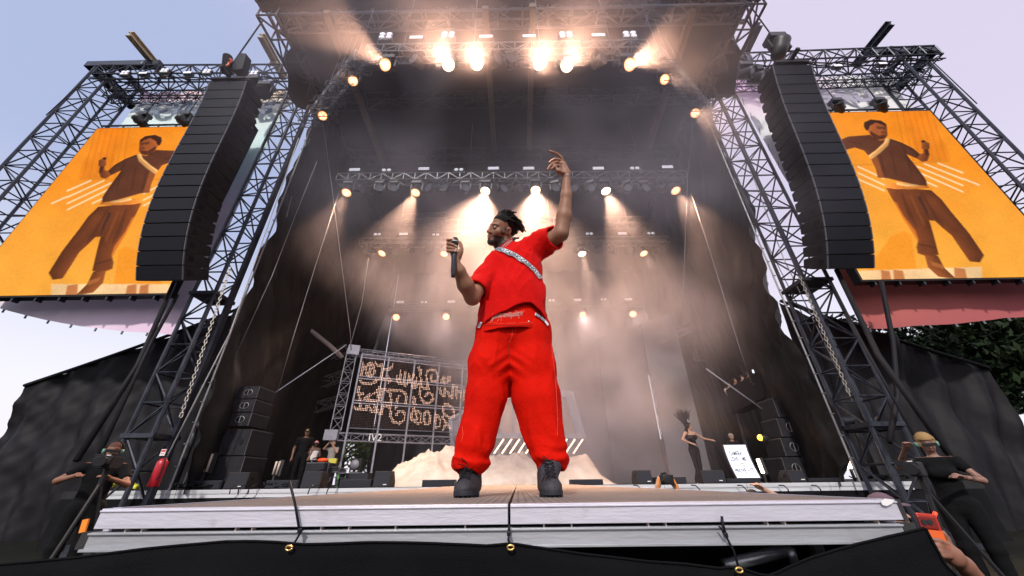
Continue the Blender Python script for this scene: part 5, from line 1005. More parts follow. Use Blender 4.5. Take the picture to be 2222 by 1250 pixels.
def sdf_grid(fn, lo, hi, h, B=8):
    """samples fn on a lattice, finely only in the blocks the surface can pass through"""
    lo, hi = A3(lo), A3(hi); nb = np.maximum(1, np.ceil((hi - lo) / (h * B)).astype(int)); cen = np.stack(np.meshgrid(*[lo[a] + h * B * (np.arange(nb[a]) + .5) for a in range(3)], indexing='ij'), -1).reshape(-1, 3)
    sg = np.concatenate([fn(cen[i:i + 200000]) for i in range(0, len(cen), 200000)]); val = np.repeat(np.repeat(np.repeat(np.where(sg < 0, -.05, .05).reshape(nb), B, 0), B, 1), B, 2)
    act = np.argwhere((np.abs(sg) < h * B * 1.5 + .022).reshape(nb)); loc = np.stack(np.meshgrid(*[np.arange(B)] * 3, indexing='ij'), -1).reshape(-1, 3)
    for i in range(0, len(act), 400):
        ii = (act[i:i + 400, None, :] * B + loc[None]).reshape(-1, 3); val[tuple(ii.T)] = fn(lo + h * ii)
    return val, lo
def sdf_mesh(name, fn, lo, hi, h, off=(0, 0, 0), colfn=None):
    val, lo = sdf_grid(fn, lo, hi, h); val = np.pad(val, 1, constant_values=.05); return grid_mesh(name, val, lo - h, h, off, colfn)
def grid_mesh(name, val, lo, h, off, cf):
    n = np.array(val.shape); ins = val < 0
    # restrict to active cells
    c = np.zeros(n - 1, bool)
    for a in (0, 1):
        for b in (0, 1):
            for d in (0, 1): c |= ins[a:n[0] - 1 + a, b:n[1] - 1 + b, d:n[2] - 1 + d] != ins[:-1, :-1, :-1]
    cells = np.argwhere(c); ids = np.full(n - 1, -1, np.int64); ids[c] = np.arange(len(cells)); acc = np.zeros((len(cells), 3)); cnt = np.zeros(len(cells))
    for ax_ in range(3):
        o = [a for a in range(3) if a != ax_]
        for i in (0, 1):
            for j in (0, 1):
                p0 = cells.copy(); p0[:, o[0]] += i; p0[:, o[1]] += j; p1 = p0.copy(); p1[:, ax_] += 1; v0, v1 = val[tuple(p0.T)], val[tuple(p1.T)]; x = (v0 < 0) != (v1 < 0); t = np.where(x, v0 / (v0 - v1 + 1e-20), 0); p = p0.astype(float); p[:, ax_] += t; acc += np.where(x[:, None], p, 0); cnt += x
    vs = lo + h * acc / np.maximum(cnt, 1)[:, None]; fs = []
    for ax_ in range(3):
        o = [(ax_ + 1) % 3, (ax_ + 2) % 3]; s0 = [slice(1, -1)] * 3; s1 = [slice(1, -1)] * 3; s0[ax_] = slice(0, -1); s1[ax_] = slice(1, None); a, b = ins[tuple(s0)], ins[tuple(s1)]; e = np.argwhere(a != b); fl = a[tuple(e.T)]; base = e.copy(); base[:, o[0]] += 1; base[:, o[1]] += 1
        def cell(d0, d1): q = base.copy(); q[:, o[0]] -= d0; q[:, o[1]] -= d1; return ids[tuple(q.T)]
        q = np.stack([cell(1, 1), cell(0, 1), cell(0, 0), cell(1, 0)], 1); q[~fl] = q[~fl][:, ::-1]; fs.append(q[(q >= 0).all(1)])
    fs = np.concatenate(fs); me = bpy.data.meshes.new(name); me.from_pydata((vs - A3(off)).tolist(), [], fs.tolist()); 
    if cf is not None:
        ca = me.color_attributes.new('print', 'FLOAT_COLOR', 'POINT'); cc = np.ones((len(vs), 4)); cc[:, :3] = cf(vs); ca.data.foreach_set('color', cc.ravel())
    me.polygons.foreach_set('use_smooth', [True] * len(fs)); return me
def wnoise(Q, seed, base, n=4):
    r = np.random.RandomState(seed); o = 0; a = 1
    for k in range(n):
        for _ in range(3): f_ = r.normal(size=3) * base; o = o + a * np.sin(Q @ f_ + r.uniform(0, 6.28))
        a *= .55; base *= 1.9
    return o / 4
def skin_mat(name, rough=.45):
    m = print_mat(name, rough=rough); b = m.node_tree.nodes['Principled BSDF']; b.inputs['Subsurface Weight'].default_value = .08; b.inputs['Subsurface Radius'].default_value = (.02, .008, .004); b.inputs['Specular IOR Level'].default_value = .45
    return m
M_skinv = skin_mat('skin', .55)
def cloth_mat(name, col, rough=.85, weave=700, sheen=.2, amt=.12):
    m = mat(name, col, rough, noise=(7, amt), bump=(weave, .2), sheen=sheen, spec=.08); return m
def ridged(Q, seed, sc, p=3):
    n = wnoise(Q * np.array(sc), seed, 1.0, 3); return (1 - np.clip(np.abs(n) * 1.6, 0, 1)) ** p
# ---------------------------------------------------------------- the performer
BYY = P(1000, 1081, Z=DZ).y            # where the boots stand
YB = BYY + .12
PXM = lambda py, Y: (P(1101, py, Y=Y) - P(1100, py, Y=Y)).length     # metres per photo pixel
def J(px, py, dY=0.0): return P(px, py, Y=YB + dY)
perf = thing('person', 'performer in red T-shirt and baggy red trousers, one hand raised, on the catwalk', 'person', (J(1105, 1075).x, YB, DZ)); PO = Vector(perf.location)
def px_r(r, py, dY=0): return r * PXM(py, YB + dY)
Lc = [(1076, 716, 38), (1066, 790, 44), (1056, 860, 41), (1046, 905, 37.5), (1036, 940, 36), (1029, 970, 37), (1019, 1000, 35)]
Rc = [(1152, 716, 40), (1153, 790, 47), (1162, 860, 46), (1172, 905, 42), (1180, 945, 37), (1189, 975, 35), (1196, 996, 34)]
def legpts(c): return [J(a, b, .0 if b < 900 else .01) for a, b, _ in c], [px_r(r, b) for _, b, r in c]
LP, LR = legpts(Lc); RP, RR = legpts(Rc)
WST = J(1113, 700); 
def pants(Q):
    l = chain_sdf(Q, LP, LR, .92, .05); r = chain_sdf(Q, RP, RR, .92, .05); d = smin(l, r, .022)
    p = cone(Q, J(1088, 722), J(1140, 722), px_r(52, 722), px_r(54, 722), .78); d = smin(d, p, .04)
    for (x, y, a) in ((1010, 1012, 20), (1203, 1003, 21), (1040, 1008, 18), (1178, 1003, 16)): d = smin(d, np.sqrt(((Q - A3(J(x, y - 8, .0))) ** 2).sum(1)) - px_r(a, y), .03)
    z = Q[:, 2]; zb = 1.0 - np.clip((z - A3(J(1029, 992))[2]) / .10, 0, 1); zb = zb * zb * (3 - 2 * zb); side = Q[:, 0] - PO.x
    n = wnoise(Q, 5, 9); n2 = wnoise(Q * np.array([1.6, 1.6, 1]), 8, 22)
    rz = ridged(Q, 71, (9, 9, 26), 2); rv = ridged(Q, 72, (17, 17, 2.6), 2); rd = ridged(Q + Q[:, [2, 2, 2]] * [.6, 0, 0], 73, (15, 15, 5), 3)
    d = d + zb * (.005 * np.sin((z * 70) + 3.4 * n + side * 11) - .015 * rz + .004 + .002 * n2) - (1 - zb) * (.013 * rv + .008 * rd - .007) + .0010 * n2
    g = np.abs(Q[:, 0] - A3(J(1106, 800))[0]); zc = A3(J(1106, 800))[2]; d = d + .006 * np.exp(-((z - zc) / .08) ** 2) * np.exp(-(g / .09) ** 2) * np.sin((z + g * .9) * 95)
    d = smax(d, Q[:, 2] - (A3(J(1113, 694))[2]), .006)
    # open hems
    for pts in ((LP[-1], J(1012, 1032)), (RP[-1], J(1198, 1028))):
        c = cone(Q, pts[0], pts[1], .052, .062); d = smax(d, -c, .006)
    d = smax(d, -(Q[:, 2] - A3(J(1110, 1036))[2] + .10 * (Q[:, 0] * 0)), .004)
    return d
lo = A3(J(965, 1040)) - [0, .22, .03]; hi = A3(J(1240, 690)) + [.05, .22, .03]; lo[1] = YB - .22; hi[1] = YB + .2; lo[2] = DZ + .02; lo[0] = J(955, 900).x; hi[0] = J(1250, 900).x
M_redp = cloth_mat('red_denim', (.60, .0065, .001), .8, 48, .0, .12); M_reds = cloth_mat('red_jersey', (.57, .005, .004), .85, 40, .03, .10)
link('trousers', sdf_mesh('trousers', pants, lo, hi, .0062, PO), M_redp, perf)
# seams and fly
def march(fn, px, py, y0=1.2, y1=2.9, n=220):
    """first point on the surface fn met by the sight line through a photo pixel"""
    d = ray(px, py); t = np.linspace(y0, y1, n) / d.y; Q = np.stack([d.x * t, d.y * t, EYE + d.z * t], 1); v = fn(Q); k = np.argmax(v < 0)
    if not (v < 0).any(): return None, None
    k = max(k, 1); s = v[k - 1] / (v[k - 1] - v[k] + 1e-12); q = Q[k - 1] * (1 - s) + Q[k] * s; e = .004
    g = np.array([fn((q + e * np.eye(3)[i])[None])[0] - fn((q - e * np.eye(3)[i])[None])[0] for i in range(3)]); g /= np.linalg.norm(g) + 1e-9; return q, g
def on_cloth(fn, pts, off=.002, steps=10):
    out = []
    for i in range(len(pts) - 1):
        for k in range(steps):
            t = k / steps; q, g = march(fn, pts[i][0] * (1 - t) + pts[i + 1][0] * t, pts[i][1] * (1 - t) + pts[i + 1][1] * t)
            if q is not None: out.append(Vector(q + g * off) - PO)
    return out
def seam(name, fn, pts, r, m, par, off=.0008):
    c = on_cloth(fn, pts, off)
    return MB().path(c, r, 5).build(name, m, par, True) if len(c) > 2 else None
M_stitch = mat('stitching', (.8, .12, .07), .8)
seam('side_seam', pants, [(1196, 745), (1203, 800), (1207, 850), (1210, 910), (1209, 950)], .0010, M_stitch, perf)
seam('fly_seam', pants, [(1102, 716), (1101, 740), (1104, 770), (1106, 800)], .0022, mat('seam_dark', (.3, .01, .005), .9), perf)
seam('fly_seam', pants, [(1112, 712), (1111, 730), (1105, 746)], .0009, M_stitch, perf)
seam('side_seam', pants, [(1003, 925), (1005, 945), (1000, 960)], .0009, M_stitch, perf)
seam('pocket_seam', pants, [(1190, 728), (1183, 748), (1176, 768)], .0012, MATS['seam_dark'], perf)
seam('pocket_seam', pants, [(1036, 728), (1043, 748), (1050, 768)], .0012, MATS['seam_dark'], perf)
# shirt
sh = dict(lb=J(1112, 676), ub=J(1118, 590, .01), sl=J(1070, 574), sr=J(1166, 530, .02), nk=J(1104, 532))
_hz = [(1035, 704), (1050, 695), (1085, 679), (1130, 662), (1152, 656), (1175, 667), (1192, 686)]
HZ = lambda x: np.interp(x, [J(a, b, -.15).x for a, b in _hz], [J(a, b, -.15).z for a, b in _hz])
def torso(Q):
    d = cone(Q, J(1112, 712), J(1115, 645), px_r(76, 690), px_r(69, 650), .76); d = smin(d, cone(Q, J(1115, 645), J(1121, 585, .01), px_r(68, 650), px_r(55, 590), .74), .03)
    return smin(d, cone(Q, J(1083, 575), J(1152, 545, .02), px_r(31, 575), px_r(32, 545), .95), .04)
def plane(Q, p, nrm): n_ = A3(nrm); n_ /= np.linalg.norm(n_); return (Q - A3(p)) @ n_
LE = (J(1048, 612, -.08), J(1025, 642, -.18)); RE = (J(1205, 516, -.09), J(1226, 503, -.16))
def shirt_solid(Q, cut=False):
    d = torso(Q)
    a_ = chain_sdf(Q, [J(1080, 576), J(1052, 606, -.06), J(1024, 640, -.17)], [.086, .082, .080], 1, .03); b_ = chain_sdf(Q, [J(1152, 545, .02), J(1180, 526, -.02), J(1208, 513, -.10)], [.085, .090, .094], 1, .03)
    if cut: a_ = smax(a_, plane(Q, J(1031, 632, -.14), LE[1] - LE[0]), .004); b_ = smax(b_, plane(Q, J(1206, 514, -.09), RE[1] - RE[0]), .004)
    d = smin(smin(d, a_, .03), b_, .03)
    d = smin(d, cone(Q, J(1106, 545, .01), J(1100, 532, .01), .075, .062), .03)
    n = wnoise(Q * np.array([1, 1, .8]), 15, 7); n2 = wnoise(Q, 18, 20); w_ = Q[:, 2]
    dr = A3(J(1170, 580)); u = (Q - dr) @ np.array([.62, 0, .78]); v = (Q - dr) @ np.array([.78, 0, -.62])
    d = d + .0025 * n2 + .003 * n - .014 * ridged(Q + Q[:, [2, 2, 2]] * [.35, 0, 0], 76, (10, 8, 3.2), 3) - .007 * ridged(Q - Q[:, [2, 2, 2]] * [.5, 0, 0], 79, (16, 12, 6), 3) + .005 + .004 * np.sin(v * 38 + 2.2 * n + u * 6) * np.exp(-((np.linalg.norm(Q - A3(J(1150, 640)), axis=1)) / .16) ** 2)
    e = A3(J(1050, 606, -.04)); u = (Q - e) @ np.array([.72, 0, -.69]); d = d + .010 * np.sin(u * 88 + 3 * n) * np.exp(-(np.linalg.norm(Q - e, axis=1) / .07) ** 2)
    e = A3(J(1183, 548, -.02)); u = (Q - e) @ np.array([.5, .0, .86]); d = d + .006 * np.sin(u * 60 + 2 * n) * np.exp(-(np.linalg.norm(Q - e, axis=1) / .09) ** 2)
    return d
def shirt(Q):
    d0 = shirt_solid(Q); d = smax(shirt_solid(Q, True), HZ(Q[:, 0]) + .004 * np.sin(Q[:, 0] * 30) - Q[:, 2], .004)
    i = d0 + .016; hem = np.maximum(i, Q[:, 2] - HZ(Q[:, 0]) - .10); sl_ = np.maximum(i, -plane(Q, J(1046, 614, -.09), LE[1] - LE[0])); sr_ = np.maximum(i, -plane(Q, J(1192, 522, -.04), RE[1] - RE[0]))
    nk = cone(Q, J(1101, 545, .0), J(1092, 505, -.02), .052, .075); return np.maximum(np.maximum(np.maximum(d, -hem), np.maximum(-sl_, -sr_)), -nk)
lo = [J(1005, 640).x, YB - .28, J(1040, 728, -.2).z]; hi = [J(1240, 520).x, YB + .2, J(1200, 462).z]
link('t_shirt', sdf_mesh('t_shirt', shirt, lo, hi, .0056, PO), M_reds, perf)
# folded bib at the waist with a frayed tear
def bib(Q):
    d0 = cone(Q, J(1110, 740), J(1113, 640), px_r(71, 715), px_r(56, 650), .71) - .005 + .002 * wnoise(Q, 33, 14)
    d = np.abs(d0) - .005; zt = HZ(Q[:, 0]) + .05; slant = J(1116, 707, -.17).z + (Q[:, 0] - J(1116, 707, -.17).x) * .04
    d = np.maximum(np.maximum(d, Q[:, 2] - zt), slant - Q[:, 2]); d = np.maximum(d, Q[:, 1] - YB); return np.maximum(d, np.maximum(Q[:, 0] - J(1178, 690).x + .55 * (J(1178, 675).z - Q[:, 2]) * 0 + np.clip((Q[:, 2] - J(1178, 690).z) * -.35, -.1, .1), J(1043, 700).x - Q[:, 0]))
lo = [J(1030, 700).x, YB - .3, J(1110, 720, -.2).z]; hi = [J(1205, 700).x, YB + .1, J(1110, 632, -.15).z]
link('folded_bib', sdf_mesh('folded_bib', bib, lo, hi, .005, PO), M_redp, perf)
seam('stitching', bib, [(1050, 700), (1090, 702), (1130, 701), (1168, 699)], .0012, M_stitch, perf, .001); seam('stitching', bib, [(1044, 706), (1110, 707), (1168, 705), (1176, 688), (1184, 672)], .0022, mat('seam_dark', (.3, .01, .005), .9), perf, .001)
rr = random.Random(4); M_thread = mat('frayed_thread', (.8, .38, .33), .9)
fr = MB(); c_ = on_cloth(bib, [(1069, 689), (1085, 685), (1110, 684), (1137, 680)], .003, 8)

for q_ in range(7): fr.path([Vector(p) + Vector((0, rr.uniform(-.001, .001), (q_ - 3) * .0036 + rr.uniform(-.0015, .0015))) for p in c_], .0014, 4)
for k in range(26):
    p = rr.choice(c_); q = Vector(p) + Vector((rr.uniform(-.03, .03), -.008, rr.uniform(-.045, .02))); fr.path([p, Vector(p).lerp(q, .5) + Vector((0, -.006, .004)), q], .0008, 4)
fr.build('frayed_tear', M_thread, perf)
q, g = march(bib, 1147, 698)
if q is not None: MB().sphere(Vector(q + g * .002) - PO, .005).build('button', mat('button', (.8, .75, .7), .4, .3), perf, True)
# back flap seen between the legs
qf = [J(1090, 800, .10), J(1118, 800, .10), J(1115, 862, .13), J(1097, 863, .13)]; MB().prism([p - PO for p in qf], (0, .008, 0)).build('back_flap', M_redp, perf)
# strap with lettering, laid on the shirt, and the belt under the bib
M_strap = mat('strap_white', (.78, .78, .82), .6, noise=(30, .1)); M_ink = mat('strap_ink', (.03, .045, .08), .6)
def ribbon(name, fn, pts, half, text, par, off=.007, tsize=.9, n=14, letters=None):
    C_, N_ = [], []
    for i in range(len(pts) - 1):
        for k in range(n):
            t = k / n; px, py = pts[i][0] * (1 - t) + pts[i + 1][0] * t, pts[i][1] * (1 - t) + pts[i + 1][1] * t; q, g = march(fn, px, py)
            if q is not None: C_.append(q); N_.append(g)
    C_, N_ = np.array(C_), np.array(N_)
    for _ in range(4):
        C_[1:-1] = (C_[:-2] + 2 * C_[1:-1] + C_[2:]) / 4; N_[1:-1] = N_[:-2] + N_[1:-1] + N_[2:]; N_ /= np.linalg.norm(N_, axis=1)[:, None]
    T_ = np.gradient(C_, axis=0); T_ /= np.linalg.norm(T_, axis=1)[:, None]; B_ = np.cross(N_, T_); B_ /= np.linalg.norm(B_, axis=1)[:, None]; B_ *= np.sign(B_[:, 2])[:, None]; C_ = C_ + N_ * off
    s = np.concatenate([[0], np.cumsum(np.linalg.norm(np.diff(C_, axis=0), axis=1))]); vs = []; fs = []; m_ = len(C_)
    for i in range(m_):
        for (a, b) in ((-1, 0), (-1, .0025), (1, .0025), (1, 0)): vs.append(C_[i] + B_[i] * a * half + N_[i] * b - A3(PO))
    for i in range(m_ - 1):
        for k in range(4): fs.append((i * 4 + k, i * 4 + (k + 1) % 4, (i + 1) * 4 + (k + 1) % 4, (i + 1) * 4 + k))
    mb_ = MB(); mb_.add([tuple(v) for v in vs], fs + [(0, 1, 2, 3), tuple((m_ - 1) * 4 + k for k in (3, 2, 1, 0))]); o = mb_.build(name, M_strap, par, True)
    e = MB()
    for a in (-1, 1): e.path([Vector(C_[i] + B_[i] * a * half * .97 + N_[i] * .003 - A3(PO)) for i in range(0, m_)], .0014, 4)
    e.build('edge_line', M_ink, o)
    me = text_mesh(text, 1, .035, 'LEFT', 0); X = np.array([v.co[:] for v in me.vertices]); h_ = 2 * half * .68; k = h_ / .72; x = X[:, 0] * k * tsize; y = (X[:, 1] - .36) * k; keep_max = s[-1] - .002
    x = np.clip(x + .004, 0, keep_max)
    def at_(arr): return np.stack([np.interp(x, s, arr[:, i]) for i in range(3)], 1)
    co = at_(C_) + at_(B_) * y[:, None] + at_(N_) * .0042 - A3(PO)
    for v, c in zip(me.vertices, co): v.co = c
    link('lettering', me, M_ink, o); return o
ribbon('shoulder_strap', shirt_solid, [(1075, 541), (1094, 545), (1118, 556), (1140, 571), (1158, 587), (1173, 607)], .019, 'CASINO CASINO·CASINO CA', perf, .008, .95)
belt_fn = lambda Q: pants(Q) - .012
ribbon('belt', lambda Q: np.minimum(pants(Q), cone(Q, J(1110, 745), J(1113, 640), px_r(70, 715), px_r(64, 650), .74)) - .006, [(1160, 682), (1172, 690), (1182, 698), (1189, 708)], .011, 'CASINO', perf, .005, .9, 8)
ribbon('belt', lambda Q: np.minimum(pants(Q), cone(Q, J(1110, 745), J(1113, 640), px_r(70, 715), px_r(64, 650), .74)) - .006, [(1040, 712), (1042, 705), (1047, 699)], .010, 'NO', perf, .005, .9, 8)
# ---- body: head, neck, arms, hands, as one surface
HF = Vector((-.71, -.56, -.13)).normalized(); HU = Vector((.52, -.20, .88)); HU = (HU - HF * HU.dot(HF)).normalized(); HX = HF.cross(HU).normalized()
HC = J(1088, 500, -.01); HM = np.array([list(HX), list(HF), list(HU)]); HS = 1.03
def hl_(Q): return (Q - A3(HC)) @ HM.T / HS
def hw(x, y, z): return Vector(A3(HC) + (np.array([x, y, z]) * HS) @ HM)
def head_sdf(Q):
    q = hl_(Q); q = q.copy(); x = np.abs(q[:, 0]); qs = q.copy(); qs[:, 0] = x
    d = ell(q, (0, -.018, .035), (.074, .096, .088)); d = smin(d, ell(q, (0, .012, -.035), (.060, .080, .075)), .03)
    d = smin(d, cone(qs, (.052, -.015, -.055), (.012, .062, -.100), .020, .020), .028); d = smin(d, cone(q, (0, .066, -.098), (0, .060, -.100), .024, .024), .02)
    d = smin(d, cone(qs, (.040, .052, -.025), (.052, .025, -.018), .024, .02), .02); d = smin(d, cone(qs, (.010, .082, .020), (.040, .070, .022), .010, .009), .015)
    d = smax(d, -(np.sqrt(((qs - [.030, .098, -.001]) ** 2).sum(1)) - .016), .014)
    d = smin(d, cone(q, (0, .084, .008), (0, .108, -.034), .007, .0115), .012); d = smin(d, np.sqrt(((qs - [.012, .098, -.037]) ** 2).sum(1)) - .0095, .006)
    d = smax(d, -(np.sqrt(((qs - [.008, .103, -.046]) ** 2).sum(1)) - .004), .003)
    d = smin(d, ell(q, (0, .089, -.062), (.024, .014, .0075)), .006); d = smin(d, ell(q, (0, .086, -.076), (.021, .014, .009)), .005); d = smax(d, -(np.maximum(np.abs(q[:, 2] + .0685) - .0016, np.maximum(x - .022, .088 - q[:, 1]))), .003)
    d = smin(d, ell(qs, (.031, .078, .0), (.015, .0125, .0115)), .004)
    e = ell(qs, (.078, -.012, -.008), (.010, .019, .031)); e = smax(e, -ell(qs, (.088, -.006, -.004), (.007, .010, .018)), .004); d = smin(d, e, .008)
    return d * HS
NB = J(1108, 548, .02)
MY = -.40  # the microphone hand, in front of the body
mt, mb2 = J(987.5, 518, MY), J(983, 601, MY)
def hand_l(Q):
    h = lambda x, y, d=0: J(x, y, MY + d); d = chain_sdf(Q, [h(989, 567, .03), h(990, 556, .03), h(984, 542, .034), h(981, 530, .03)], [.024, .026, .024, .02], 1, .015)
    d = smin(d, cone(Q, h(996, 556, .022), h(1000, 546, .01), .017, .014), .012)
    F_ = [((978, 521, .03), (972, 521, .012), (974, 520, -.012), (979, 519.5, -.019), (984, 519.5, -.017)), ((977, 530, .032), (971.5, 529, .012), (974, 528.5, -.014), (982, 531, -.021), (990, 534.5, -.016)), ((977, 538, .032), (971.5, 537, .01), (974, 537, -.015), (982, 538.5, -.022), (991, 541, -.016)), ((977, 545, .03), (971.5, 544.5, .01), (974, 544.5, -.014), (981, 545, -.021), (988.5, 545, -.016))]
    for f_ in F_: d = smin(d, chain_sdf(Q, [h(*p) for p in f_], [.0095, .0095, .0088, .0085, .0072], 1, .004), .0045)
    d = smin(d, chain_sdf(Q, [h(1000, 549, .012), h(1002, 541, .006), h(1000, 532, .002), h(998, 525.5, .0)], [.0135, .0115, .0105, .0085], 1, .006), .006)
    return d
RY = -.22
def hand_r(Q):
    h = lambda x, y, d=0: J(x, y, RY + d); d = chain_sdf(Q, [h(1229, 388), h(1227, 375, -.005), h(1220, 356, -.01)], [.028, .034, .031], .62, .02); d = smin(d, cone(Q, h(1213, 372, -.02), h(1212, 358, -.02), .022, .016), .02)
    F_ = [((1221, 348, -.0), (1218, 341.5, -.01), (1209, 334, -.02), (1201, 330.5, -.03), (1194, 328.5, -.035)), ((1219, 351, -.015), (1212, 346.5, -.03), (1203, 346, -.04), (1197, 348.5, -.045), (1193, 352.5, -.045)), ((1217, 356, -.025), (1209, 352, -.042), (1200, 354.5, -.05), (1193, 361, -.052), (1188, 368.5, -.05)), ((1215, 361, -.03), (1208, 359, -.05), (1201, 363, -.055), (1197, 367, -.055))]
    for f_ in F_: d = smin(d, chain_sdf(Q, [h(*p) for p in f_], [.012, .0108, .0098, .009, .0075][:len(f_)], 1, .004), .006)
    return smin(d, chain_sdf(Q, [h(1222, 376, -.03), h(1211, 371, -.045), h(1204, 362, -.05), (h(1201, 356, -.045))], [.016, .013, .011, .0085], 1, .006), .008)
EL, ER = J(1025, 646, -.19), J(1217, 507, -.13)
def arms(Q):
    l = chain_sdf(Q, [J(1072, 580, -.0), J(1048, 612, -.08), EL], [.050, .050, .044], 1, .02); l = smin(l, chain_sdf(Q, [EL, J(1010, 618, -.27), J(996, 588, -.34), J(989, 567, MY + .03)], [.046, .047, .034, .024], 1, .02), .02); l = smin(l, hand_l(Q), .008)
    r = chain_sdf(Q, [J(1160, 545, .01), J(1190, 524, -.06), ER], [.06, .058, .05], 1, .02); r = smin(r, chain_sdf(Q, [ER, J(1224, 470, -.16), J(1229, 425, -.20), J(1229, 390, RY)], [.052, .052, .038, .0275], 1, .02), .02); r = smin(r, hand_r(Q), .012)
    return np.minimum(l, r)
def neck(Q): return chain_sdf(Q, [hw(0, -.025, -.03), hw(0, -.02, -.085), NB, J(1113, 575, .03)], [.058, .060, .066, .09], 1, .03)
def skin_cols(Q):
    base = np.array([.27, .128, .076]); n = wnoise(Q, 41, 40); c = base[None] * (1 + .10 * n)[:, None]; q = hl_(Q); x = np.abs(q[:, 0]); hd = np.linalg.norm((q - [0, 0, -.02]) / [.1, .13, .14], axis=1) < 1.05
    fz = wnoise(Q, 43, 160); n3 = wnoise(Q, 44, 60)
    beard = hd & (q[:, 1] > -.015) & ((q[:, 2] < -.052 - .35 * np.clip(x - .02, 0, 1) * 0) & ~((x < .027) & (q[:, 2] > -.088) & (q[:, 1] > .075)))
    side = hd & (x > .040) & (q[:, 2] < .012) & (q[:, 2] > -.06) & (q[:, 1] > -.012) & (q[:, 1] < .050)
    full = beard & ((q[:, 2] < -.085) | (x > .03)) & (q[:, 1] > .01)
    a = np.where(full, .88, np.where(beard, .72 * (n3 > -.3), np.where(side, .55 * (fz + .7 * n3 > .05), 0))); must = hd & (x < .026) & (q[:, 2] < -.047) & (q[:, 2] > -.056) & (q[:, 1] > .08); a = np.where(must, .75, a)
    c = c * (1 - a)[:, None] + np.array([.018, .012, .010]) * a[:, None]
    c = np.where(a[:, None] > 0, c * np.clip(.55 + .5 * fz, .2, 1)[:, None] , c)
    lips = hd & (x < .024) & (q[:, 2] < -.056) & (q[:, 2] > -.085) & (q[:, 1] > .084); c[lips] = [.27, .09, .075]
    brow = hd & (x > .012) & (x < .047) & (np.abs(q[:, 2] - .020 - .1 * (x - .03)) < .0042) & (q[:, 1] > .05); c[brow] = [.03, .018, .014]
    lid = hd & (np.abs(x - .031) < .017) & (np.abs(q[:, 2]) < .0135) & (q[:, 1] > .074); c[lid] *= .8
    white = hd & (((x - .031) / .0125) ** 2 + ((q[:, 2] + .0) / .0068) ** 2 < 1) & (q[:, 1] > .074); c[white] = [.6, .52, .48]; iris = white & (np.abs(q[:, 0] - np.sign(q[:, 0]) * .031 - .000) < .0058); c[iris] = [.02, .012, .01]
    # nails and paler palms
    for tip in ((984, 519.5), (990, 534.5), (991, 541), (988.5, 545)):
        t_ = A3(J(tip[0] - .6, tip[1] - .4, MY - .026)); k = np.linalg.norm(Q - t_, axis=1) < .0085; c[k] = [.62, .40, .33]
    return c
def dedup(name, fn, lo, hi, h, par, m, cf): return link(name, sdf_mesh(name, fn, lo, hi, h, PO, cf), m, par)
lo = [J(960, 540).x - .02, YB - .50, J(1030, 665, -.19).z - .03]; hi = [J(1245, 400).x + .03, YB + .16, J(1200, 318, RY).z + .02]
def body_fn(Q): return smin(smin(head_sdf(Q), neck(Q), .02), arms(Q), .02)
link('body', sdf_mesh('body', body_fn, lo, hi, .0034, PO, skin_cols), M_skinv, perf)
# hair: cap and short twists
M_hair = mat('black_hair', (.012, .010, .010), .6, noise=(60, .4), bump=(90, .8)); rr = random.Random(12)
def cap(Q):
    q = hl_(Q); d = ell(q, (0, -.022, .040), (.080, .102, .094)) + .003 * wnoise(Q, 51, 130, 3); line = np.where(q[:, 1] > .02, .062 + .35 * (q[:, 1] - .055), .062 - 1.25 * (.02 - q[:, 1])); ear = np.sqrt(((np.abs(q[:, 0]) - .078) ** 2 + (q[:, 1] + .012) ** 2 + (q[:, 2] + .005) ** 2)) - .034
    return np.maximum(np.maximum(d, (np.maximum(line, -.062) - q[:, 2])), -ear) * HS
c0 = A3(HC); hair = link('hair', sdf_mesh('hair', cap, c0 - .16, c0 + .17, .0035, PO), M_hair, perf)
tw = MB()
for k in range(190):
    th = rr.uniform(0, 6.28); ph = rr.uniform(.05, 1.0) * 1.35; dx = Vector((math.sin(ph) * math.cos(th), math.sin(ph) * math.sin(th) , math.cos(ph))); 
    if dx.y > .55 and dx.z < .75: continue
    root = (dx.x * .074, -.022 + dx.y * .095, .040 + dx.z * .088); L_ = rr.uniform(.035, .065) * (1.5 if dx.y < -.1 else .75); out = Vector((dx.x, dx.y - .8, dx.z * .6 + (.15 if dx.y > -.1 else -.75))).normalized(); p = [Vector(root)]
    for s_ in range(4): p.append(p[-1] + out * L_ / 4 + Vector((rr.uniform(-.006, .006), rr.uniform(-.006, .006), rr.uniform(-.006, .006) - (.003 if dx.y < -.2 else 0)))); out = (out + Vector((0, -.15, -.18))).normalized()
    tw.path([hw(*q) - PO for q in p], [.008, .0078, .0072, .0062, .004], 5)
tw.build('hair_twists', M_hair, hair, True)
# necklace, collar microphone clip, bracelet
M_silver = mat('silver', (.7, .7, .7), .25, .9)
def body_shirt(Q): return np.minimum(shirt_solid(Q), neck(Q))
for pts in ([(1108, 521), (1097, 530), (1086, 542)], [(1113, 522), (1101, 532), (1092, 542)]):
    c = on_cloth(body_shirt, pts, .003, 8)
    if len(c) > 2: MB().path(c, .0022, 6).build('necklace', M_silver, perf, True)
q, g = march(body_shirt, 1113, 520)
if q is not None:
    m = MB(); c = Vector(q + g * .012) - PO; m.box(c, (.022, .018, .02)).box(c + Vector((.022, 0, .004)), (.03, .014, .009), rot=(0, -.2, 0)).tube(c + Vector((-.01, 0, 0)), c + Vector((-.02, -.01, .012)), .005); m.build('collar_clip', M_blk, perf, bevel=.002)
seam('collar', body_shirt, [(1082, 538), (1092, 530), (1103, 523), (1112, 519)], .004, M_reds, perf, .002)
bw_ = J(1229, 386, RY - .0); ax_ = (J(1229, 375, RY) - J(1229, 400, RY)).normalized(); qb = ax_.to_track_quat('Z', 'Y'); n = 22
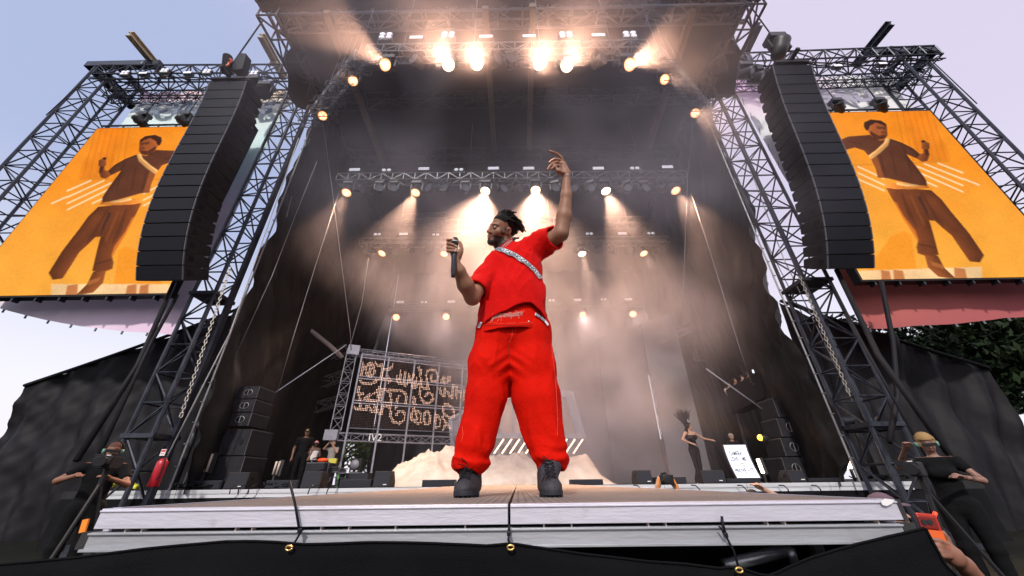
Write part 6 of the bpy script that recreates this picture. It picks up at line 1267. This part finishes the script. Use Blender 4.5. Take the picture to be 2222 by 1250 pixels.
MB().path([bw_ - PO + qb @ Vector((.034 * math.cos(a), .026 * math.sin(a), .004 * math.sin(a * 2))) for a in [i * 2 * math.pi / n for i in range(n + 1)]], .0032, 6).build('bracelet', M_white, perf, True)
# boots
M_boot = mat('black_boot', (.022, .021, .026), .6, noise=(16, .45), bump=(60, .4), col2=(.05, .048, .058), spec=.3); M_sole = mat('boot_sole', (.032, .034, .042), .6, noise=(25, .3)); M_lace = mat('boot_lace', (.015, .015, .017), .8)
def boot(toe_px, heel_dx, shaft_px, sgn, wid):
    toe = P(toe_px[0], toe_px[1], Z=DZ); heel = Vector((toe.x + heel_dx, toe.y + .225, DZ)); d = (heel - toe).normalized(); s = Vector((d.y, -d.x, 0)); sh_ = J(shaft_px[0], shaft_px[1]); top = Vector((sh_.x, heel.y - .07, sh_.z))
    hf = wid / 2; a = toe + d * hf * .92; b = heel - d * hf * .6; hS = .024
    def up(Q):
        e = cone(Q, a + Vector((0, 0, .036)), toe.lerp(heel, .45) + Vector((0, 0, .046)), hf * .86, hf * .78, 1); e = np.maximum(e, 0) + np.minimum(e, 0)
        e = smin(e, cone(Q, toe.lerp(heel, .42) + Vector((0, 0, .055)), b + Vector((0, 0, .05)), hf * .72, hf * .74), .03); e = smin(e, chain_sdf(Q, [b.lerp(a, .12) + Vector((0, 0, .05)), b.lerp(a, .2) + Vector((0, 0, .10)), top], [hf * .78, hf * .82, hf * .80], 1, .03), .035)
        e = e + .0022 * wnoise(Q, 60, 45) ; e = smax(e, DZ + hS - .002 - Q[:, 2], .004); return e
    mid = (toe + heel) / 2; lo_ = [min(toe.x, heel.x, top.x) - .09, toe.y - .03, DZ]; hi_ = [max(toe.x, heel.x, top.x) + .09, heel.y + .06, top.z + .06]
    o = link('boot', sdf_mesh('boot', up, lo_, hi_, .0042, PO), M_boot, perf)
    out = []; n_ = 34
    for k in range(n_):
        t_ = 2 * math.pi * k / n_; u = math.cos(t_); v = math.sin(t_); L_ = (heel - toe).length / 2; w_ = hf * (1.0 if u < 0 else .84); ex = lambda q, e_: math.copysign(abs(q) ** e_, q); out.append(mid + d * L_ * ex(u, .62) + s * w_ * ex(v, .75) * (.93 + .07 * math.cos(u * 3)))
    m = MB(); m.prism([Vector((p.x, p.y, DZ + .009)) - PO for p in out], (0, 0, hS - .007)); o2 = m.build('sole', M_sole, o, bevel=.002); m = MB()
    for k in range(0, n_, 2):
        p, q_ = out[k], out[(k + 1) % n_]; c = (p + q_) / 2; ci = c.lerp(mid, .18); m.box(Vector((ci.x, ci.y, DZ + .007)) - PO, ((p - q_).length * .95, .02, .0135), rot=(0, 0, math.atan2((q_ - p).y, (q_ - p).x)))
    m.build('tread', M_sole, o2)
    # welt line and laces
    MB().path([Vector((p.x, p.y, DZ + hS + .003)).lerp(Vector((mid.x, mid.y, DZ + hS + .003)), .03) - PO for p in out + out[:1]], .003, 5).build('welt', M_sole, o2); m = MB()
    for k in range(5):
        c = toe.lerp(heel, .36 + .07 * k); z_ = DZ + .082 + .017 * k; w_ = .026
        for s1 in (-1, 1):
            pa, pb = c + s * w_ * s1 + Vector((0, -.045 - .002 * k, z_ - DZ)), c - s * w_ * s1 + Vector((0, -.04 - .002 * k, z_ - DZ + .014)); m.path([pa - PO, (pa + pb) / 2 - PO + Vector((0, -.008, .004)), pb - PO], .0026, 5)
    c = toe.lerp(heel, .5) + Vector((0, -.06, .15)); sg_ = sgn
    m.path([c - PO, c - PO + Vector((sg_ * .03, -.02, .03)), c - PO + Vector((sg_ * .045, -.02, 0)), c - PO + Vector((sg_ * .01, -.01, -.01))], .0026, 5); m.path([c - PO, c - PO + Vector((sg_ * .02, -.02, -.05)), c - PO + Vector((sg_ * .045, -.02, -.085))], .0026, 5); m.build('laces', M_lace, o, True); return o
boot((1000, 1081), .035, (1016, 1018), -1, .124); boot((1203, 1080), -.02, (1197, 1012), -1, .114)
# microphone
t = thing('microphone', 'black wireless microphone held upright in the fist of the performer', 'microphone', mb2); ax_ = (mt - mb2); L_ = ax_.length; M_mic = mat('mic_black', (.03, .03, .035), .22, .4); o0 = Vector(mb2)
MB().lathe([(.010, 0), (.0118, .002), (.0118, .028), (.0145, .034), (.0148, L_ * .62), (.0168, L_ * .80), (.0168, L_ * .82)], (0, 0, 0), ax_, 20).build('handle', M_mic, t, True)
MB().lathe([(.0168, L_ * .82), (.0205, L_ * .845), (.0225, L_ * .88), (.0225, L_ * .95), (.019, L_ * 1.0), (.01, L_ * 1.028), (.001, L_ * 1.032)], (0, 0, 0), ax_, 20).build('grille', mat('mic_grille', (.03, .03, .03), .5, .4, bump=(900, .8)), t, True)
MB().lathe([(.0228, L_ * .885), (.0238, L_ * .888), (.0238, L_ * .905), (.0228, L_ * .908), (.0228, L_ * .885)], (0, 0, 0), ax_, 20).build('ring', M_silver, t, True)
# ---- CROWD: everybody else, each one grown the same way from a posed skeleton
def plain_mat(name, col, rough=.85): return mat(name, col, rough, noise=(12, .15), bump=(25, .25), spec=.12)
def figure(label, loc, rz=0, h=1.75, skin=(.35, .2, .14), shirt=('cloth_black', (.006, .006, .007)), sleeve=.55, legs=('cloth_black', (.006, .006, .007)), bare=False, hair=None, L=None, Rr=None, lean=(0, 0), voxel=.015, female=False, headturn=0, stance=.1, lower=True, knees=None, tattoo=False, group=None, name='person', tilt=0):
    """joints are metres for a 1.75 m body facing -Y; L and Rr are (elbow, wrist) of each arm, on -X and +X"""
    t = thing(name, label, 'person', loc, rz, group); k = h / 1.75; lx, ly = lean
    v_ = lambda x, y, z: Vector(((x + lx * z) * k, (y + ly * z) * k, z * k)); z0 = 0 if lower else .85
    an = [v_(s * stance, 0, .09) for s in (-1, 1)]; kn = [v_(s * (stance * .9 + .02), -.02, .5) for s in (-1, 1)] if knees is None else [v_(*q) for q in knees]; hp = [v_(s * .09, 0, .93) for s in (-1, 1)]
    pel, wa, ch, nk, hd = v_(0, 0, .98), v_(0, 0, 1.12), v_(0, .01, 1.32), v_(0, .01, 1.47), v_(0, -.015, 1.635); sw = .165 if female else .19
    sh_ = [v_(-sw, .01, 1.425), v_(sw, .01, 1.425)]; L = L or ((-.25, .02, 1.14), (-.26, -.06, .90)); Rr = Rr or ((.25, .02, 1.14), (.26, -.06, .90))
    ar = [[sh_[0], v_(*L[0]), v_(*L[1])], [sh_[1], v_(*Rr[0]), v_(*Rr[1])]]; g = .85 if female else 1.0
    ht = Matrix.Rotation(headturn, 3, 'Z') @ Matrix.Rotation(tilt, 3, 'X'); HD = lambda x, y, z: hd + ht @ Vector((x, y, z)) * k
    Mh = np.array(ht.inverted())
    def head(Q):
        q = (Q - A3(hd)) @ Mh.T / k; x = q.copy(); x[:, 0] = np.abs(x[:, 0]); d = ell(q, (0, .015, .02), (.074, .092, .092)); d = smin(d, ell(q, (0, -.03, -.05), (.056, .062, .066)), .03); d = smin(d, cone(q, (0, -.082, .0), (0, -.108, -.035), .008, .012), .012)
        d = smax(d, -(np.sqrt(((x - [.03, -.098, .004]) ** 2).sum(1)) - .017), .012); d = smin(d, ell(x, (.077, .015, -.01), (.01, .018, .03)), .006); d = smin(d, ell(q, (0, -.088, -.066), (.024, .012, .010)), .005); return d * k
    def armf(Q, a, r0, r1, r2):
        return chain_sdf(Q, a, [r0 * k, r1 * k, r2 * k], 1, .02)
    def hand(Q, a):
        d = (a[2] - a[1]).normalized(); s_ = d.orthogonal().normalized() if abs(d.z) > .95 else d.cross(Vector((0, 0, 1))).normalized(); n_ = d.cross(s_); p = a[2] + d * .05 * k; o = cone(Q, a[2], a[2] + d * .075 * k, .026 * k, .034 * k)
        for i, (f_, ln) in enumerate(((-.030, .055), (-.010, .07), (.010, .072), (.030, .062))):
            b = a[2] + d * .085 * k + s_ * f_ * k; m1 = b + d * ln * .5 * k + n_ * .006 * k; o = smin(o, chain_sdf(Q, [b, m1, b + d * ln * .85 * k + n_ * .026 * k], [.0115 * k, .0105 * k, .009 * k], 1, .004), .006)
        b = a[2] + d * .03 * k + s_ * -.03 * k; return smin(o, chain_sdf(Q, [b, b + d * .03 * k - s_ * .022 * k, b + d * .062 * k - s_ * .026 * k], [.014 * k, .012 * k, .01 * k], 1, .004), .008)
    def tors(Q, e=0):
        d = cone(Q, pel, wa, (.15 + e) * k, (.132 * g + e) * k, .68); d = smin(d, cone(Q, wa, ch, (.132 * g + e) * k, (.165 * g + e) * k, .66), .04); d = smin(d, cone(Q, sh_[0].lerp(ch, .12), sh_[1].lerp(ch, .12), (.062 + e) * k, (.062 + e) * k), .05)
        if female: d = smin(d, cone(Q, v_(-.07, -.10, 1.29), v_(.07, -.10, 1.29), (.062 + e) * k, (.062 + e) * k), .03)
        return d
    def legf(Q, e=0, e2=0):
        d = None
        for i in (0, 1): c = chain_sdf(Q, [hp[i], kn[i], an[i]], [(.088 + e) * k, (.058 + e) * k, (.040 + e2) * k], 1, .03); d = c if d is None else smin(d, c, .02)
        return d
    def body(Q):
        d = smin(head(Q), cone(Q, hd - Vector((0, -.01, .04)) * k, nk, .052 * k * g, .058 * k * g), .02); d = smin(d, tors(Q), .03)
        for a in ar: d = smin(d, smin(armf(Q, a, .052 * g, .040 * g, .026 * g), hand(Q, a), .012), .02)
        if lower:
            d = smin(d, legf(Q), .03)
            for i in (0, 1): d = smin(d, cone(Q, an[i] + Vector((0, .03, -.045)) * k, an[i] + Vector((0, -.13, -.055)) * k, .038 * k, .034 * k), .02)
        return d if lower else np.maximum(d, z0 * k - Q[:, 2])
    pts = [Vector(p) for p in (an if lower else []) + hp + [hd, nk] + ar[0] + ar[1]]; lo = np.min([A3(p) for p in pts], 0) - .21; hi = np.max([A3(p) for p in pts], 0) + .21; lo[2] = max(lo[2], -.02 if lower else z0 * k - .02)
    sk = np.array(skin)
    def cols(Q):
        c = sk[None] * (1 + .1 * wnoise(Q, 3, 30))[:, None]; q = (Q - A3(hd)) @ Mh.T / k; x = np.abs(q[:, 0]); hdm = (np.abs(q) < .13).all(1)
        c[hdm & (q[:, 1] < -.06) & (((x - .03) / .016) ** 2 + ((q[:, 2] - .004) / .008) ** 2 < 1)] *= .22; c[hdm & (q[:, 1] < -.07) & (x < .024) & (np.abs(q[:, 2] + .066) < .010)] *= [.9, .5, .5]; c[hdm & (q[:, 1] < -.05) & (x > .012) & (x < .048) & (np.abs(q[:, 2] - .026) < .005)] *= .3
        if tattoo:
            n = wnoise(Q, 77, 38); m_ = (n > .15) & (Q[:, 2] < nk.z); c[m_] *= .45
        return c
    link('body', sdf_mesh('body', body, lo, hi, voxel, (0, 0, 0), cols), M_skinv, t)
    if shirt:
        def sf(Q):
            e = .014; d = tors(Q, e)
            for a in ar:
                if sleeve > 0: el_ = a[0].lerp(a[1], min(1, sleeve)); ch_ = [a[0], el_] if sleeve <= 1 else [a[0], a[1], a[1].lerp(a[2], sleeve - 1)]; d = smin(d, chain_sdf(Q, ch_, [.072 * k, .062 * k] if sleeve <= 1 else [.072 * k, .056 * k, .042 * k], 1, .02), .03)
            d = d + .006 * wnoise(Q, 9, 13); d = smax(d, .88 * k - Q[:, 2], .01); nz = nk.z + (.0 if sleeve > 0 else -.11 * k); return smax(d, Q[:, 2] - nz, .01)
        link('top', sdf_mesh('top', sf, lo, hi, voxel), plain_mat(*shirt), t)
    if legs and lower:
        def lf(Q):
            d = smin(cone(Q, pel, hp[0].lerp(hp[1], .5), .158 * k, .15 * k, .7), legf(Q, .018 if not bare else .004, .028 if not bare else .004), .03) + (.004 * wnoise(Q, 10, 14) if not bare else 0); d = smax(d, Q[:, 2] - 1.02 * k, .01); return smax(d, (.07 if not bare else .1) * k - Q[:, 2], .01)
        link('trousers' if not bare else 'tights', sdf_mesh('legs', lf, lo, hi, voxel), plain_mat(*legs), t)
    if lower:
        for i in (0, 1):
            m = MB(); a = an[i]; m.sphere(a + Vector((0, -.05, -.05)) * k, .06 * k, 12, 8, (.85, 2.2, .75)); m.sphere(a + Vector((0, .0, -.0)) * k, .055 * k, 10, 8, (.9, 1, 1)); m.box(a + Vector((0, -.05, -.078)) * k, (.095 * k, .27 * k, .02 * k)); m.build('shoe', plain_mat(*(hair or {}).get('shoe', ('shoe_black', (.02, .02, .02)))), t, True)
    if hair:
        hk = hair['kind']; hm = plain_mat(hair['name'], hair['col'], .7)
        def hf(Q):
            q = (Q - A3(hd)) @ Mh.T / k; r = {'short': .006, 'cap': .010, 'full': .022, 'big': .04}[hk]; d = ell(q, (0, .022, .028), (.075 + r, .09 + r, .088 + r)) + .003 * wnoise(Q, 5, 60); line = np.where(q[:, 1] < -.03, .050, np.where(q[:, 1] < .02, .05 - (q[:, 1] + .03) * 2.2, -.07 if hk != 'cap' else .0))
            if hk in ('full', 'big'): line = np.where(q[:, 1] < -.04, .05, -.09)
            return np.maximum(d, line - q[:, 2]) * k
        c = A3(hd); ho = link('cap' if hk == 'cap' else 'hair', sdf_mesh('hair', hf, c - .2, c + .2, min(voxel, .009)), hm, t)
        if hk == 'cap':
            m = MB(); vs = [HD(.075 * math.cos(a), -.055 - .075 * math.sin(a) * 1.15, .05 - .012 * math.sin(a)) for a in [math.pi * i / 10 for i in range(11)]]; m.add(vs + [v + Vector((0, 0, .008)) for v in vs] + [HD(-.07, -.03, .052), HD(.07, -.03, .052)], [tuple(range(11)), tuple(range(11, 22))[::-1]] + [(i, i + 1, 12 + i, 11 + i) for i in range(10)] + [(0, 22, 23)][:0]); m.build('brim', hm, ho)
            if hair.get('badge'): MB().box(HD(0, -.098, .075), (.05, .012, .03)).build('badge', mat('cap_badge', (.8, .45, .08), .6), ho)
    t['_hd'] = [hd.x, hd.y, hd.z]; return t, HD
def feet(px, py, Y): p = P(px, py, Y=Y); return (p.x, Y, SZ)
DS = (.09, .042, .026); BS = (.05, .024, .015); LS = (.42, .25, .18)
g1, HD = figure('security guard in black cap and T-shirt standing behind the flight case, arms down', feet(640, 1050, 13.3), .35, 1.83, (.16, .08, .05), hair=dict(kind='cap', name='cap_black', col=(.02, .02, .02), badge=True), L=((-.28, .03, 1.13), (-.27, -.04, .88)), Rr=((.28, .02, 1.13), (.24, -.13, .90)), tilt=.1)
g2, HD = figure('person in a pink cap and white vest behind the guard', feet(666, 1052, 15.6), .1, 1.66, (.07, .035, .022), shirt=('cloth_white', (.7, .66, .66)), sleeve=0, hair=dict(kind='cap', name='cap_pink', col=(.55, .25, .25)), L=((-.24, .0, 1.16), (-.12, -.2, 1.1)), Rr=((.25, .02, 1.15), (.16, -.18, 1.08)))
g3, HD = figure('person in a patterned grey T-shirt holding a phone up with both arms', feet(706, 1052, 15.6), -.1, 1.68, LS, shirt=('cloth_grey_print', (.27, .25, .24)), hair=dict(kind='short', name='hair_brown', col=(.05, .03, .02)), L=((-.32, -.12, 1.42), (-.07, -.24, 1.63)), Rr=((.27, -.1, 1.28), (.09, -.25, 1.55)))
ph = Vector(g3.location) + Matrix.Rotation(-.1, 3, 'Z') @ Vector((.01, -.29, 1.62)); t = thing('phone', 'dark phone held in front of the face of the person in grey', 'phone', ph); MB().box((0, 0, 0), (.15, .012, .075)).build('case', M_blk, t, bevel=.004); MB().box((0, .008, 0), (.14, .004, .066)).build('display', M_lensdark, t)
tag(MB().prism([(-.13, -.02, -.25), (.13, -.02, -.25), (.16, -.04, .05), (-.15, -.04, .05)], (0, .12, 0)).build('yellow_bag', mat('bag_yellow', (.6, .55, .08), .7)), 'yellow bag hanging at the hip of the person in grey', 'bag'); bpy.data.objects['yellow_bag'].location = Vector(g3.location) + Vector((.17, -.17, .95))
# dancer
dn, HD = figure('dancer in a black corset and feather headdress, arm stretched toward the message board', feet(1524, 1052, 12.75), .25, 1.80, (.50, .27, .18), shirt=('corset_black', (.014, .013, .015)), sleeve=0, bare=True, legs=('tights_black', (.022, .017, .018)), hair=dict(kind='full', name='hair_black', col=(.012, .01, .01), shoe=('shoe_white', (.6, .58, .55))), female=True,
                L=((-.34, -.02, 1.22), (-.13, -.15, 1.10)), Rr=((.42, -.03, 1.27), (.68, -.06, 1.22)), headturn=1.0, lean=(-.015, 0), voxel=.012, stance=.05)
rr = random.Random(5); m = MB(); M_fea = mat('feather_black', (.015, .014, .016), .9)
top = HD(0, .03, .09)
for k in range(300):
    a = rr.uniform(0, 6.28); e = rr.uniform(-.2, 1.2); d = Vector((math.cos(a) * .45 - .16, math.sin(a) * .4 + .05, .65 + e)).normalized(); L_ = rr.uniform(.12, .46); p = top + Vector((rr.uniform(-.06, .03), rr.uniform(-.02, .06), rr.uniform(-.06, .05)))
    q = [p]
    for s_ in range(4): q.append(q[-1] + d * L_ / 4 + Vector((rr.uniform(-.035, .035), rr.uniform(-.03, .03), rr.uniform(-.025, .025))))
    m.path(q, [.006, .009, .011, .009, .004], 4)
m.build('feather_plume', M_fea, dn); MB().lathe([(.05, 0), (.05, .02), (.04, .05), (.012, .11), (.004, .13)], HD(.0, -.04, .09), (-.3, -.1, 1), 12).build('headdress_crest', mat('crest_silver', (.3, .3, .34), .3, .7), dn, True)
m = MB()
for k in range(70):
    a = rr.uniform(0, 3.14); p = HD(.07 * math.cos(a), .05 + .05 * math.sin(a), -.02); q = [p]
    for s_ in range(4): q.append(q[-1] + Vector((rr.uniform(-.03, .015), rr.uniform(-.01, .02), -.085 + rr.uniform(-.02, .02))))
    m.path(q, [.014, .015, .013, .010, .004], 4)
m.build('long_hair', M_hair, dn, True)
figure('grey-haired man looking over the message board from the dark', (P(1590, 960, Y=14.6).x, 14.6, SZ), 0, 1.62, (.3, .16, .1), hair=dict(kind='full', name='hair_grey', col=(.25, .23, .22)), voxel=.018)
for i, (px, py, sk, hc, sc, lab) in enumerate(((1580, 836, LS, (.03, .02, .015), ('cloth_pale', (.5, .45, .45)), 'spectator in a pale top leaning on the lowest end of the balcony'), (1594, 827, (.3, .15, .1), (.02, .015, .012), ('cloth_black', (.006, .006, .007)), 'spectator in black, second along the balcony edge'), (1609, 821, LS, (.02, .015, .01), ('cloth_black', (.006, .006, .007)), 'taller dark-haired spectator in the middle of the balcony'), (1622, 815, (.22, .1, .07), (.02, .02, .02), ('cloth_black', (.006, .006, .007)), 'spectator in shadow next to the one raising a phone'), (1635, 812, DS, (.015, .012, .01), ('cloth_black', (.006, .006, .007)), 'spectator at the far end of the balcony holding up a bright phone'))):
    y = 16.75 - .3 * i; hp_ = P(px, py, Y=y); figure(lab, (hp_.x, y, hp_.z - 1.635), .2, 1.75, sk, shirt=sc, hair=dict(kind='full', name='hair_%d' % i, col=hc), L=((-.26, -.1, 1.17), (-.12, -.33, 1.2)), Rr=((.26, -.1, 1.17), (.12, -.33, 1.2)) if i < 4 else ((.26, -.16, 1.35), (.1, -.3, 1.66)), voxel=.022, lower=False, group='spectators on the side balcony')
p = P(1634, 806, Y=15.1); t = thing('phone', 'bright phone raised over the end of the balcony', 'phone', p); MB().box((0, 0, 0), (.08, .012, .15)).build('case', M_blk, t); MB().box((0, -.008, 0), (.07, .004, .14)).build('display', mat('lit_display', (.8, .85, .9), .4, emit=((.8, .9, 1), 1.5)), t)
# camera operators in the pit
M_cup = mat('headphone_cup', (.12, .25, .2), .45); M_camera = mat('video_camera_black', (.018, .018, .02), .4)
def headphones(HD, par, cup=M_cup):
    o = par; m = MB(); m.path([HD(.094 * math.cos(a), .01, .015 + .108 * math.sin(a)) for a in [math.pi * i / 14 for i in range(15)]], .011, 6); hb = m.build('headphones', M_camera, o, True)
    for s in (-1, 1): c0_ = HD(s * .078, .01, -.012); c1_ = HD(s * .112, .01, -.012); MB().tube(c0_, c1_, .040, .032, 14).build('ear_cup', cup, hb, True)
y = 5.6; hp_ = P(246, 978, Y=y); ol, HD = figure('camera operator in black with headphones, face half hidden behind a video camera', (hp_.x, y, hp_.z - 1.635), .75, 1.75, (.22, .10, .062), hair=dict(kind='short', name='hair_shaved', col=(.10, .05, .04)), L=((-.38, -.1, 1.25), (-.22, -.42, 1.30)), Rr=((.30, -.16, 1.2), (.10, -.42, 1.28)), voxel=.010, lower=True, tilt=.15)
headphones(HD, ol); MB().box(HD(0, -.112, .006), (.14, .012, .04)).build('sunglasses', M_camera, ol, bevel=.004)
def video_camera(label, loc, rz, s=1.0):
    t = thing('video_camera', label, 'video camera', loc, rz); MB().box((0, 0, 0), (.15 * s, .42 * s, .2 * s)).box((0, .26 * s, .01), (.13 * s, .14 * s, .16 * s)).box((.0, -.02, .13 * s), (.05 * s, .26 * s, .03 * s)).build('camera_body', M_camera, t, bevel=.012)
    l = MB().lathe([(.06 * s, 0), (.072 * s, .04 * s), (.072 * s, .16 * s), (.085 * s, .2 * s), (.085 * s, .25 * s), (.075 * s, .25 * s)], (0, -.21 * s, 0), (0, -1, 0), 18).build('lens_barrel', M_camera, t, True); MB().lathe([(.01, .0), (.07 * s, .002)], (0, -.44 * s, 0), (0, -1, 0), 18).build('front_glass', mat('green_glass', (.02, .09, .06), .08), l)
    v = MB().box((-.13 * s, -.08 * s, .08 * s), (.12 * s, .14 * s, .09 * s)).build('viewfinder', M_camera, t, bevel=.006); MB().box((.0, -.2 * s, .105 * s), (.05 * s, .03 * s, .01)).build('tally_strip', M_white, t)
    m = MB(); m.tube((0, .0, -.1 * s), (0, 0, -.35 * s), .03)
    for a in (0.3, 2.4, 4.5): m.tube((0, 0, -.3 * s), (.45 * math.cos(a), .45 * math.sin(a), -loc[2] + .03), .022)
    m.build('tripod', M_camera, t); return t
c = P(240, 1004, Y=5.05); video_camera('black broadcast camera on a tripod in front of the operator by the fire extinguisher', (c.x, 5.05, c.z), .5, .75)
y = 5.2; hp_ = P(2010, 962, Y=y); orr, HD = figure('blond camera operator with green headphones and a tattooed arm stretched toward the stage', (hp_.x, y, hp_.z - 1.635), -.75, 1.75, (.26, .14, .105), hair=dict(kind='full', name='hair_blond', col=(.33, .21, .09)), L=((-.36, -.28, 1.37), (-.24, -.56, 1.56)), Rr=((.3, -.1, 1.2), (.12, -.36, 1.24)), voxel=.010, sleeve=.35, tilt=.25, tattoo=True, female=True, headturn=.15)
headphones(HD, orr); MB().box(HD(0, -.112, .006), (.14, .012, .036)).build('sunglasses', M_camera, orr, bevel=.004)
c = P(1988, 1018, Y=4.7); video_camera('black broadcast camera on a tripod under the hand of the blond operator', (c.x, 4.7, c.z), -.9, .75)
# people in the pit beside the catwalk
y = 4.2; c = P(1441, 1046, Y=y); fz_ = c.z - 1.80; pp, HD = figure('pit photographer reaching a camera up over the catwalk edge', (c.x + .02, y + .12, fz_), 0, 1.68, LS, L=((-.24, -.12, 1.58), (-.085, -.10, 1.84)), Rr=((.26, -.08, 1.60), (.11, -.08, 1.83)), hair=dict(kind='cap', name='cap_black', col=(.02, .02, .02)), voxel=.011, headturn=.3)
t = thing('photo_camera', 'black photo camera with a big round lens held up over the catwalk edge', 'camera', c + Vector((.01, -.02, .02))); MB().box((.02, .02, 0), (.135, .06, .09)).box((.0, .02, .055), (.055, .05, .03)).build('camera_body', M_camera, t, bevel=.008)
lb = MB().lathe([(.03, 0), (.036, .02), (.040, .07), (.044, .09), (.044, .11), (.038, .112)], (-.01, -.01, 0), (-.12, -1, .05), 20).build('lens_barrel', M_camera, t, True); MB().lathe([(.001, .0), (.038, .001), (.038, .003)], (-.023, -.118, .005), (-.12, -1, .05), 20).build('front_glass', M_lensdark, lb, True)
MB().path([(-.06, .02, .01), (-.09, .0, -.05), (-.085, .0, -.09)], .008, 5).path([(.09, .02, .01), (.105, .0, -.05), (.10, .0, -.10)], .008, 5).build('strap', mat('strap_orange', (.75, .25, .02), .6), t)
y = 5.0; c = P(1632, 1068, Y=y); figure('pit worker in a black cap, hand laid on the cap, below the lettered board', (c.x, y, c.z - 1.74), 0, 1.76, LS, L=((-.3, 0, 1.2), (-.2, -.15, 1.05)), Rr=((.30, -.02, 1.66), (.13, -.03, 1.76)), hair=dict(kind='cap', name='cap_black', col=(.02, .02, .02)), voxel=.012)
y = 3.3; c = P(1911, 1078, Y=y); figure('pit worker in a dull mauve cap beside the taped corner of the catwalk', (c.x, y, c.z - 1.73), .4, 1.75, (.42, .2, .15), hair=dict(kind='cap', name='cap_mauve', col=(.13, .09, .12)), voxel=.012)
# red phone and fingers by the corner of the skirt
y = FY + .10; c = P(2024, 1160, Y=y); t = thing('red_phone', 'red phone held up beside the corner of the catwalk', 'phone', c, -.1); MB().box((0, 0, 0), (.062, .010, .125), rot=(0, .1, 0)).build('case', mat('phone_red', (.42, .03, .015), .35), t, bevel=.004)
m = MB(); m.box((-.003, -.007, .035), (.055, .006, .038), rot=(0, .1, 0)).build('camera_island', mat('phone_dark_red', (.18, .015, .01), .3), t, bevel=.003)
for dx in (-.017, .001): MB().tube((dx, -.009, .037), (dx, -.013, .037), .0085, n=14).build('lens', M_blk, t)
MB().box((.002, -.006, -.012), (.05, .004, .05), rot=(0, .1, 0)).build('orange_panel', mat('phone_orange', (.7, .12, .02), .4), t)
w0 = P(2062, 1215, Y=y + .01); hx = lambda a, b, d=0: P(a, b, Y=y + d)
def fan(Q):
    d = chain_sdf(Q, [hx(2056, 1196, .012), hx(2068, 1206, .02), hx(2092, 1226, .05)], [.024, .028, .024], .8, .015)
    for pts in (((2052, 1180), (2037, 1173), (2021, 1170)), ((2053, 1189), (2037, 1184), (2022, 1183)), ((2055, 1198), (2041, 1195), (2027, 1195)), ((2059, 1207), (2048, 1206), (2036, 1205))): d = smin(d, chain_sdf(Q, [hx(*pts[0], .0), hx(*pts[1], -.016), hx(*pts[2], -.014)], [.009, .008, .0062], 1, .004), .004)
    d = smin(d, chain_sdf(Q, [hx(2062, 1188, .015), hx(2054, 1168, .012), hx(2047, 1156, .008)], [.011, .009, .0075], 1, .004), .006); return smin(d, chain_sdf(Q, [hx(2092, 1226, .05), hx(2150, 1300, .12), P(2230, 1480, Y=y + .3)], [.026, .036, .05], 1, .02), .02)
lo = [c.x - .05, y - .06, c.z - .75]; hi = [c.x + .62, y + .45, c.z + .06]; hp0 = Vector((w0.x + .25, y + .2, 0)); t2 = thing('person', 'person hidden behind the skirt corner whose fingers grip the red phone', 'person', hp0)
link('body', sdf_mesh('arm', fan, lo, hi, .005, hp0, lambda Q: np.array([.26, .12, .08])[None] * (1 + .1 * wnoise(Q, 3, 60))[:, None]), M_skinv, t2)
def tor(Q): d = chain_sdf(Q, [hp0 + Vector((.25, .25, .2)), hp0 + Vector((.25, .25, .95))], [.16, .17], .7, .02); return smin(d, cone(Q, P(2230, 1480, Y=y + .3), hp0 + Vector((.25, .25, .95)), .07, .1), .05)
link('dark_shirt', sdf_mesh('torso', tor, A3(hp0) + [-.2, -.1, 0], A3(hp0) + [.6, .6, 1.25], .02, hp0), plain_mat('cloth_black', (.006, .006, .007)), t2)
tag(MB().tube(P(2020, 1137, Y=y), P(2030, 1112, Y=y), .006, n=8).build('red_stick', mat('stick_red', (.8, .05, .02), .4, emit=((1, .1, .03), .5))), 'short glowing red stick above the red phone', 'stick')
tag(MB().box(P(183, 1141, Y=2.6), (.035, .01, .07), rot=(0, -.2, 0)).build('orange_tape', mat('tape_orange', (.9, .25, .02), .5)), 'strip of orange tape beside the end of the catwalk near the camera operator', 'tape')
for n_ in ('strip_floodlight', 'blinder_light'): pass
